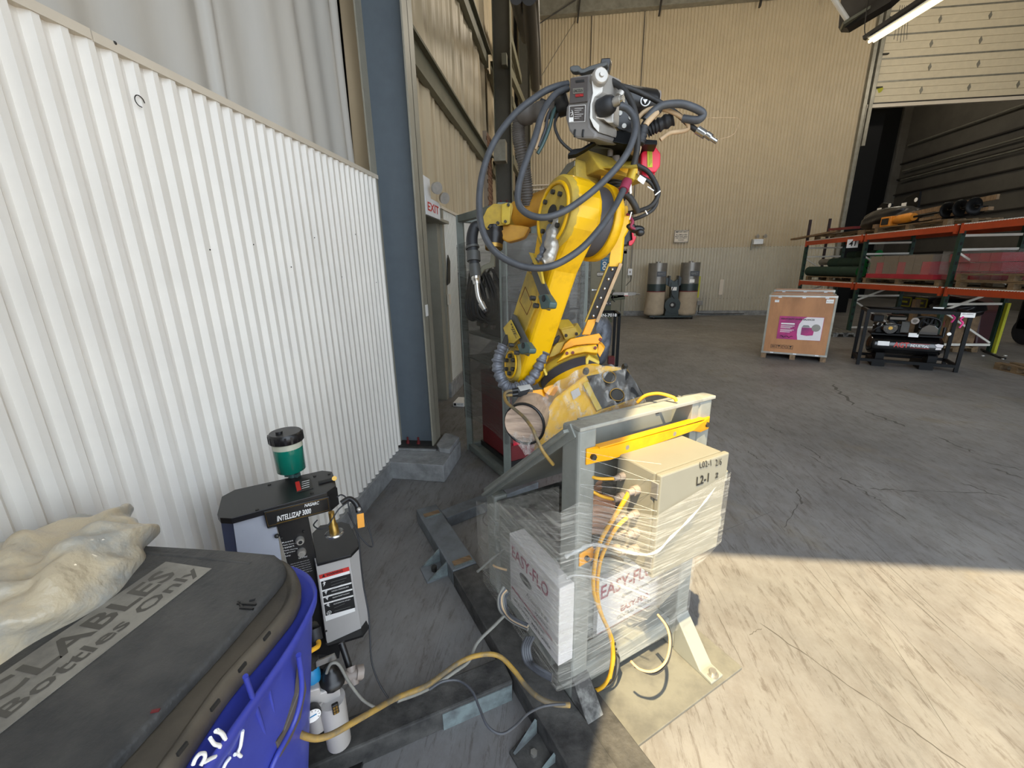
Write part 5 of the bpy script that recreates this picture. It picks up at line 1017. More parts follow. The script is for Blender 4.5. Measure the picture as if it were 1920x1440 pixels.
MB().tube([on(500, 1272), on(510, 1320), on(518, 1362)], .0035, 8, 3).build('moulded_rib', 'bin_blue', body)
MB().prism([on(558, 1235), on(551, 1300), on(525, 1368), on(510, 1390), on(516, 1420), on(535, 1390), on(556, 1345), on(567, 1290)], V(.012, 0, 0)).build('grip_recess', 'bin_rim', body, bevel=.002)
MB().tube([on(560, 1228, -.59), on(566, 1290, -.59), on(553, 1350, -.59), on(520, 1415, -.59), on(505, 1450, -.59)], .006, 8, 4).build('moulded_rib', 'bin_blue', body)
for st_ in ([(362, 1434), (366, 1424), (374, 1414), (383, 1413), (384, 1421), (376, 1436)], [(383, 1429), (392, 1424), (404, 1418)], [(394, 1384), (402, 1395), (412, 1398), (411, 1403)], [(404, 1371), (414, 1374), (421, 1384)], [(407, 1369), (418, 1376), (423, 1386)], [(455, 1370), (451, 1398), (446, 1412), (452, 1418)], [(419, 1440), (424, 1430), (431, 1421)], [(440, 1415), (446, 1412)]):
    MB().tube([on(x, y, -.600) for x, y in st_], .0032, 6, 4).build('marker_stroke', 'print_white', body)
for p in ((505, 1188), (460, 1245), (410, 1315), (350, 1395)):
    MB().obox(P(*p, X=-.590), V(.004, 0, 0), V(0, -.018, 0), V(0, 0, .007)).build('rim_slot', 'print_black', body)
for x in (-1.22, -.72):
    MB().cyl((x - .03, .70, .10), (x + .03, .70, .10), .10, n=24).build('wheel', 'mach_black', bn)
# plastic sack on the lid
def sackfn(u, v):
    th = u * 2 * math.pi; ph = v * math.pi * .5
    r = math.cos(ph) ** .55; z = math.sin(ph) ** .8
    n = .035 * math.sin(th * 3 + 1) + .02 * math.sin(th * 7 + v * 5) + .012 * math.sin(th * 13 + v * 11)
    x = -1.27 + (.20 + n * .5) * r * math.cos(th) + .02 * z; y = .62 + (.36 + n) * r * math.sin(th)
    w1 = abs(math.sin(x * 21 + y * 9 + 2 * math.sin(y * 11))); w2 = abs(math.sin(y * 27 - x * 16 + 2 * math.sin(x * 19)))
    zz = ZL + .012 - (.018 * w1 ** 3 + .012 * w2 ** 3) * z + .125 * z * (1 + .18 * math.sin(th * 2 + .5) * (1 - v)) + .010 * math.sin(x * 40 + y * 22) * z + .008 * math.sin(y * 60 - x * 30) * z
    return Vector((x, y, zz))
sk = MB(); sk.grid(sackfn, 150, 50); tag(sk.build('plastic_sack', 'sack'), 'crumpled translucent beige plastic sack lying on the bin lid', 'sack')

# ================================================================== ANTI-SPATTER / TORCH CLEANING MACHINE
F0 = P(613, 923, Z=.95); FN = Vector((.634, -.773, 0)).normalized(); FE = Vector((.773, .634, 0)).normalized()
nz = thing('torch_cleaner', 'black and grey machine with green fluid jar and WARNING label by the white wall', 'machine', (-.93, 1.25, 0))
fp_ = (F0, FN)
lidp = [P(x, y, Z=.95) for x, y in ((433, 972), (613, 923), (630, 911), (627, 895), (622, 884), (604, 882), (440, 918), (415.6, 931), (407, 964), (412, 971))]
top = MB().prism(lidp, (0, 0, -.024)).build('top_plate', 'mach_black', nz, bevel=.002)
for p in ((482, 956), (585, 925), (505, 909), (590, 893), (617, 889), (560, 915)): MB().cyl(P(*p, Z=.95), P(*p, Z=.95) + UZ * .004, .006, n=8).build('screw', 'bolt', top)
MB().prism([P(x, y, Z=.953) for x, y in ((552, 903), (582, 895), (587, 915), (556, 923))], (0, 0, -.002)).build('sticker', 'bolt', top)
MB().prism([P(x, y, Z=.9545) for x, y in ((553, 904), (561, 902), (565, 918), (557, 921))], (0, 0, -.001)).build('sticker_red', 'print_red', top)
for k in range(4): MB().bar(P(566, 904 + k * 4, Z=.955), P(580, 900 + k * 4, Z=.955), .0025, .0008).build('sticker_line', 'paper', top)
MB().obox(P(598, 908, Z=.952), FE * .07, FE.cross(UZ) * -.02, UZ * .004).build('slot', 'print_black', top)
MB().cyl(P(627, 897, Z=.935), P(627, 897, Z=.96), .010, n=14).build('brass_pin', 'gold', top)
fas = slab([(494, 960), (617, 931), (621, 958), (501, 991)], (F0 + FN * .004, FN), -FN * .06).build('name_fascia', 'mach_black', nz, bevel=.002)
slab([(617, 931), (632, 914), (636, 945), (621, 958)], (F0 + FN * .004, (FN + FE * .9).normalized()), -FN * .05 - FE * .03).build('fascia_chamfer', 'mach_black', fas)
fl_ = (F0 + FN * .0055, FN)
b = MB()
for a_, c_ in (((497, 962), (614, 934)), ((614, 934), (617, 956)), ((617, 956), (503, 987)), ((503, 987), (497, 962))): b.bar(PP(*a_, fl_), PP(*c_, fl_), .0012, .0008)
b.build('gold_outline', 'gold', fas)
tq('INTELLIZAP 3000', fl_, (520, 978), (584, 962), (518, 968), 'paper', fas, bold=True, shear=.25)
tq('NASARC', fl_, (571, 951), (599, 945), (570, 945), 'paper', fas, bold=True, shear=.3)
MB().bar(PP(519, 981.5, fl_), PP(585, 964.5, fl_), .003, .0008).build('underline', 'gold', fas)
cl_ = (F0 - FN * .012, FN)
col = slab([(518, 984), (578, 968), (592, 1040), (596, 1075), (612, 1207), (640, 1208), (636, 1235), (598, 1238), (585, 1230), (560, 1130)], cl_, -FN * .07).build('control_column', 'mach_black', nz, bevel=.003)
for y0 in range(5): tq(('Reset', 'Apply Reset to', 'restart', 'Apply cleaning', 'cycle')[y0], (cl_[0] + FN * .001, FN), (529 + y0, 1019 + y0 * 5), (550 + y0 + (y0 % 2) * 5, 1014 + y0 * 5), (528.5 + y0, 1016.5 + y0 * 5), 'paper', col)
tq('Setup', (cl_[0] + FN * .001, FN), (535, 1045), (545, 1042.5), (534.5, 1041.5), 'paper', col)
tq('Refer to Manual', (cl_[0] + FN * .001, FN), (560, 1048), (576, 1044), (559.5, 1045), 'paper', col)
for k in range(6): tq('Clean the torch before each cycle', (cl_[0] + FN * .001, FN), (545 + k * 1.2, 1059 + k * 4), (580 + k * 1.2, 1050 + k * 4), (544.5 + k * 1.2, 1057.5 + k * 4), 'paper', col)
for (x, y, r1) in ((562, 1012, .016), (565, 1034, .017)):
    c = PP(x, y, cl_); b = MB(); b.lathe(c, c + FN * .02, [(0, r1), (.6, r1), (1, r1 * .8)], n=22); kn = b.build('push_button', 'alu', col)
    MB().cyl(c + FN * .02, c + FN * .022, r1 * .45, n=16).build('button_cap', 'print_black' if y < 1020 else 'alu', kn)
for (x, y) in ((519, 1004), (594, 1071), (569, 996), (528, 1008)): c = PP(x, y, cl_); MB().ball(c + FN * .004, .009 if x < 525 or x > 590 else .004, 8).build('knob', 'bolt', col)
wb_ = slab([(436, 975), (495, 961), (502, 992), (519, 988), (545, 1160), (465, 1180)], (F0 - FN * .02, FN), -FN * .14).build('side_cabinet', 'mach_white', nz, bevel=.002)
slab([(413, 971), (435, 974), (466, 1180), (444, 1170)], (P(435, 974, Z=.93), (FN * .6 - FE * .8).normalized()), FE * .02 - FN * .05).build('cabinet_end', 'mach_blue', nz)
lb = (F0 + FN * .03, FN)
low = slab([(592, 1058), (655, 1041), (679, 1187), (613, 1207)], lb, -FN * .13).build('lower_cabinet', 'mach_grey', nz, bevel=.002)
slab([(655, 1041), (673, 1025), (692, 1171), (679, 1187)], (PP(655, 1041, lb), (FN + FE * .9).normalized()), -FN * .12 - FE * .02).build('cabinet_chamfer', 'mach_grey', low)
zt = PP(592, 1058, lb).z
MB().prism([P(x, y, Z=zt + .004) for x, y in ((594, 1057), (585, 1000), (600, 985), (640, 978), (655, 982), (675, 1022), (658, 1040))], (0, 0, -.014)).build('cabinet_top', 'mach_black', nz, bevel=.002)
MB().prism([P(x, y, Z=PP(613, 1207, lb).z) for x, y in ((614, 1211), (680, 1191), (692, 1174), (680, 1150), (610, 1160))], (0, 0, -.01)).build('cabinet_base', 'mach_black', nz)
wl_ = slab([(598, 1079), (654, 1063), (666, 1146), (611, 1165)], (lb[0] + FN * .002, FN), -FN * .001).build('warning_label', 'paper', low)
slab([(598, 1079), (654, 1063), (655.5, 1070), (599.5, 1086)], (lb[0] + FN * .003, FN), -FN * .001).build('label_header', 'print_red', low)
b = MB(); lq = (lb[0] + FN * .003, FN)
def lrow(y0, y1, dx): b.prism([PP(x, y, lq) for x, y in ((600.5 + dx, 1083 + y0), (656 + dx, 1067.3 + y0), (656 + dx + (y1 - y0) * .14, 1067.3 + y1), (600.5 + dx + (y1 - y0) * .14, 1083 + y1))], -FN * .0005)
for y0, y1 in ((8, 24), (27, 36), (39, 48), (51, 72)): lrow(y0, y1, y0 * .14)
b.build('label_rows', 'print_black', low)
lr = (lb[0] + FN * .004, FN)
tq('WARNING', lr, (612, 1080.5), (643, 1071.5), (611.3, 1076), 'print_black', low, bold=True)
MB().prism([PP(604, 1083, lr), PP(610, 1081.3, lr), PP(606.5, 1076.5, lr)], -FN * .0004).build('warning_triangle', 'print_black', low)
for k, y0 in enumerate((6, 27, 39, 51)): tq(('MOVING PARTS CAN CAUSE INJURY', 'HIGH PRESSURE', 'PINCH POINT HAZARD', 'AUTOMATIC START')[k], lr, (618 + y0 * .14, 1082.5 + y0), (650 + y0 * .14, 1073.5 + y0), (618 + y0 * .14, 1080.5 + y0), 'paper' if k else 'print_black', low)
for k in range(10): MB().bar(PP(620 + k * .8, 1092 + k * 6, lr), PP(650 + k * .8 - (k % 3) * 5, 1083.5 + k * 6, lr), .0008, .0005).build('label_line', 'print_grey', low)
for k, (x, y) in enumerate(((608, 1094), (611, 1110), (613, 1121), (615, 1134), (617, 1149))):
    c = PP(x, y, lr)
    b = MB()
    if k < 4:
        b.ball(c + UZ * .006, .004, 5, (1, .3, 1)); b.bar(c + UZ * .004, c - UZ * .006, .005, .001, up=FN); b.bar(c - FE * .006 + UZ * .001, c + FE * .006 + UZ * (.003 - k * .002), .002, .001, up=FN); b.bar(c - UZ * .005, c - UZ * .011 + FE * (.003 * k - .004), .002, .001, up=FN)
    else: b.tube([c + (FE * math.cos(t * .6) + UZ * math.sin(t * .6)) * .009 for t in range(11)], .0008, 5, 1, closed=True); b.bar(c - FE * .009, c + FE * .009, .001, .001); b.bar(c - UZ * .009, c + UZ * .009, .001, .001)
    b.build('pictogram', 'paper', low)
MB().cyl(PP(611.7, 1182.7, lb), PP(611.7, 1182.7, lb) + FN * .003, .004, n=8).build('screw', 'bolt', low)
gp = (PP(622, 985, (F0, FN)) - FN * .0)
gs = P(621, 960, Z=.90); gs2 = gs - UZ * .09
b = MB(); b.lathe(gs, gs2, [(0, .011), (.6, .011), (.62, .016), (1, .018)], n=18); b.build('brass_spindle', 'gold', nz)
b = MB(); b.lathe(gs2, gs2 - UZ * .012, [(0, .03), (.4, .036), (1, .032)], n=28); b.build('steel_disc', 'chrome', nz)
# fluid jar on the lid
jr = thing('fluid_jar', 'clear jar of green fluid with black cap on the machine lid', 'jar', P(548, 893, Z=.95))
jc_ = P(549, 893, Z=.95); zb = .975
b = MB(); b.lathe(V(jc_.x, jc_.y, zb), V(jc_.x, jc_.y, zb + .115), [(0, .02), (.02, .045), (.08, .056), (1, .058)], n=32); b.build('green_fluid', 'green_liq', jr)
b = MB(); b.lathe(V(jc_.x, jc_.y, zb + .115), V(jc_.x, jc_.y, zb + .145), [(0, .0585), (1, .0585)], n=32); b.build('empty_rim', 'clear_bowl', jr)
b = MB(); b.lathe(V(jc_.x, jc_.y, zb + .140), V(jc_.x, jc_.y, zb + .182), [(0, .060), (.05, .066), (.8, .066), (1, .060)], n=36); cp_ = b.build('cap', 'mach_black', jr)
for k in range(18): th = k * math.pi / 9; MB().obox(V(jc_.x + .0655 * math.cos(th), jc_.y + .0655 * math.sin(th), zb + .145), V(.002 * math.cos(th), .002 * math.sin(th), 0), V(-.008 * math.sin(th), .008 * math.cos(th), 0), UZ * .03).build('grip_rib', 'mach_black', cp_)
MB().cyl(V(jc_.x - .012, jc_.y - .02, zb + .182), V(jc_.x - .012, jc_.y - .02, zb + .192), .013, n=14).build('vent_plug', 'mach_black', cp_)
b = MB(); b.cyl(V(jc_.x, jc_.y, .95), V(jc_.x, jc_.y, zb + .004), .018, n=16); b.box(jc_.x - .03, jc_.x + .03, jc_.y - .012, jc_.y + .012, .951, .965); b.build('outlet_fitting', 'teal_block', jr)
# pneumatic regulator set, pole and base plate
pn_ = thing('air_regulator', 'air filter regulator with blue knob, dial gauge and two bowls under the machine', 'regulator', (-.84, 1.05, .2))
PB = P(630, 1425, Z=.04)
MB().prism([P(x, y, Z=.02) for x, y in ((585, 1420), (640, 1330), (690, 1400), (665, 1470), (585, 1475))], (0, 0, -.018)).build('base_plate', 'mach_black', nz)
b = MB(); b.bar(P(600, 1240, d=1.44), P(612, 1240, d=1.46) - UZ * .42, .05, .05); b.build('support_pole', 'mach_black', nz)
def vcyl(x, y0, y1, d, r, name, m, par, n=20, prof=None):
    a = P(x, y0, d=d); c = P(x, y1, d=d); z1 = a.z; z0 = c.z; bt = V(a.x, a.y, z0)
    b = MB(); b.lathe(bt, V(a.x, a.y, z1), prof or [(0, r), (1, r)], n=n); return b.build(name, m, par)
vcyl(578, 1250, 1285, 1.20, .028, 'blue_knob', 'blue_knob', pn_, 14, [(0, .027), (.2, .029), (.9, .027), (1, .02)])
vcyl(578, 1236, 1254, 1.20, .026, 'black_cap', 'mach_black', pn_, 14)
vcyl(619, 1248, 1290, 1.22, .033, 'filter_head', 'mach_black', pn_, 12, [(0, .036), (.3, .036), (.35, .028), (.7, .024), (.75, .012), (1, .010)])
MB().bar(P(561, 1258, d=1.19), P(629, 1230, d=1.21), .018, .006, up=V(0, -1, 0)).build('mounting_strip', 'steel', pn_)
slab([(567, 1300), (600, 1290), (602, 1300), (637, 1284), (640, 1310), (622, 1322), (600, 1318), (568, 1330)], pl_at(600, 1300, 1.19, FN), -FN * .06).build('manifold', 'mach_grey', pn_, bevel=.004)
vcyl(588, 1310, 1385, 1.21, .03, 'bowl', 'mach_grey', pn_, 20, [(0, .018), (.08, .028), (1, .031)])
vcyl(622, 1310, 1430, 1.22, .037, 'bowl', 'mach_grey', pn_, 24, [(0, .026), (.05, .034), (1, .037)])
c = P(628, 1322, d=1.175); MB().obox(c - FE * .009, FE * .018, -UZ * .036, -FN * .01).build('sight_glass', 'mach_black', pn_, bevel=.003)
for k in range(3):
    for j in range(2): MB().obox(c - FE * (.006 - j * .007) - UZ * (.006 + k * .010) + FN * .001, FE * .005, -UZ * .007, -FN * .002).build('sight_pane', 'gold', pn_)
c = P(586, 1340, d=1.165); b = MB(); b.lathe(c - FN * .02, c + FN * .004, [(0, .02), (.6, .0235), (1, .0235)], n=28); b.build('gauge_body', 'mach_black', pn_)
b = MB(); b.cyl(c + FN * .004, c + FN * .005, .0215, n=28); gf = b.build('gauge_face', 'paper', pn_)
MB().bar(c + FN * .006 - FE * .012, c + FN * .006 + FE * .010 + UZ * .002, .003, .001, up=FN).build('needle', 'blue_knob', gf)
for k in range(9): th = -0.6 + k * .54; d_ = FE * math.cos(th) + UZ * math.sin(th); MB().bar(c + FN * .0055 + d_ * .015, c + FN * .0055 + d_ * .019, .0012, .0005, up=FN).build('tick', 'print_black', gf)
MB().tube([P(612, 1262, d=1.2), P(620, 1245, d=1.19), P(635, 1246, d=1.20), P(655, 1280, d=1.22), (P(680, 1312, d=1.24)), P(706, 1328, d=1.26)], .0045, 8, 5).build('air_line', 'cable_grey', pn_)
MB().tube([P(640, 1205, d=1.32), P(650, 1235, d=1.31), P(658, 1262, d=1.3)], .010, 8, 3).build('pipe', 'mach_black', pn_)
b = MB(); b.cyl(P(640, 1272, d=1.26), P(678, 1262, d=1.28), .018, n=12); b.cyl(P(658, 1250, d=1.28), P(664, 1285, d=1.26), .015, n=12); b.cyl(P(668, 1262, d=1.27), P(680, 1260, d=1.28), .022, n=6); b.build('pipe_tee', 'gland', pn_)
b = MB(); b.cyl(P(588, 1180, d=1.25), P(592, 1202, d=1.24), .020, n=16); b.build('ribbed_plug', 'rub_black', pn_)
MB().cyl(P(586, 1174, d=1.262), P(587, 1174, d=1.262) + FN * .012, .016, n=18).build('port', 'bolt', pn_)
tag(catpath([(597, 1203, 1.22), (596, 1212, 1.2), (580, 1222, 1.17), (566, 1232, 1.15), (555, 1248, 1.13), (545, 1270, 1.1)], .007, 'short_cable', 'cable_yel2'), 'short yellow cable end in the black plug by the bin corner', 'cable')
hk = catpath([(632, 932, 1.55), (640, 928, 1.56), (650, 935, 1.57), (655, 955, 1.57), (662, 980, 1.56), (672, 1010, 1.54), (676, 1050, 1.5), (682, 1100, 1.45), (691, 1150, 1.42), (694, 1200, 1.39), (697, 1240, 1.37), (708, 1275, 1.36), (722, 1300, 1.35), (728, 1308, 1.36)], .0028, 'hanging_cord', 'rub_black', nz)
catpath([(650, 940, 1.57), (658, 934, 1.58), (668, 938, 1.58), (678, 955, 1.58), (688, 980, 1.57), (697, 1010, 1.56), (699, 1024, 1.55), (690, 1022, 1.55), (675, 1005, 1.55), (665, 985, 1.56), (652, 960, 1.57)], .0026, 'cord', 'rub_black', hk)
catpath([(655, 940, 1.55), (635, 955, 1.52), (615, 985, 1.5), (600, 992, 1.49), (588, 985, 1.5), (595, 975, 1.52)], .0026, 'cord', 'rub_black', hk)
catpath([(640, 943, 1.56), (655, 935, 1.57), (668, 945, 1.57), (672, 960, 1.57)], .010, 'clip', 'mach_black', hk)
slab([(669, 965), (682, 962), (684, 988), (671, 991)], pl_at(676, 976, 1.56, FN), -FN * .003).build('orange_tag', 'orange_tag', hk, bevel=.001)
MB().ball(P(673, 955, d=1.55), .008, 8).build('snap', 'alu', hk)

# ================================================================== FILM-WRAPPED MACHINE RACK behind the robot
RA, RB = V(-.91, 3.88, 0), V(-.44, 3.25, 0); RX = (RB - RA); RY = V(.64, .46, 0); HT = 2.27
wr = thing('equipment_rack', 'tall grey tube-frame rack wound in dusty film behind the robot', 'rack', RA)
for q, hh in ((RA, HT), (RB, HT - .0), (RA + RY, HT), (RB + RY, HT)):
    MB().box(q.x - .03, q.x + .03, q.y - .03, q.y + .03, 0, hh).build('upright', 'frame_green', wr, bevel=.004)
for z in (.04, HT - .03):
    for a_, c_ in ((RA, RB), (RA, RA + RY), (RB, RB + RY), (RA + RY, RB + RY)):
        MB().bar(a_ + UZ * z, c_ + UZ * z, .055, .06).build('rail', 'frame_green', wr, bevel=.004)
MB().prism([RA, RB, RB + RY, RA + RY], V(0, 0, .012)).build('base_tray', 'frame_green', wr)
for z in (.98, 1.22): MB().prism([RA + UZ * z, RB + UZ * z, RB + RY + UZ * z, RA + RY + UZ * z], V(0, 0, .012)).build('shelf', 'frame_green', wr)
rw_ = thing('red_welder', 'dark red power source box low inside the film-wrapped rack', 'welder', RA + V(.3, .1, .1))
def rk(a, b, z): return RA + RX * a + RY * b + UZ * z
MB().obox(rk(.22, .08, .10), RX * .72, RY * .80, UZ * .78).build('case', 'redbrown', rw_, bevel=.01)
MB().obox(rk(.20, .06, .10), RX * .76, RY * .84, UZ * .05).build('skirt', 'mach_black', rw_)
MB().obox(rk(.95, .10, .62), RX * .01, RY * .75, UZ * .22).build('front_panel', 'mach_black', rw_)
MB().obox(rk(.95, .10, .30), RX * .012, RY * .75, UZ * .28).build('louvre_panel', 'red', rw_)
ct = thing('control_cabinet', 'dark controller with sockets on the middle shelf of the wrapped rack', 'controller', rk(.4, .2, 1.23))
MB().obox(rk(.20, .10, 1.235), RX * .75, RY * .75, UZ * .30).build('case', 'mach_black', ct, bevel=.01)
for k in range(2):
    for j in range(3): c = rk(.25 + j * .18, .09, 1.32 + k * .12); MB().cyl(c, c - RY * .04, .022, n=14).build('socket', 'gland', ct)
for k in range(9):
    c = rk(.30 + .055 * k, -.02 + .01 * (k % 3), 1.58); r = .22 - .012 * (k % 4)
    tag(MB().tube([c + (RX.normalized() * math.cos(t * .52) * (.6 + .03 * k) + UZ * math.sin(t * .52)) * r - RY * .03 * math.sin(t) for t in range(12)], .012, 8, 4, closed=True).build('cable_coil', 'hose_dark'), 'coiled black cable loop hanging at mid height in the wrapped rack', 'cable', 'coiled cables in the wrapped rack')
bg_ = MB()
def blob(c, sx, sy, sz, seed, n=28):
    rnd = random.Random(seed); ph = [rnd.uniform(0, 6) for _ in range(4)]
    def fn(u, v):
        th = u * 2 * math.pi; p = v * math.pi; k = 1 + .10 * math.sin(th * 3 + ph[0] + p * 2) + .05 * math.sin(th * 7 + ph[1] + p * 5) + .03 * math.sin(p * 11 + th * 4 + ph[2])
        return Vector(c) + Vector((sx * k * math.sin(p) ** .6 * math.cos(th), sy * k * math.sin(p) ** .6 * math.sin(th), sz * math.cos(p)))
    return MB().grid(fn, n * 2, n)
mat('grey_wrap', '#6b6964', .4, var=.25, scale=5, bump=.6, bscale=10)
tag(blob((rk(.75, .45, 1.75)), .27, .24, .33, 3).build('wrapped_bundle', 'grey_wrap'), 'bulging grey film-wrapped bundle on top of the rack shelf, left of the arm', 'bundle')
rf = thing('rack_film', 'dusty grey stretch film spiralled around the tall equipment rack', 'film', RA + UZ)
fc = [RA + V(-.045, .0, 0), RB + V(0, -.05, 0), RB + RY + V(.05, 0, 0), RA + RY + V(0, .05, 0)]
def rfn(z0, z1, sag):
    def fn(u, v):
        t = u * 4; i = min(3, int(t)); w = t - i; p = fc[i].lerp(fc[(i + 1) % 4], w); m = (RA + RB + RY) / 1.0
        cc = (fc[0] + fc[2]) / 2; p = p.lerp(cc, .05 * math.sin(math.pi * w) * (1 + .5 * math.sin(v * 20 + i)))
        return p + UZ * (z0 + (z1 - z0) * v + sag * math.sin(u * 12))
    return fn
MB().grid(rfn(.36, 2.02, .03), 64, 16).build('film_wrap', 'film_rack', rf)
MB().grid(rfn(.75, 1.75, -.05), 64, 12).build('film_overwrap', 'film_rack', rf)
# white cartons wrapped on a pallet behind the robot
WX0 = P(1085, 540, Y=5.0).x
wpal = thing('wrapped_load', 'pale carton wrapped in film standing on the floor behind the robot arm', 'carton', (.2, 5.2, 0))
MB().box(-.35, WX0, 5.0, 5.9, 0, .14).build('pallet', 'pallet_wood', wpal)
WX = P(1083, 540, Y=5.0).x; MB().box(-.33, WX, 5.02, 5.85, .14, 1.98).build('upper_carton', 'white_cont', wpal, bevel=.01)
MB().box(-.34, WX + .01, 5.0, 5.86, 1.28, 1.30).build('carton_seam', 'steel', wpal)
BX_ = P(1128, 620, Y=5.5).x
tag(blob((BX_ - .36, 5.5, .70), .32, .36, .72, 9).build('wrapped_bundle', 'grey_wrap'), 'rounded grey film-wrapped bundle right of the pale wrapped carton', 'bundle')
def conefilm(u, v):
    return Vector((WX0 - .02 + ((BX_ - WX0) * v ** 1.6) * 1.0, 5.0 + .75 * u, 1.78 - .62 * v + .02 * math.sin(u * 9)))
tag(MB().grid(conefilm, 12, 12).build('film_drape', 'film_far'), 'film sloping from the pale carton down over the grey bundle', 'film')
tag(MB().tube([P(x, y, Y=4.4) for x, y in ((1058, 598), (1065, 582), (1082, 578), (1098, 585), (1104, 600), (1100, 615))], .012, 8, 5).build('black_strap', 'mach_black'), 'thin black strap looped behind the yellow motor cover', 'strap')
b = MB(); c = P(1068, 592, Y=4.5); b.ball(c, .06, 8, (1.2, 1, .8)); c = P(1092, 596, Y=4.5); b.ball(c, .07, 8, (.9, 1, 1.2)); b.ball(P(1080, 612, Y=4.5), .08, 8, (1.4, 1, .5)); tag(b.build('headset', 'mach_black'), 'black lumpy gear behind the yellow motor cover', 'gear')
# white charger-like box on floor by the curb
wbx = thing('small_box', 'small white printed box on the floor beside the left curb', 'box', P(855, 763, Z=0))
oo = P(850, 762, Z=0); MB().obox(oo, V(.15, -.01, 0), V(.01, .26, 0), V(0, 0, .055)).build('body', 'paper', wbx, bevel=.002)
MB().obox(oo + V(.008, -.002, .012), V(.035, -.002, 0), V(0, .001, 0), UZ * .035).build('black_square', 'print_black', wbx)
text('EASY FIT', oo + V(.055, -.006, .025), oo + V(.14, -.012, .025), oo + V(.055, -.006, .045), 'print_black', wbx)
# EXIT sign with emergency heads
ex = thing('exit_sign', 'white EXIT sign with red letters and twin emergency lamps beside the column', 'sign', P(810, 390, X=-1.5))
xp = P(803, 378, X=-1.47)
y0e, y1e = P(800, 400, X=-1.47).y, P(826, 412, X=-1.47).y; z0e, z1e = P(800, 402, X=-1.47).z, P(800, 368, X=-1.47).z
MB().box(-1.56, -1.47, y0e, y1e, z0e, z1e).build('housing', 'white_paint', ex, bevel=.004)
MB().box(-1.56, -1.50, y0e, y0e + (y1e - y0e) * .55, z1e, z1e + .22).build('battery_case', 'white_paint', ex, bevel=.004)
text('EXIT', V(-1.469, y0e + .05, z0e + .05), V(-1.469, y1e - .06, z0e + .05), V(-1.469, y0e + .05, z1e - .05), 'print_red', ex, bold=True)
for yy, zz in ((y0e + .22, z1e + .12), (y1e - .02, z1e + .06)):
    c = V(-1.44, yy, zz); b = MB(); b.lathe(c, c + V(.06, -.05, -.02), [(0, .03), (.5, .06), (1, .065)], n=20); b.build('lamp_head', 'alu', ex)
for (yy, zz) in ((5.0, 1.32),):
    pass
tag(MB().obox(P(797, 572, X=-1.174), V(0, .07, 0), V(0, 0, -.10), V(.002, 0, 0)).build('tag_card', 'paper'), 'small white label stuck on the column flange', 'label')
tag(MB().prism([P(x, y, X=-1.56) for x, y in ((839, 478), (843, 490), (843, 530), (838, 535))], V(.01, 0, 0)).build('wall_hole_cover', 'mach_black'), 'black slot-shaped plate on the far ribbed wainscot', 'plate')
tag(MB().obox(P(838, 552, X=-1.56), V(0, .09, 0), V(0, 0, -.14), V(.03, 0, 0)).build('wall_switch', 'cap_beige'), 'beige switch box on the far ribbed wainscot', 'switch')
tag(MB().obox(P(925, 262, X=-1.45), V(0, .3, 0), V(.25, 0, 0), V(0, 0, -.4)).build('wall_box', 'galv'), 'grey metal box beside the dark far column', 'box')
# ================================================================== FAR LEFT / BACK WALL THINGS
bs7 = thing('bench_machine', 'olive green woodworking machine with a long bed before the tan door', 'machine', (1.9, 14.2, 0))
Yj = 14.3
def q7(x, y, Y=Yj): return P(x, y, Y=Y)
a_, c_ = q7(1124, 606), q7(1146, 566)
MB().box(a_.x, c_.x, Yj, Yj + .5, .12, c_.z - .12).build('cabinet', 'green_mach', bs7, bevel=.01)
MB().box(a_.x - .03, c_.x + .05, Yj - .03, Yj + .53, 0, .12).build('plinth', 'green_mach', bs7)
MB().box(a_.x, c_.x, Yj - .01, Yj, c_.z - .12, c_.z + .02).build('control_panel', 'mach_black', bs7)
for k in range(3): MB().cyl(V(a_.x + .12 + k * .1, Yj - .01, c_.z - .05), V(a_.x + .12 + k * .1, Yj - .03, c_.z - .05), .02, n=10).build('knob', 'alu', bs7)
MB().prism([q7(1130, 566), q7(1172, 561), q7(1172, 553), q7(1145, 552), q7(1130, 552)], V(0, .35, 0)).build('bed', 'green_mach', bs7, bevel=.01)
MB().prism([q7(1145, 560), q7(1192, 553), q7(1194, 548), q7(1150, 548)], V(0, .25, 0)).build('extension_table', 'collector', bs7)
MB().cyl(q7(1192, 551), q7(1199, 551), .03, n=8).build('handle', 'collector', bs7)
MB().prism([q7(1136, 548), q7(1152, 547), q7(1153, 544), q7(1140, 545)], V(0, .3, 0)).build('fence', 'green_mach', bs7)
MB().obox(q7(1170, 549, Yj - .02), V(.13, 0, 0), V(0, 0, -.10), V(0, -.004, 0)).build('price_tag', 'paper', bs7)
MB().obox(q7(1171, 554, Yj - .025), V(.12, 0, 0), V(0, 0, -.02), V(0, -.004, 0)).build('tag_stripe', 'print_red', bs7)
MB().tube([q7(1146, 552, Yj - .05), q7(1150, 556, Yj - .06), q7(1149, 562, Yj - .06), q7(1153, 566, Yj - .06)], .015, 6, 4).build('cord', 'mach_black', bs7)
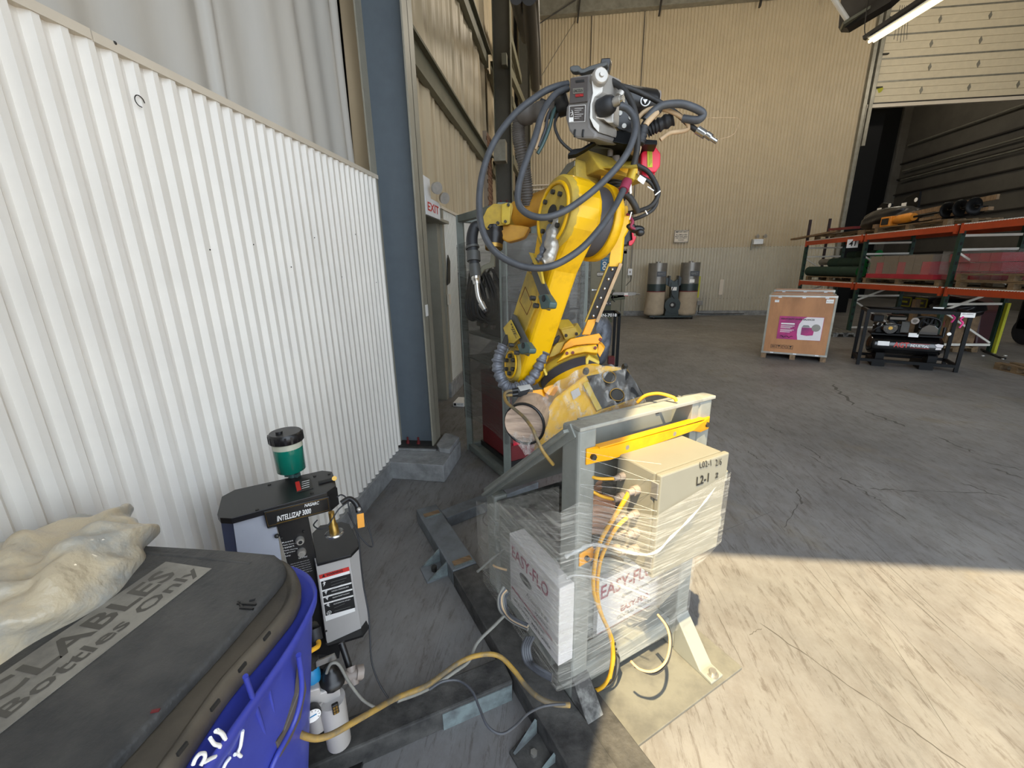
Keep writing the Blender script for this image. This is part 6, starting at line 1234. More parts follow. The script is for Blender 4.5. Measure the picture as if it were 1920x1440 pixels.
# dust collector
dc = thing('dust_collector', 'twin-drum dust collector with cloth bags against the back wall', 'dust collector', (4.1, 15.4, 0))
YD = 15.5
def zD(y, x=1250): return P(x, y, Y=YD).z
for sx, (xt, xb, dx) in enumerate(((1235.5, 1228, 0), (1293.5, 1288, 0))):
    xc = P(xb + 1, 560, Y=YD).x
    r = .315; zt, z1_, z2_ = zD(493), zD(532), zD(545)
    b = MB(); b.lathe((xc, YD, z1_), (xc, YD, zt), [(0, r), (1, r)], n=32); dr = b.build('filter_drum', 'collector', dc)
    MB().cyl((xc, YD, zt), (xc, YD, zt + .05), .08, n=12).build('drum_knob', 'collector', dc)
    MB().obox((xc - .08 + .0, YD - r - .012, (z1_ + zt) / 2 - .10), V(.30, 0, 0), V(0, .01, 0), V(0, 0, .17)).build('name_plate', 'mach_black', dr)
    text('PERFECT', V(xc - .05, YD - r - .014, (z1_ + zt) / 2 - .05), V(xc + .18, YD - r - .014, (z1_ + zt) / 2 - .05), V(xc - .05, YD - r - .014, (z1_ + zt) / 2 + .02), 'print_grey', dr)
    b = MB(); b.lathe((xc, YD, z2_), (xc, YD, z1_), [(0, r * 1.0), (1, r * 1.0)], n=32); b.build('collar', 'collector_g', dc)
    def bagfn(u, v, xc=xc, z2_=z2_, sx=sx):
        th = u * 2 * math.pi; rr = r * (.98 + .12 * v) * (1 + .03 * math.sin(th * 5 + v * 4 + sx) * v) * (1 - .35 * max(0, v - .93) / .07)
        return Vector((xc - .04 * v + rr * math.cos(th), YD + rr * math.sin(th), z2_ - .02 - (z2_ - .12) * v))
    MB().grid(bagfn, 48, 16).build('dust_bag', 'bag_cloth', dc)
    b = MB(); b.lathe((xc, YD, z2_ - .03), (xc, YD, z2_), [(0, r * 1.01), (1, r * 1.01)], n=32); b.build('clamp_band', 'redbrown', dc)
xl, xr = P(1228, 560, Y=YD).x, P(1289, 560, Y=YD).x; xm = (xl + xr) / 2
b = MB(); b.lathe((xm + .02, YD - .2, .48), (xm + .02, YD + .1, .48), [(0, .27), (1, .27)], n=32); b.prism([(xm - .22, YD - .18, .12), (xm + .26, YD - .18, .12), (xm + .2, YD - .18, .48), (xm - .16, YD - .18, .48)], (0, .25, 0)); b.build('fan_housing', 'collector_g', dc)
MB().cyl((xm + .02, YD - .21, .48), (xm + .02, YD - .20, .48), .11, n=24).build('fan_inlet', 'print_black', dc)
MB().cyl((xm + .0, YD - .22, .49), (xm + .0, YD - .21, .49), .05, n=16).build('fan_hub', 'alu', dc)
MB().bar((xm + .08, YD, .6), (xm + .06, YD, 1.25), .26, .26).build('duct', 'collector_g', dc)
MB().bar((xm + .06, YD, 1.15), (xl + .25, YD, 1.35), .2, .22).build('duct_arm', 'collector_g', dc)
MB().bar((xm + .06, YD, 1.15), (xr - .25, YD, 1.35), .2, .22).build('duct_arm', 'collector_g', dc)
for x in (xl + .42, xr - .38): MB().box(x - .02, x + .02, YD - .16, YD + .16, 1.16, 1.48).build('duct_flange', 'mach_black', dc)
MB().box(xm - .06, xm + .12, YD - .16, YD - .14, .98, 1.10).build('switch_label', 'paper', dc)
MB().tube([(xm + .0, YD - .16, 1.1), (xm - .06, YD - .2, .9), (xm + .06, YD - .2, .7)], .015, 6, 4).build('cord', 'mach_black', dc)
MB().box(xl - .2, xr + .15, YD - .3, YD + .3, .06, .12).build('base_frame', 'collector_g', dc)
for x in (xl - .08, xr + .1): MB().cyl((x, YD - .28, .05), (x + .04, YD - .28, .05), .05, n=14).build('caster', 'mach_black', dc)
MB().box(xr + .31, xr + .36, YD - .05, YD + .05, .72, 1.45).build('green_strap', 'hivis', dc)
MB().box(xr - .08, xr + .08, YD - .33, YD - .325, 1.25, 1.36).build('white_sticker', 'paper', dc)
# signs on the back wall
sg = thing('notice_sign', 'white IMPORTANT notice sign high on the back wall', 'sign', P(1277, 443, Y=16.4))
a_, c_ = P(1263, 455, Y=16.41), P(1292, 431, Y=16.41)
MB().box(a_.x, c_.x, 16.40, 16.415, a_.z, c_.z).build('panel', 'cap_beige', sg)
wsg, hsg = c_.x - a_.x, c_.z - a_.z
def st7(s, y0, y1, m=.08, bold=True): text(s, V(a_.x + wsg * m, 16.398, a_.z + hsg * y0), V(c_.x - wsg * m, 16.398, a_.z + hsg * y0), V(a_.x + wsg * m, 16.398, a_.z + hsg * y1), 'print_black', sg, bold=bold)
st7('IMPORTANT', .78, .93, .08); st7('ALL EMPLOYEES', .58, .68, .1); st7('MUST KEEP AREA', .44, .54, .08); st7('AND EQUIPMENT', .30, .40, .1); st7('CLEAN', .15, .25, .3)
b = MB()
for z_ in (a_.z + .01, c_.z - .02): b.box(a_.x, c_.x, 16.396, 16.40, z_, z_ + .012)
for x_ in (a_.x, c_.x - .012): b.box(x_, x_ + .012, 16.396, 16.40, a_.z, c_.z)
b.build('border', 'print_black', sg)
em = thing('emergency_light', 'white twin-head emergency light on the back wall right of the notice', 'light', P(1422, 452, Y=16.4))
a_, c_ = P(1413, 458, Y=16.3), P(1432, 448, Y=16.3)
MB().box(a_.x, c_.x, 16.3, 16.42, a_.z, c_.z).build('case', 'white_paint', em, bevel=.01)
for x in (a_.x + .04, c_.x - .02): b = MB(); b.lathe((x, 16.3, c_.z + .08), (x + .04, 16.22, c_.z + .09), [(0, .04), (1, .07)], n=16); b.build('lamp_head', 'alu', em)
MB().box(a_.x - .05, a_.x - .02, 16.36, 16.4, a_.z - .2, c_.z).build('conduit', 'galv', em)
ps_ = thing('ppe_sign', 'blue safety sign with white pictograms on the tan back door', 'sign', P(1133, 495, Y=16.35))
a_, c_ = P(1126, 508, Y=16.38), P(1141, 483, Y=16.38)
MB().box(a_.x, c_.x, 16.385, 16.395, a_.z, c_.z).build('panel', 'sign_blue', ps_)
for zf in (.55, .22):
    c = V((a_.x + c_.x) / 2, 16.382, a_.z + (c_.z - a_.z) * zf); MB().cyl(c, c + V(0, .003, 0), .075, n=20).build('white_circle', 'paper', ps_)
    MB().ball(c - V(0, .004, 0), .035, 8, (1.3, .1, .8)).build('pictogram', 'sign_blue', ps_)
text('SAFETY FIRST', V(a_.x + .04, 16.383, c_.z - .12), V(c_.x - .04, 16.383, c_.z - .12), V(a_.x + .04, 16.383, c_.z - .07), 'paper', ps_)
hz_ = thing('first_aid_sign', 'white sign with black and yellow striped border on the tan door', 'sign', P(1130, 512, Y=16.35))
a_, c_ = P(1120, 517, Y=16.38), P(1136, 511, Y=16.38)
MB().box(a_.x, c_.x, 16.385, 16.395, a_.z, c_.z).build('panel', 'paper', hz_)
text('FIRST AID', V(a_.x + .02, 16.383, a_.z + .04), V(c_.x - .02, 16.383, a_.z + .04), V(a_.x + .02, 16.383, c_.z - .04), 'print_black', hz_, bold=True)
b = MB()
for k in range(6):
    x = a_.x + k * (c_.x - a_.x) / 6; b.box(x, x + .03, 16.38, 16.385, a_.z - .02, a_.z + .01); b.box(x, x + .03, 16.38, 16.385, c_.z - .01, c_.z + .02)
b.build('stripe', 'print_black', hz_)
for k, (x, y, w_, h_, lab) in enumerate(((1095, 515, .14, .2, 'white switch plate left of the tan door, upper one'), (1091, 526, .12, .17, 'white switch plate left of the tan door, lower one'), (1181, 510, .16, .24, 'white disconnect switch right of the tan door under a conduit'), (1312, 568, .2, .16, 'grey wall socket low on the back wall right of the dust collector'))):
    o = thing('wall_switch' if k < 3 else 'wall_socket', lab, 'switch' if k < 3 else 'socket', P(x, y, Y=16.4)); c = P(x, y, Y=16.4)
    MB().box(c.x - w_ / 2, c.x + w_ / 2, 16.36, 16.43, c.z - h_ / 2, c.z + h_ / 2).build('box', 'white_paint' if k < 3 else 'collector', o, bevel=.006)
    MB().box(c.x - .02, c.x + .02, 16.35, 16.36, c.z - .04, c.z + .04).build('toggle', 'gland', o)
    if k == 2:
        MB().cyl((c.x + .02, 16.38, c.z + .1), (c.x + .03, 16.38, c.z + 1.9), .018, n=8).build('conduit', 'collector', o); MB().tube([c + V(.05, 0, -.12), c + V(.05, 0, -.3), c + V(-.05, 0, -.42), c + V(-.12, 0, -.5)], .012, 6, 4).build('cord', 'mach_black', o)
    if k == 0: MB().cyl((c.x, 16.38, c.z + .1), (c.x, 16.38, c.z + .9), .014, n=8).build('conduit', 'collector', o)
    if k == 3: MB().tube([c + V(-.02, -.02, -.1), c + V(-.02, -.03, -.32), c + V(.1, -.04, -.40), c + V(1.6, -.05, -.40)], .014, 6, 4).build('conduit', 'mach_black', o)
tag(MB().box(*(lambda c: (c.x - .08, c.x + .06, 16.41, 16.42, c.z - .3, c.z + .25))(P(1353, 537, Y=16.42))).build('wall_stain_plate', 'cap_beige'), 'faint tan strip taped on the back wall right of the dust collector', 'tape')
# black pipe cage behind the robot
cg = thing('pipe_cage', 'low black pipe cage holding a silver-black bag, behind the orange strut', 'cage', (.9, 7.8, 0))
PX, PY = P(1156, 690, Z=0).x, P(1156, 690, Z=0).y; zc = 1.0
for x in (PX, PX - .75):
    for y in (PY, PY + .6): MB().box(x - .025, x + .025, y - .025, y + .025, 0, zc).build('post', 'comp_frame', cg)
for y in (PY, PY + .6): MB().box(PX - .75, PX, y - .025, y + .025, zc - .05, zc).build('top_rail', 'comp_frame', cg)
for x in (PX, PX - .75): MB().box(x - .025, x + .025, PY, PY + .6, zc - .05, zc).build('top_rail', 'comp_frame', cg)
text('MN-7018', V(PX - .36, PY - .028, zc - .055), V(PX - .05, PY - .028, zc - .05), V(PX - .36, PY - .028, zc + .0), 'paper', cg, bold=True)
tag(blob((PX - .32, PY + .22, .48), .22, .2, .46, 21).build('shiny_bag', 'sleeve'), 'crumpled silver and black bag inside the black pipe cage', 'bag')
tag(MB().box(PX - .12, PX - .0, PY + .3, PY + .45, .0, .14).build('small_wood_block', 'redbrown'), 'small brown block on the floor inside the pipe cage', 'block')

# ================================================================== CRATES
CE_ = V(.903, -.43, 0).normalized(); CB = V(.43, .903, 0).normalized()
def crate(o, w, h, dpt, label, face=True):
    t = thing('crate', label, 'crate', o, None)
    Z = .10
    def c(a, b, z): return Vector(o) + CE_ * a + CB * b + UZ * z
    MB().obox(c(0, 0, Z), CE_ * w, CB * dpt, UZ * (h - Z)).build('plywood_box', 'ply', t)
    for a in (0, w - .03):
        for b_ in (-.004, dpt - .03): MB().obox(c(a - (.004 if a == 0 else 0), b_, Z), CE_ * .034, CB * .034, UZ * (h - Z)).build('corner_strip', 'galv', t)
    for z in (Z, h - .03):
        for b_ in (-.005, dpt - .028): MB().obox(c(-.004, b_, z), CE_ * (w + .008), CB * .033, UZ * .034).build('edge_strip', 'steel', t)
        for a in (-.005, w - .028): MB().obox(c(a, 0, z), CE_ * .033, CB * dpt, UZ * .034).build('edge_strip', 'galv', t)
    for a in (0, w / 2 - .045, w - .09): MB().obox(c(a, .01, 0), CE_ * .09, CB * (dpt - .02), UZ * .10).build('skid', 'wood', t)
    for a in (.15, w / 2, w - .18):
        for z in (h - .045, Z + .01): MB().obox(c(a, -.009, z), CE_ * .055, CB * .005, UZ * .02).build('clip', 'white_paint', t)
    return t, c
c1_, f = crate((4.03, 8.69, 0), 1.06, 1.23, .46, 'plywood crate with a pink wheel balancer poster, front of the row')
fy = -.006
ps = MB().obox(f(.22, fy, .40), CE_ * .70, CB * .004, UZ * .44).build('poster', 'poster', c1_)
b = MB(); b.prism([f(.56 + .0, fy - .002, .40), f(.54, fy - .002, .50), f(.535, fy - .002, .60), f(.55, fy - .002, .70), f(.60, fy - .002, .80), f(.66, fy - .002, .835), f(.915, fy - .002, .835), f(.915, fy - .002, .405)], CB * .002); b.build('poster_white_area', 'poster_white', ps)
text('HEAVY-DUTY WHEEL BALANCER', f(.25, fy - .004, .775), f(.78, fy - .004, .775), f(.25, fy - .004, .805), 'print_black', ps, bold=True)
b = MB(); b.obox(f(.26, fy - .003, .685), CE_ * .22, CB * .001, UZ * .026)
for k in range(6): b.obox(f(.26, fy - .003, .655 - k * .022 - (.01 if k > 2 else 0)), CE_ * (.22 - (k % 3) * .03), CB * .001, UZ * .008)
b.build('poster_lines', 'paper', ps)
MB().prism([f(.60, fy - .005, .50), f(.60, fy - .005, .64), f(.80, fy - .005, .64), f(.79, fy - .005, .50), f(.69, fy - .005, .485)], CB * .002).build('printed_machine', 'poster', ps)
MB().prism([f(.60, fy - .006, .645), f(.62, fy - .006, .685), f(.70, fy - .006, .685), f(.73, fy - .006, .645)], CB * .002).build('printed_tray', 'print_grey', ps)
MB().cyl(f(.82, fy - .006, .64), f(.82, fy - .003, .64), .068, n=24).build('printed_wheel', 'collector', ps)
MB().tube([f(.27 + k * .03, fy - .006, .45 + .015 * math.sin(k * 2.2)) for k in range(8)], .005, 5, 4).build('printed_script', 'print_black', ps)
for k in range(4):
    b = MB(); x = .15 + k * .095
    for (u0, v0, u1, v1) in ((0, 0, .075, 0), (.075, 0, .075, .07), (.075, .07, 0, .07), (0, .07, 0, 0)): b.bar(f(x + u0, fy, .21 + v0), f(x + u1, fy, .21 + v1), .004, .004)
    if k == 0:
        for u in (.025, .05): b.bar(f(x + u, fy, .225), f(x + u, fy, .265), .010, .004)
    elif k == 1: b.prism([f(x + .01, fy, .25), f(x + .065, fy, .25), f(x + .05, fy, .268), f(x + .025, fy, .268)], CB * -.003); b.bar(f(x + .037, fy, .22), f(x + .037, fy, .25), .004, .004)
    elif k == 2: b.bar(f(x + .01, fy, .27), f(x + .065, fy, .22), .006, .004); b.bar(f(x + .02, fy, .235), f(x + .06, fy, .265), .008, .004)
    else: b.prism([f(x + .015, fy, .27), f(x + .06, fy, .27), f(x + .04, fy, .24), f(x + .035, fy, .24)], CB * -.003); b.bar(f(x + .037, fy, .22), f(x + .037, fy, .245), .004, .004); b.bar(f(x + .02, fy, .22), f(x + .055, fy, .22), .004, .004)
    b.build('handling_mark', 'print_black', c1_)
for a, w_, t_ in ((.10, .07, 'W4060'), (.90, .11, 'BX-5220')): lb_ = MB().obox(f(a, fy - .001, 1.10), CE_ * w_, CB * .003, UZ * (.045 if a < .5 else .07)).build('paper_label', 'paper', c1_); text(t_, f(a + .008, fy - .003, 1.125), f(a + w_ - .008, fy - .003, 1.125), f(a + .008, fy - .003, 1.138), 'print_black', lb_)
o2 = Vector((4.03, 8.69, 0)) + CB * .55 + CE_ * .02; crate(tuple(o2), 1.06, 1.23, .46, 'second plywood crate of the row, directly behind the poster crate')
o3 = Vector((4.03, 8.69, 0)) + CB * 1.25 + CE_ * .06; crate(tuple(o3), 1.06, 1.27, .55, 'third and rearmost plywood crate of the row')

# ================================================================== COMPRESSOR
K0 = V(5.47, 8.12, 0)
cp = thing('air_compressor', 'black petrol air compressor lettered AGT INDUSTRIAL inside a black tube frame', 'compressor', K0)
def k(a, b, z): return K0 + CE_ * a + CB * b + UZ * z
KW, KD, KH = 1.29, .62, 1.0
for a in (0, KW):
    for b_ in (0, KD): MB().bar(k(a, b_, 0), k(a, b_, KH), .05, .05, up=CE_).build('frame_post', 'comp_frame', cp)
for z in (.10, KH - .02):
    for b_ in (0, KD): MB().bar(k(0, b_, z), k(KW, b_, z), .045, .05).build('frame_rail', 'comp_frame', cp)
    for a in (0, KW): MB().bar(k(a, 0, z), k(a, KD, z), .045, .05).build('frame_rail', 'comp_frame', cp)
MB().bar(k(.0, KD, KH), k(.55, .0, KH), .03, .03).build('frame_brace', 'comp_frame', cp)
MB().bar(k(.55, KD, KH), k(1.2, KD * .5, KH), .03, .03).build('frame_brace', 'comp_frame', cp)
for a in (.28, .92):
    b = MB(); b.prism([k(a - .09, -.02, 0), k(a + .09, -.02, 0), k(a + .09, -.02, .10), k(a - .09, -.02, .10)], CB * (KD + .04)); b.build('fork_pocket', 'comp_frame', cp)
b = MB(); b.lathe(k(.10, .30, .36), k(1.14, .30, .36), [(0, .03), (.015, .11), (.05, .165), (.10, .18), (.90, .18), (.95, .165), (.985, .11), (1, .03)], n=40); tk = b.build('tank', 'comp_black', cp)
for a in (.25, .95): MB().obox(k(a, .14, .10), CE_ * .12, CB * .3, UZ * .12).build('tank_foot', 'comp_frame', cp)
def onT(a, th): return k(a, .30, .36) + (CB * -math.cos(th) + UZ * math.sin(th)) * .184
def tk_text(s, a0, a1, t0, t1, m, bold=True): text(s, onT(a0, t0), onT(a1, t0), onT(a0, t1), m, tk, bold=bold, depth=.002, off=.006)
tk_text('AGT', .46, .66, -.10, .42, 'print_red'); tk_text('INDUSTRIAL', .68, .92, .02, .28, 'print_white')
for th in (-.06, .36): MB().bar(onT(.68, th) - CB * .004, onT(.93, th) - CB * .004, .004, .004).build('red_rule', 'print_red', tk)
MB().prism([onT(.24, .0), onT(.40, .0), onT(.40, .42), onT(.24, .42)], CB * -.004).build('data_plate', 'paper', tk)
MB().prism([onT(1.02, .15), onT(1.09, .12), onT(1.10, .38), onT(1.03, .45), onT(.99, .35)], CB * -.004).build('round_sticker', 'poster_white', tk)
MB().prism([onT(1.01, -.12), onT(1.08, -.10), onT(1.08, .08), onT(1.01, .08)], CB * -.004).build('lower_sticker', 'poster_white', tk)
MB().obox(k(.62, .12, .54), CE_ * .13, CB * -.02, UZ * .07).build('stock_tag', 'paper', cp)
MB().obox(k(.12, .12, .545), CE_ * .95, CB * .38, UZ * .03).build('deck_plate', 'comp_frame', cp, bevel=.004)
eng = MB(); eng.obox(k(.17, .16, .575), CE_ * .36, CB * .30, UZ * .17); en = eng.build('engine_block', 'comp_frame', cp, bevel=.02)
MB().obox(k(.30, .12, .80), CE_ * .26, CB * .26, UZ * .10).build('fuel_tank', 'comp_black', en, bevel=.03)
MB().obox(k(.10, .12, .78), CE_ * .15, CB * .24, UZ * .12).build('air_cleaner', 'comp_frame', en, bevel=.015)
c = k(.36, .11, .68); b = MB(); b.lathe(c + CB * .05, c - CB * .02, [(0, .12), (.6, .12), (1, .095)], n=28); b.build('recoil_starter', 'comp_black', en)
for q in range(16): th = q * math.pi / 8; d_ = CE_ * math.cos(th) + UZ * math.sin(th); MB().bar(c - CB * .021 + d_ * .04, c - CB * .021 + d_ * .09, .008, .004, up=CB).build('starter_rib', 'bolt', en)
MB().cyl(c - CB * .02, c - CB * .03, .03, n=16).build('starter_badge', 'gold', en)
for q in range(10): p_ = k(.12 + .03 * q + (q % 2) * .02, .10, .72 + .02 * (q % 3)); MB().ball(p_, .014, 6).build('fitting', 'steel', en)
MB().tube([k(.13, .1, .62), k(.18, .08, .68), k(.27, .08, .72), k(.4, .08, .745), k(.5, .1, .74)], .010, 6, 4).build('fuel_line', 'rub_black', en)
c = k(.86, .14, .76); b = MB(); b.tube([c + (CE_ * math.cos(t * .4) + UZ * math.sin(t * .4)) * .13 for t in range(16)], .018, 8, 2, closed=True)
for q in range(5): th = q * 1.257; b.bar(c, c + (CE_ * math.cos(th) + UZ * math.sin(th)) * .13, .02, .02, up=CB)
b.build('pump_flywheel', 'comp_frame', cp)
b = MB(); b.lathe(k(.66, .13, .82), k(.66, .09, .82), [(0, .055), (1, .055)], n=24); b.build('drive_pulley', 'gland', cp)
MB().cyl(k(.66, .09, .82), k(.66, .08, .82), .028, n=14).build('pulley_hub', 'comp_black', cp)
MB().tube([k(.64, .10, .87), k(.78, .10, .90), k(.96, .10, .85), k(.99, .10, .74), k(.90, .10, .64), k(.72, .10, .72)], .010, 6, 4, closed=False).build('belt', 'rub_black', cp)
MB().prism([k(.72, .08, .59), k(.98, .08, .59), k(.98, .08, .70), k(.92, .08, .76), k(.84, .08, .775), k(.76, .08, .71)], CB * .03).build('belt_guard', 'comp_black', cp, bevel=.01)
for q in range(4): MB().obox(k(.80 + .05 * q, .28, .64), CE_ * .03, CB * .14, UZ * .22).build('pump_fin', 'comp_frame', cp)
MB().obox(k(.50, .14, .60), CE_ * .12, CB * .2, UZ * .2).build('muffler', 'bolt', cp, bevel=.01)
MB().cyl(k(1.08, .2, .57), k(1.08, .2, .72), .022, n=14).build('pressure_switch', 'mach_black', cp)
MB().cyl(k(1.04, .15, .74), k(1.04, .15, .82), .008, n=10).build('copper_pipe', 'redbrown', cp)
b = MB(); b.lathe(k(1.13, .16, .62), k(1.13, .13, .62), [(0, .028), (1, .028)], n=18); b.build('gauge', 'chrome', cp)
for z, y in ((.93, .0), (.97, .42)):
    pk_ = tag(MB().tube([k(1.20, -.03 + y, z), k(1.17, -.04 + y, z - .05), k(1.21, -.04 + y, z - .10), k(1.18, -.05 + y, z - .18)], .014, 6, 4).build('pink_ribbon', 'pink'), 'bright pink ribbon tied on the compressor frame, %s' % ('front corner' if z < .95 else 'rear corner'), 'ribbon')
MB().obox(k(1.16, -.03, .92), CE_ * .17, CB * .002, UZ * .075).build('white_tag', 'paper', cp)
text('BX-20PMC', k(1.18, -.034, .965), k(1.31, -.034, .965), k(1.18, -.034, .982), 'print_black', cp)
MB().obox(k(.95, .55, 1.0), CE_ * .14, CB * .002, UZ * .03).build('white_tag', 'paper', cp)

# ================================================================== PALLET RACK
RFX, RBX = 7.65, 8.72
rk_ = thing('pallet_rack', 'tall green and orange pallet rack along the right side', 'rack', (8.2, 12, 0))
for y, hz1 in ((14.6, 2.5), (11.95, 2.5), (9.35, 2.5), (6.75, 2.5)):
    for x in (RFX, RBX):
        b = MB(); b.box(x - .04, x + .04, y - .035, y + .035, 0, hz1); b.box(x - .07, x + .07, y - .06, y + .06, 0, .012); up_ = b.build('upright', 'rack_green', rk_)
        for q in range(12): MB().box(x - .02, x + .02, y - .040, y - .0355, .3 + q * .18, .36 + q * .18).build('punched_hole', 'print_black', up_)
    for z in (2.28, 2.02, .16, .98): MB().box(RFX, RBX, y - .02, y + .02, z - .022, z + .022).build('frame_strut', 'rack_white', rk_)
    MB().bar((RFX, y, 1.98), (RBX - .05, y, 1.35), .03, .035).build('frame_diagonal', 'rack_white', rk_)
    MB().bar((RFX, y, .85), (RBX - .05, y, .2), .03, .035).build('frame_diagonal', 'rack_white', rk_)
    MB().bar((RFX, y, .85), (RBX - .3, y, 1.18), .03, .045).build('frame_diagonal', 'rack_white', rk_)
for y0, y1 in ((11.98, 14.56), (9.38, 11.92), (5.9, 9.32)):
    for z in (2.42, 1.24):
        for x in (RFX - .045, RBX + .045):
            bm_ = MB().box(x - .03, x + .03, y0, y1, z - .06, z + .06).build('load_beam', 'rack_orange', rk_)
        for yy in (y0 + .02, y1 - .06): MB().box(RFX - .085, RFX - .04, yy, yy + .05, z - .10, z + .08).build('beam_connector', 'rack_orange', rk_)
        b = MB(); n = int((y1 - y0) / .05)
        for q in range(n): b.box(RFX - .08, RFX - .01, y0 + q * .05, y0 + q * .05 + .018, z + .055, z + .075)
        b.build('deck_wire_ends', 'rack_white', rk_, kind='stuff')
        MB().box(RFX, RBX, y0, y1, z + .058, z + .066).build('wire_deck', 'collector', rk_)
for (p, q) in (((1520, 412), (1514, 450)), ((1557, 410), (1549, 450))):
    a_ = P(*p, X=RFX + (0 if p[0] < 1540 else .75)); MB().box(a_.x - .03, a_.x + .03, a_.y - .03, a_.y + .03, 0 if p[0] < 1540 else 1.3, a_.z).build('extension_post', 'rack_purple', rk_)
yg = tag(MB().box(RBX - .02, RBX + .03, 9.24, 9.30, 0, 1.0).build('post_guard', 'hivis'), 'yellow guard on the foot of the rear rack post', 'guard')
s41 = thing('bay_number_sign', 'white bay sign reading 41 hanging on the rack', 'sign', P(1598, 456, X=RBX - .1))
a_, c_, d_ = P(1587, 464, X=8.6), P(1608, 463, X=8.6), P(1589, 449, X=8.6)
yq = P(1597, 456, X=7.56).y; a_ = P(1587, 465, Y=yq); c_ = P(1608, 464, Y=yq); d_ = P(1590, 449, Y=yq)
MB().prism([a_, c_, c_ + (d_ - a_), d_], V(0, .01, 0)).build('panel', 'paper', s41)
text('41', a_.lerp(c_, .18).lerp(d_, .18), c_.lerp(a_, .25) + (d_ - a_) * .2, a_.lerp(c_, .18) + (d_ - a_) * .82, 'print_black', s41, bold=True)
def pallet(x0, x1, y0, y1, z, label, group=None, h=.13, m='pallet_wood'):
    t = thing('pallet', label, 'pallet', ((x0 + x1) / 2, (y0 + y1) / 2, z), group)
    n = 5
    for q in range(n):
        xx = x0 + (x1 - x0 - .1) * q / (n - 1); MB().box(xx, xx + .1, y0, y1, z + h - .02, z + h).build('deck_board', m, t)
    for q in range(3):
        yy = y0 + (y1 - y0 - .1) * q / 2
        MB().box(x0, x1, yy, yy + .1, z + h - .04, z + h - .02).build('stringer_board', m, t)
        for j in range(3): xx = x0 + (x1 - x0 - .12) * j / 2; MB().box(xx, xx + .12, yy, yy + .1, z + .02, z + h - .04).build('block', m, t)
    for q in range(3): xx = x0 + (x1 - x0 - .1) * q / 2; MB().box(xx, xx + .1, y0, y1, z, z + .02).build('bottom_board', m, t)
    return t
ZS, ZT = 1.312, 2.492
pallet(7.62, 8.6, 12.1, 14.3, ZS, 'pallet under the green carpet rolls on the rack', 'shelf pallets')
pallet(7.62, 8.6, 9.55, 11.75, ZS, 'pallet under the brown and red cartons on the rack', 'shelf pallets')
pallet(7.60, 8.6, 7.1, 9.15, ZS, 'lower of two stacked pallets at the right of the rack', 'shelf pallets')
pallet(7.62, 8.6, 7.15, 9.2, ZS + .135, 'upper of two stacked pallets at the right of the rack', 'shelf pallets')
def roll(y0, y1, x, z, r, m, lab, end='carpet_g2'):
    t = thing('carpet_roll', lab, 'carpet roll', (x, (y0 + y1) / 2, z - r), 'artificial turf rolls on the rack')
    b = MB(); b.lathe((x, y1, z), (x, y0, z), [(0, r), (.3, r * 1.0), (.31, r * .96), (.32, r), (.7, r), (.71, r * .96), (.72, r), (1, r)], n=28); b.build('roll', m, t)
    b = MB(); b.lathe((x, y0 - .002, z), (x, y0 - .006, z), [(0, r * .97), (1, r * .97)], n=28); b.build('roll_end', end, t)
    MB().cyl((x, y0 - .007, z), (x, y0 - .010, z), r * .28, n=16).build('core_hole', 'print_black', t)
roll(12.15, 14.5, 7.80, ZS + .13 + .14, .14, 'carpet_g', 'lowest front turf roll with a bright green end')
roll(12.2, 13.7, 7.95, ZS + .13 + .38, .13, 'carpet_g', 'middle turf roll lying on the lowest one')
roll(12.1, 13.2, 8.1, ZS + .13 + .58, .10, 'carpet_g', 'topmost turf roll of the pile')
roll(12.9, 14.4, 8.05, ZS + .13 + .41, .09, 'collector', 'thin grey-brown roll behind the middle turf roll', 'collector')
roll(12.0, 13.4, 8.45, ZS + .13 + .28, .16, 'carpet_g', 'rearmost large turf roll beside the rack post')
ld = thing('carton_load', 'brown and red carton stack under film on the rack middle bay', 'cartons', (8.1, 10.6, ZS + .13))
z_ = ZS + .135
MB().box(7.64, 8.55, 9.75, 11.7, z_, z_ + .10).build('red_base_layer', 'box_red', ld)
for q in range(8):
    y = 9.9 + q * .22; MB().box(7.66, 8.5, y, y + .212, z_ + .10, z_ + .36).build('carton', 'box_brown' if q % 3 else 'box_red', ld)
for q in range(4): MB().box(7.67, 8.5, 9.9 + q * .45, 9.9 + q * .45 + .44, z_ + .36, z_ + .50).build('carton', 'box_brown', ld)
MB().box(7.655, 8.52, 9.86, 11.72, z_ + .0, z_ + .52).build('film', 'film_far', ld)
l2 = thing('carton_load', 'red carton stack under shiny film, split by the middle rack post', 'cartons', (8.2, 9.4, ZS))
for q in range(5):
    for j in range(3): MB().box(8.0 - .05 * j, 8.6, 8.75 + q * .21, 8.75 + q * .21 + .2, z_ + j * .17, z_ + j * .17 + .16).build('carton', 'box_red', l2)
MB().box(7.8, 8.65, 8.7, 9.85, z_, z_ + .56).build('film', 'film_far', l2)
tag(blob((8.0, 7.6, z_ + .32), .3, .35, .26, 31).build('black_sack', 'tarp'), 'shiny black plastic sack on the stacked pallets, far right', 'sack')
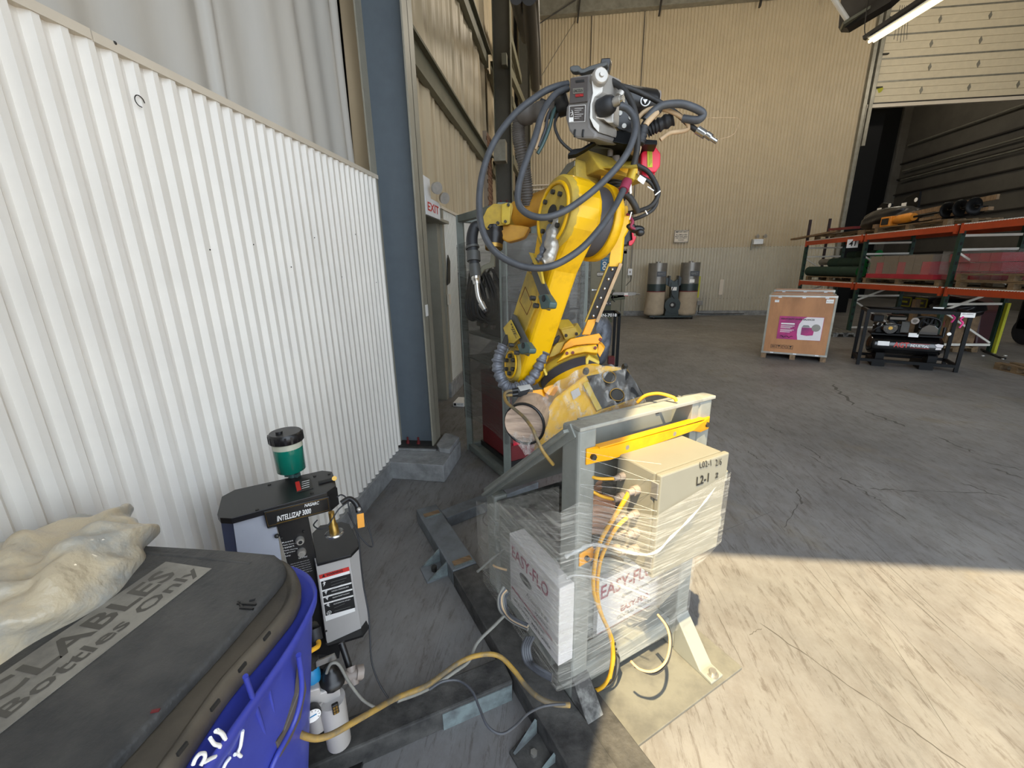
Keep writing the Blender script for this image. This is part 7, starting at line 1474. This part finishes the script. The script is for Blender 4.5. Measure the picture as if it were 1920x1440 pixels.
# top level
pallet(7.62, 8.6, 12.2, 14.2, ZT, 'worn pallet on the top deck at the far left', 'top deck pallets')
pallet(7.62, 8.6, 9.7, 11.7, ZT, 'worn pallet under the orange auger on the top deck', 'top deck pallets')
tag(MB().bar((7.55, 13.0, ZT + .17), (7.6, 15.4, ZT + .10), .14, .05).build('loose_plank', 'wood'), 'loose brown plank overhanging the far left end of the top deck', 'plank')
tag(MB().bar((7.58, 12.3, ZT + .20), (7.60, 13.4, ZT + .24), .16, .06).build('red_board', 'redbrown'), 'short red painted board on the top deck, left', 'board')
ag = thing('earth_auger', 'orange hydraulic auger drive with black spiral bits on the top deck', 'auger', (8.0, 10.6, ZT + .15))
za = ZT + .26
b = MB(); b.lathe((7.75, 11.35, za), (7.75, 10.75, za + .02), [(0, .07), (.25, .07), (.3, .10), (.8, .10), (.85, .08), (1, .08)], n=24); b.build('drive_motor', 'auger_orange', ag)
b = MB(); b.box(7.66, 7.84, 11.3, 11.62, za - .12, za + .10); b.build('hitch_frame', 'auger_orange', ag, bevel=.01)
b = MB(); b.box(7.64, 7.68, 11.36, 11.56, za - .08, za + .06); b.build('hitch_window', 'print_black', ag)
MB().cyl((7.75, 10.75, za + .02), (7.8, 9.3, za + .06), .022, n=12).build('shaft', 'comp_frame', ag)
for q in range(3):
    yy = 10.0 - q * .28; c = V(7.78, yy, za + .05)
    b = MB(); vs = [];
    def fl3(u, v, c=c): th = u * 2 * math.pi; rr = .03 + .14 * v; return Vector((c.x + rr * math.cos(th), c.y - .12 * u, c.z + rr * math.sin(th)))
    b.grid(fl3, 20, 2); b.build('auger_flight', 'comp_frame', ag, solid=.008)
fr = thing('wooden_cradle', 'rough timber cradle boxing in the orange auger on the top deck', 'cradle', (8.1, 10.5, ZT + .13))
MB().bar((8.0, 11.7, ZT + .36), (8.05, 9.3, ZT + .46), .05, .09).build('top_rail', 'wood', fr)
MB().bar((8.0, 11.7, ZT + .16), (8.0, 11.68, ZT + .40), .09, .09).build('end_post', 'wood', fr)
MB().bar((7.6, 11.72, ZT + .17), (8.05, 11.72, ZT + .17), .09, .09).build('end_sill', 'wood', fr)
MB().bar((8.03, 10.5, ZT + .16), (8.03, 10.48, ZT + .42), .09, .09).build('mid_post', 'wood', fr)
MB().bar((7.8, 10.6, ZT + .2), (7.9, 9.2, ZT + .25), .10, .06).build('lower_rail', 'wood', fr)
for k3, (px, py, w_, lab) in enumerate(((1708, 378, .34, 'dark curved metal blade with white stickers behind the auger'), (1660, 388, .30, 'low dark blade with a white round sticker, left of the auger'))):
    t = thing('metal_blade', lab, 'blade', P(px, py, X=8.5))
    c = P(px, py, X=8.55)
    MB().prism([c + V(0, .45, -.28), c + V(0, .35, -.05), c + V(0, .15, .12), c + V(0, -.2, .2 if k3 == 0 else .05), c + V(0, -.25, -.28)], V(.05, 0, 0)).build('plate', 'comp_frame', t)
    MB().cyl(c + V(-.002, -.15, .02), c + V(-.006, -.15, .02), .05, n=14).build('round_sticker', 'paper', t)
    MB().obox(c + V(-.004, .12, -.12), V(0, .16, 0), V(0, 0, .12), V(-.003, 0, 0)).build('square_sticker', 'paper', t)
tag(blob((8.35, 12.4, ZT + .40), .3, .9, .26, 41).build('black_tarp_heap', 'tarp'), 'dark tarpaulin heap on the top deck left of the auger', 'tarp')
# beneath the rack
for q, (y, m, lab) in enumerate(((12.4, 'hivis', 'yellow and black battery case under the rack, left one'), (11.9, 'hivis', 'yellow and black battery case under the rack, right one'))):
    t = thing('battery_case', lab, 'case', (9.3, y, .5)); MB().box(9.2, 9.5, y - .22, y + .22, .62, .95).build('case', 'mach_black', t, bevel=.02)
    for z in (.66, .88): MB().box(9.19, 9.2, y - .2, y + .2, z, z + .03).build('trim', 'hivis', t)
    for yy in (y - .2, y + .17): MB().box(9.19, 9.2, yy, yy + .03, .66, .91).build('trim', 'hivis', t)
    MB().box(9.19, 9.2, y - .09, y + .09, .76, .81).build('badge', 'hivis', t)
tag(MB().box(9.2, 9.6, 11.5, 12.8, .0, .62).build('storage_chest', 'mach_black', bevel=.03), 'black chest under the yellow battery cases', 'chest')
rm = thing('red_machine', 'dark red machine hood on the floor under the middle rack bay', 'machine', (9.3, 10.9, 0))
MB().prism([(9.1, 11.4, .0), (9.1, 11.4, .95), (9.1, 11.1, 1.05), (9.1, 10.6, 1.0), (9.1, 10.2, .75), (9.1, 10.1, 0)], (.5, 0, 0)).build('hood', 'dark_red', rm, bevel=.04)
MB().box(9.2, 9.5, 10.3, 11.2, .0, .3).build('chassis', 'mach_black', rm)
wc = thing('slatted_crate', 'pale timber crate with a black tarp on top, under the rack', 'crate', (8.1, 9.6, 0))
for q in range(6): MB().box(7.98, 8.0, 9.50 + q * .12, 9.60 + q * .12, .12, .72).build('slat', 'wood', wc)
MB().box(8.0, 8.5, 9.48, 10.2, .12, .72).build('box', 'wood', wc)
for z in (.12, .66): MB().box(7.96, 7.98, 9.48, 10.22, z, z + .06).build('batten', 'wood', wc)
tag(blob((8.3, 9.85, .86), .36, .48, .20, 51).build('black_tarp', 'tarp'), 'rounded black tarp bundle on the pale timber crate', 'tarp')
tag(MB().box(7.9, 8.0, 10.35, 10.45, 0, 1.0).build('leaning_board', 'wood'), 'upright pale board behind the compressor', 'board')
pallet(7.7, 8.5, 9.35, 10.2, 0.0, 'low pallet on the floor under the timber crate', None, .12)
pallet(6.9, 7.5, 11.3, 12.3, 0.0, 'dark pallet edge on the floor between crates and rack', None, .11, 'stand_dirty')
pl0 = P(1873, 694, Z=0); pallet(pl0.x, pl0.x + 1.0, pl0.y - .55, pl0.y + .1, 0, 'pallet lying on the floor at the far right edge', None, .12)
for q, (x, y, lab) in enumerate(((1842, 668, 'white scrap of litter by the rack, leftmost'), (1860, 664, 'largest white litter scrap below the rack'), (1868, 668, 'white litter scrap right beside the largest one'), (1884, 668, 'white litter scrap, fourth toward the right'), (1880, 674, 'white litter scrap nearest the floor pallet'))):
    c = P(x, y, Z=0); tag(MB().prism([c + V(0, 0, .002), c + V(.05, .01, .002), c + V(.07 if q == 1 else .05, .05, .002), c + V(.01, .04, .002)], V(0, 0, .012)).build('litter', 'paper'), lab, 'litter')
dm = thing('parked_machine', 'dark shadowy machine behind the yellow post guard at the right edge', 'machine', (10.6, 9.4, 0))
MB().box(10.2, 11.4, 8.6, 10.6, .25, 1.0).build('body', 'comp_frame', dm, bevel=.08)
MB().box(10.15, 10.2, 8.8, 10.2, .45, .9).build('grille', 'bolt', dm, bevel=.01)
MB().cyl((10.2, 8.9, .3), (10.4, 8.9, .3), .3, n=24).build('wheel', 'rub_black', dm)
MB().cyl((10.2, 10.3, .3), (10.4, 10.3, .3), .3, n=24).build('wheel', 'rub_black', dm)
MB().cyl((10.12, 8.9, .3), (10.2, 8.9, .3), .16, n=24).build('wheel_rim', 'bolt', dm)
# dark red bollard-like step behind the rack legs
tag(MB().tube([P(1840, 655, Z=.02), P(1870, 668, Z=.02), P(1885, 672, Z=.02)], .02, 6, 2).build('floor_strap', 'mach_black'), 'thin dark strap on the floor at the rack foot', 'strap')
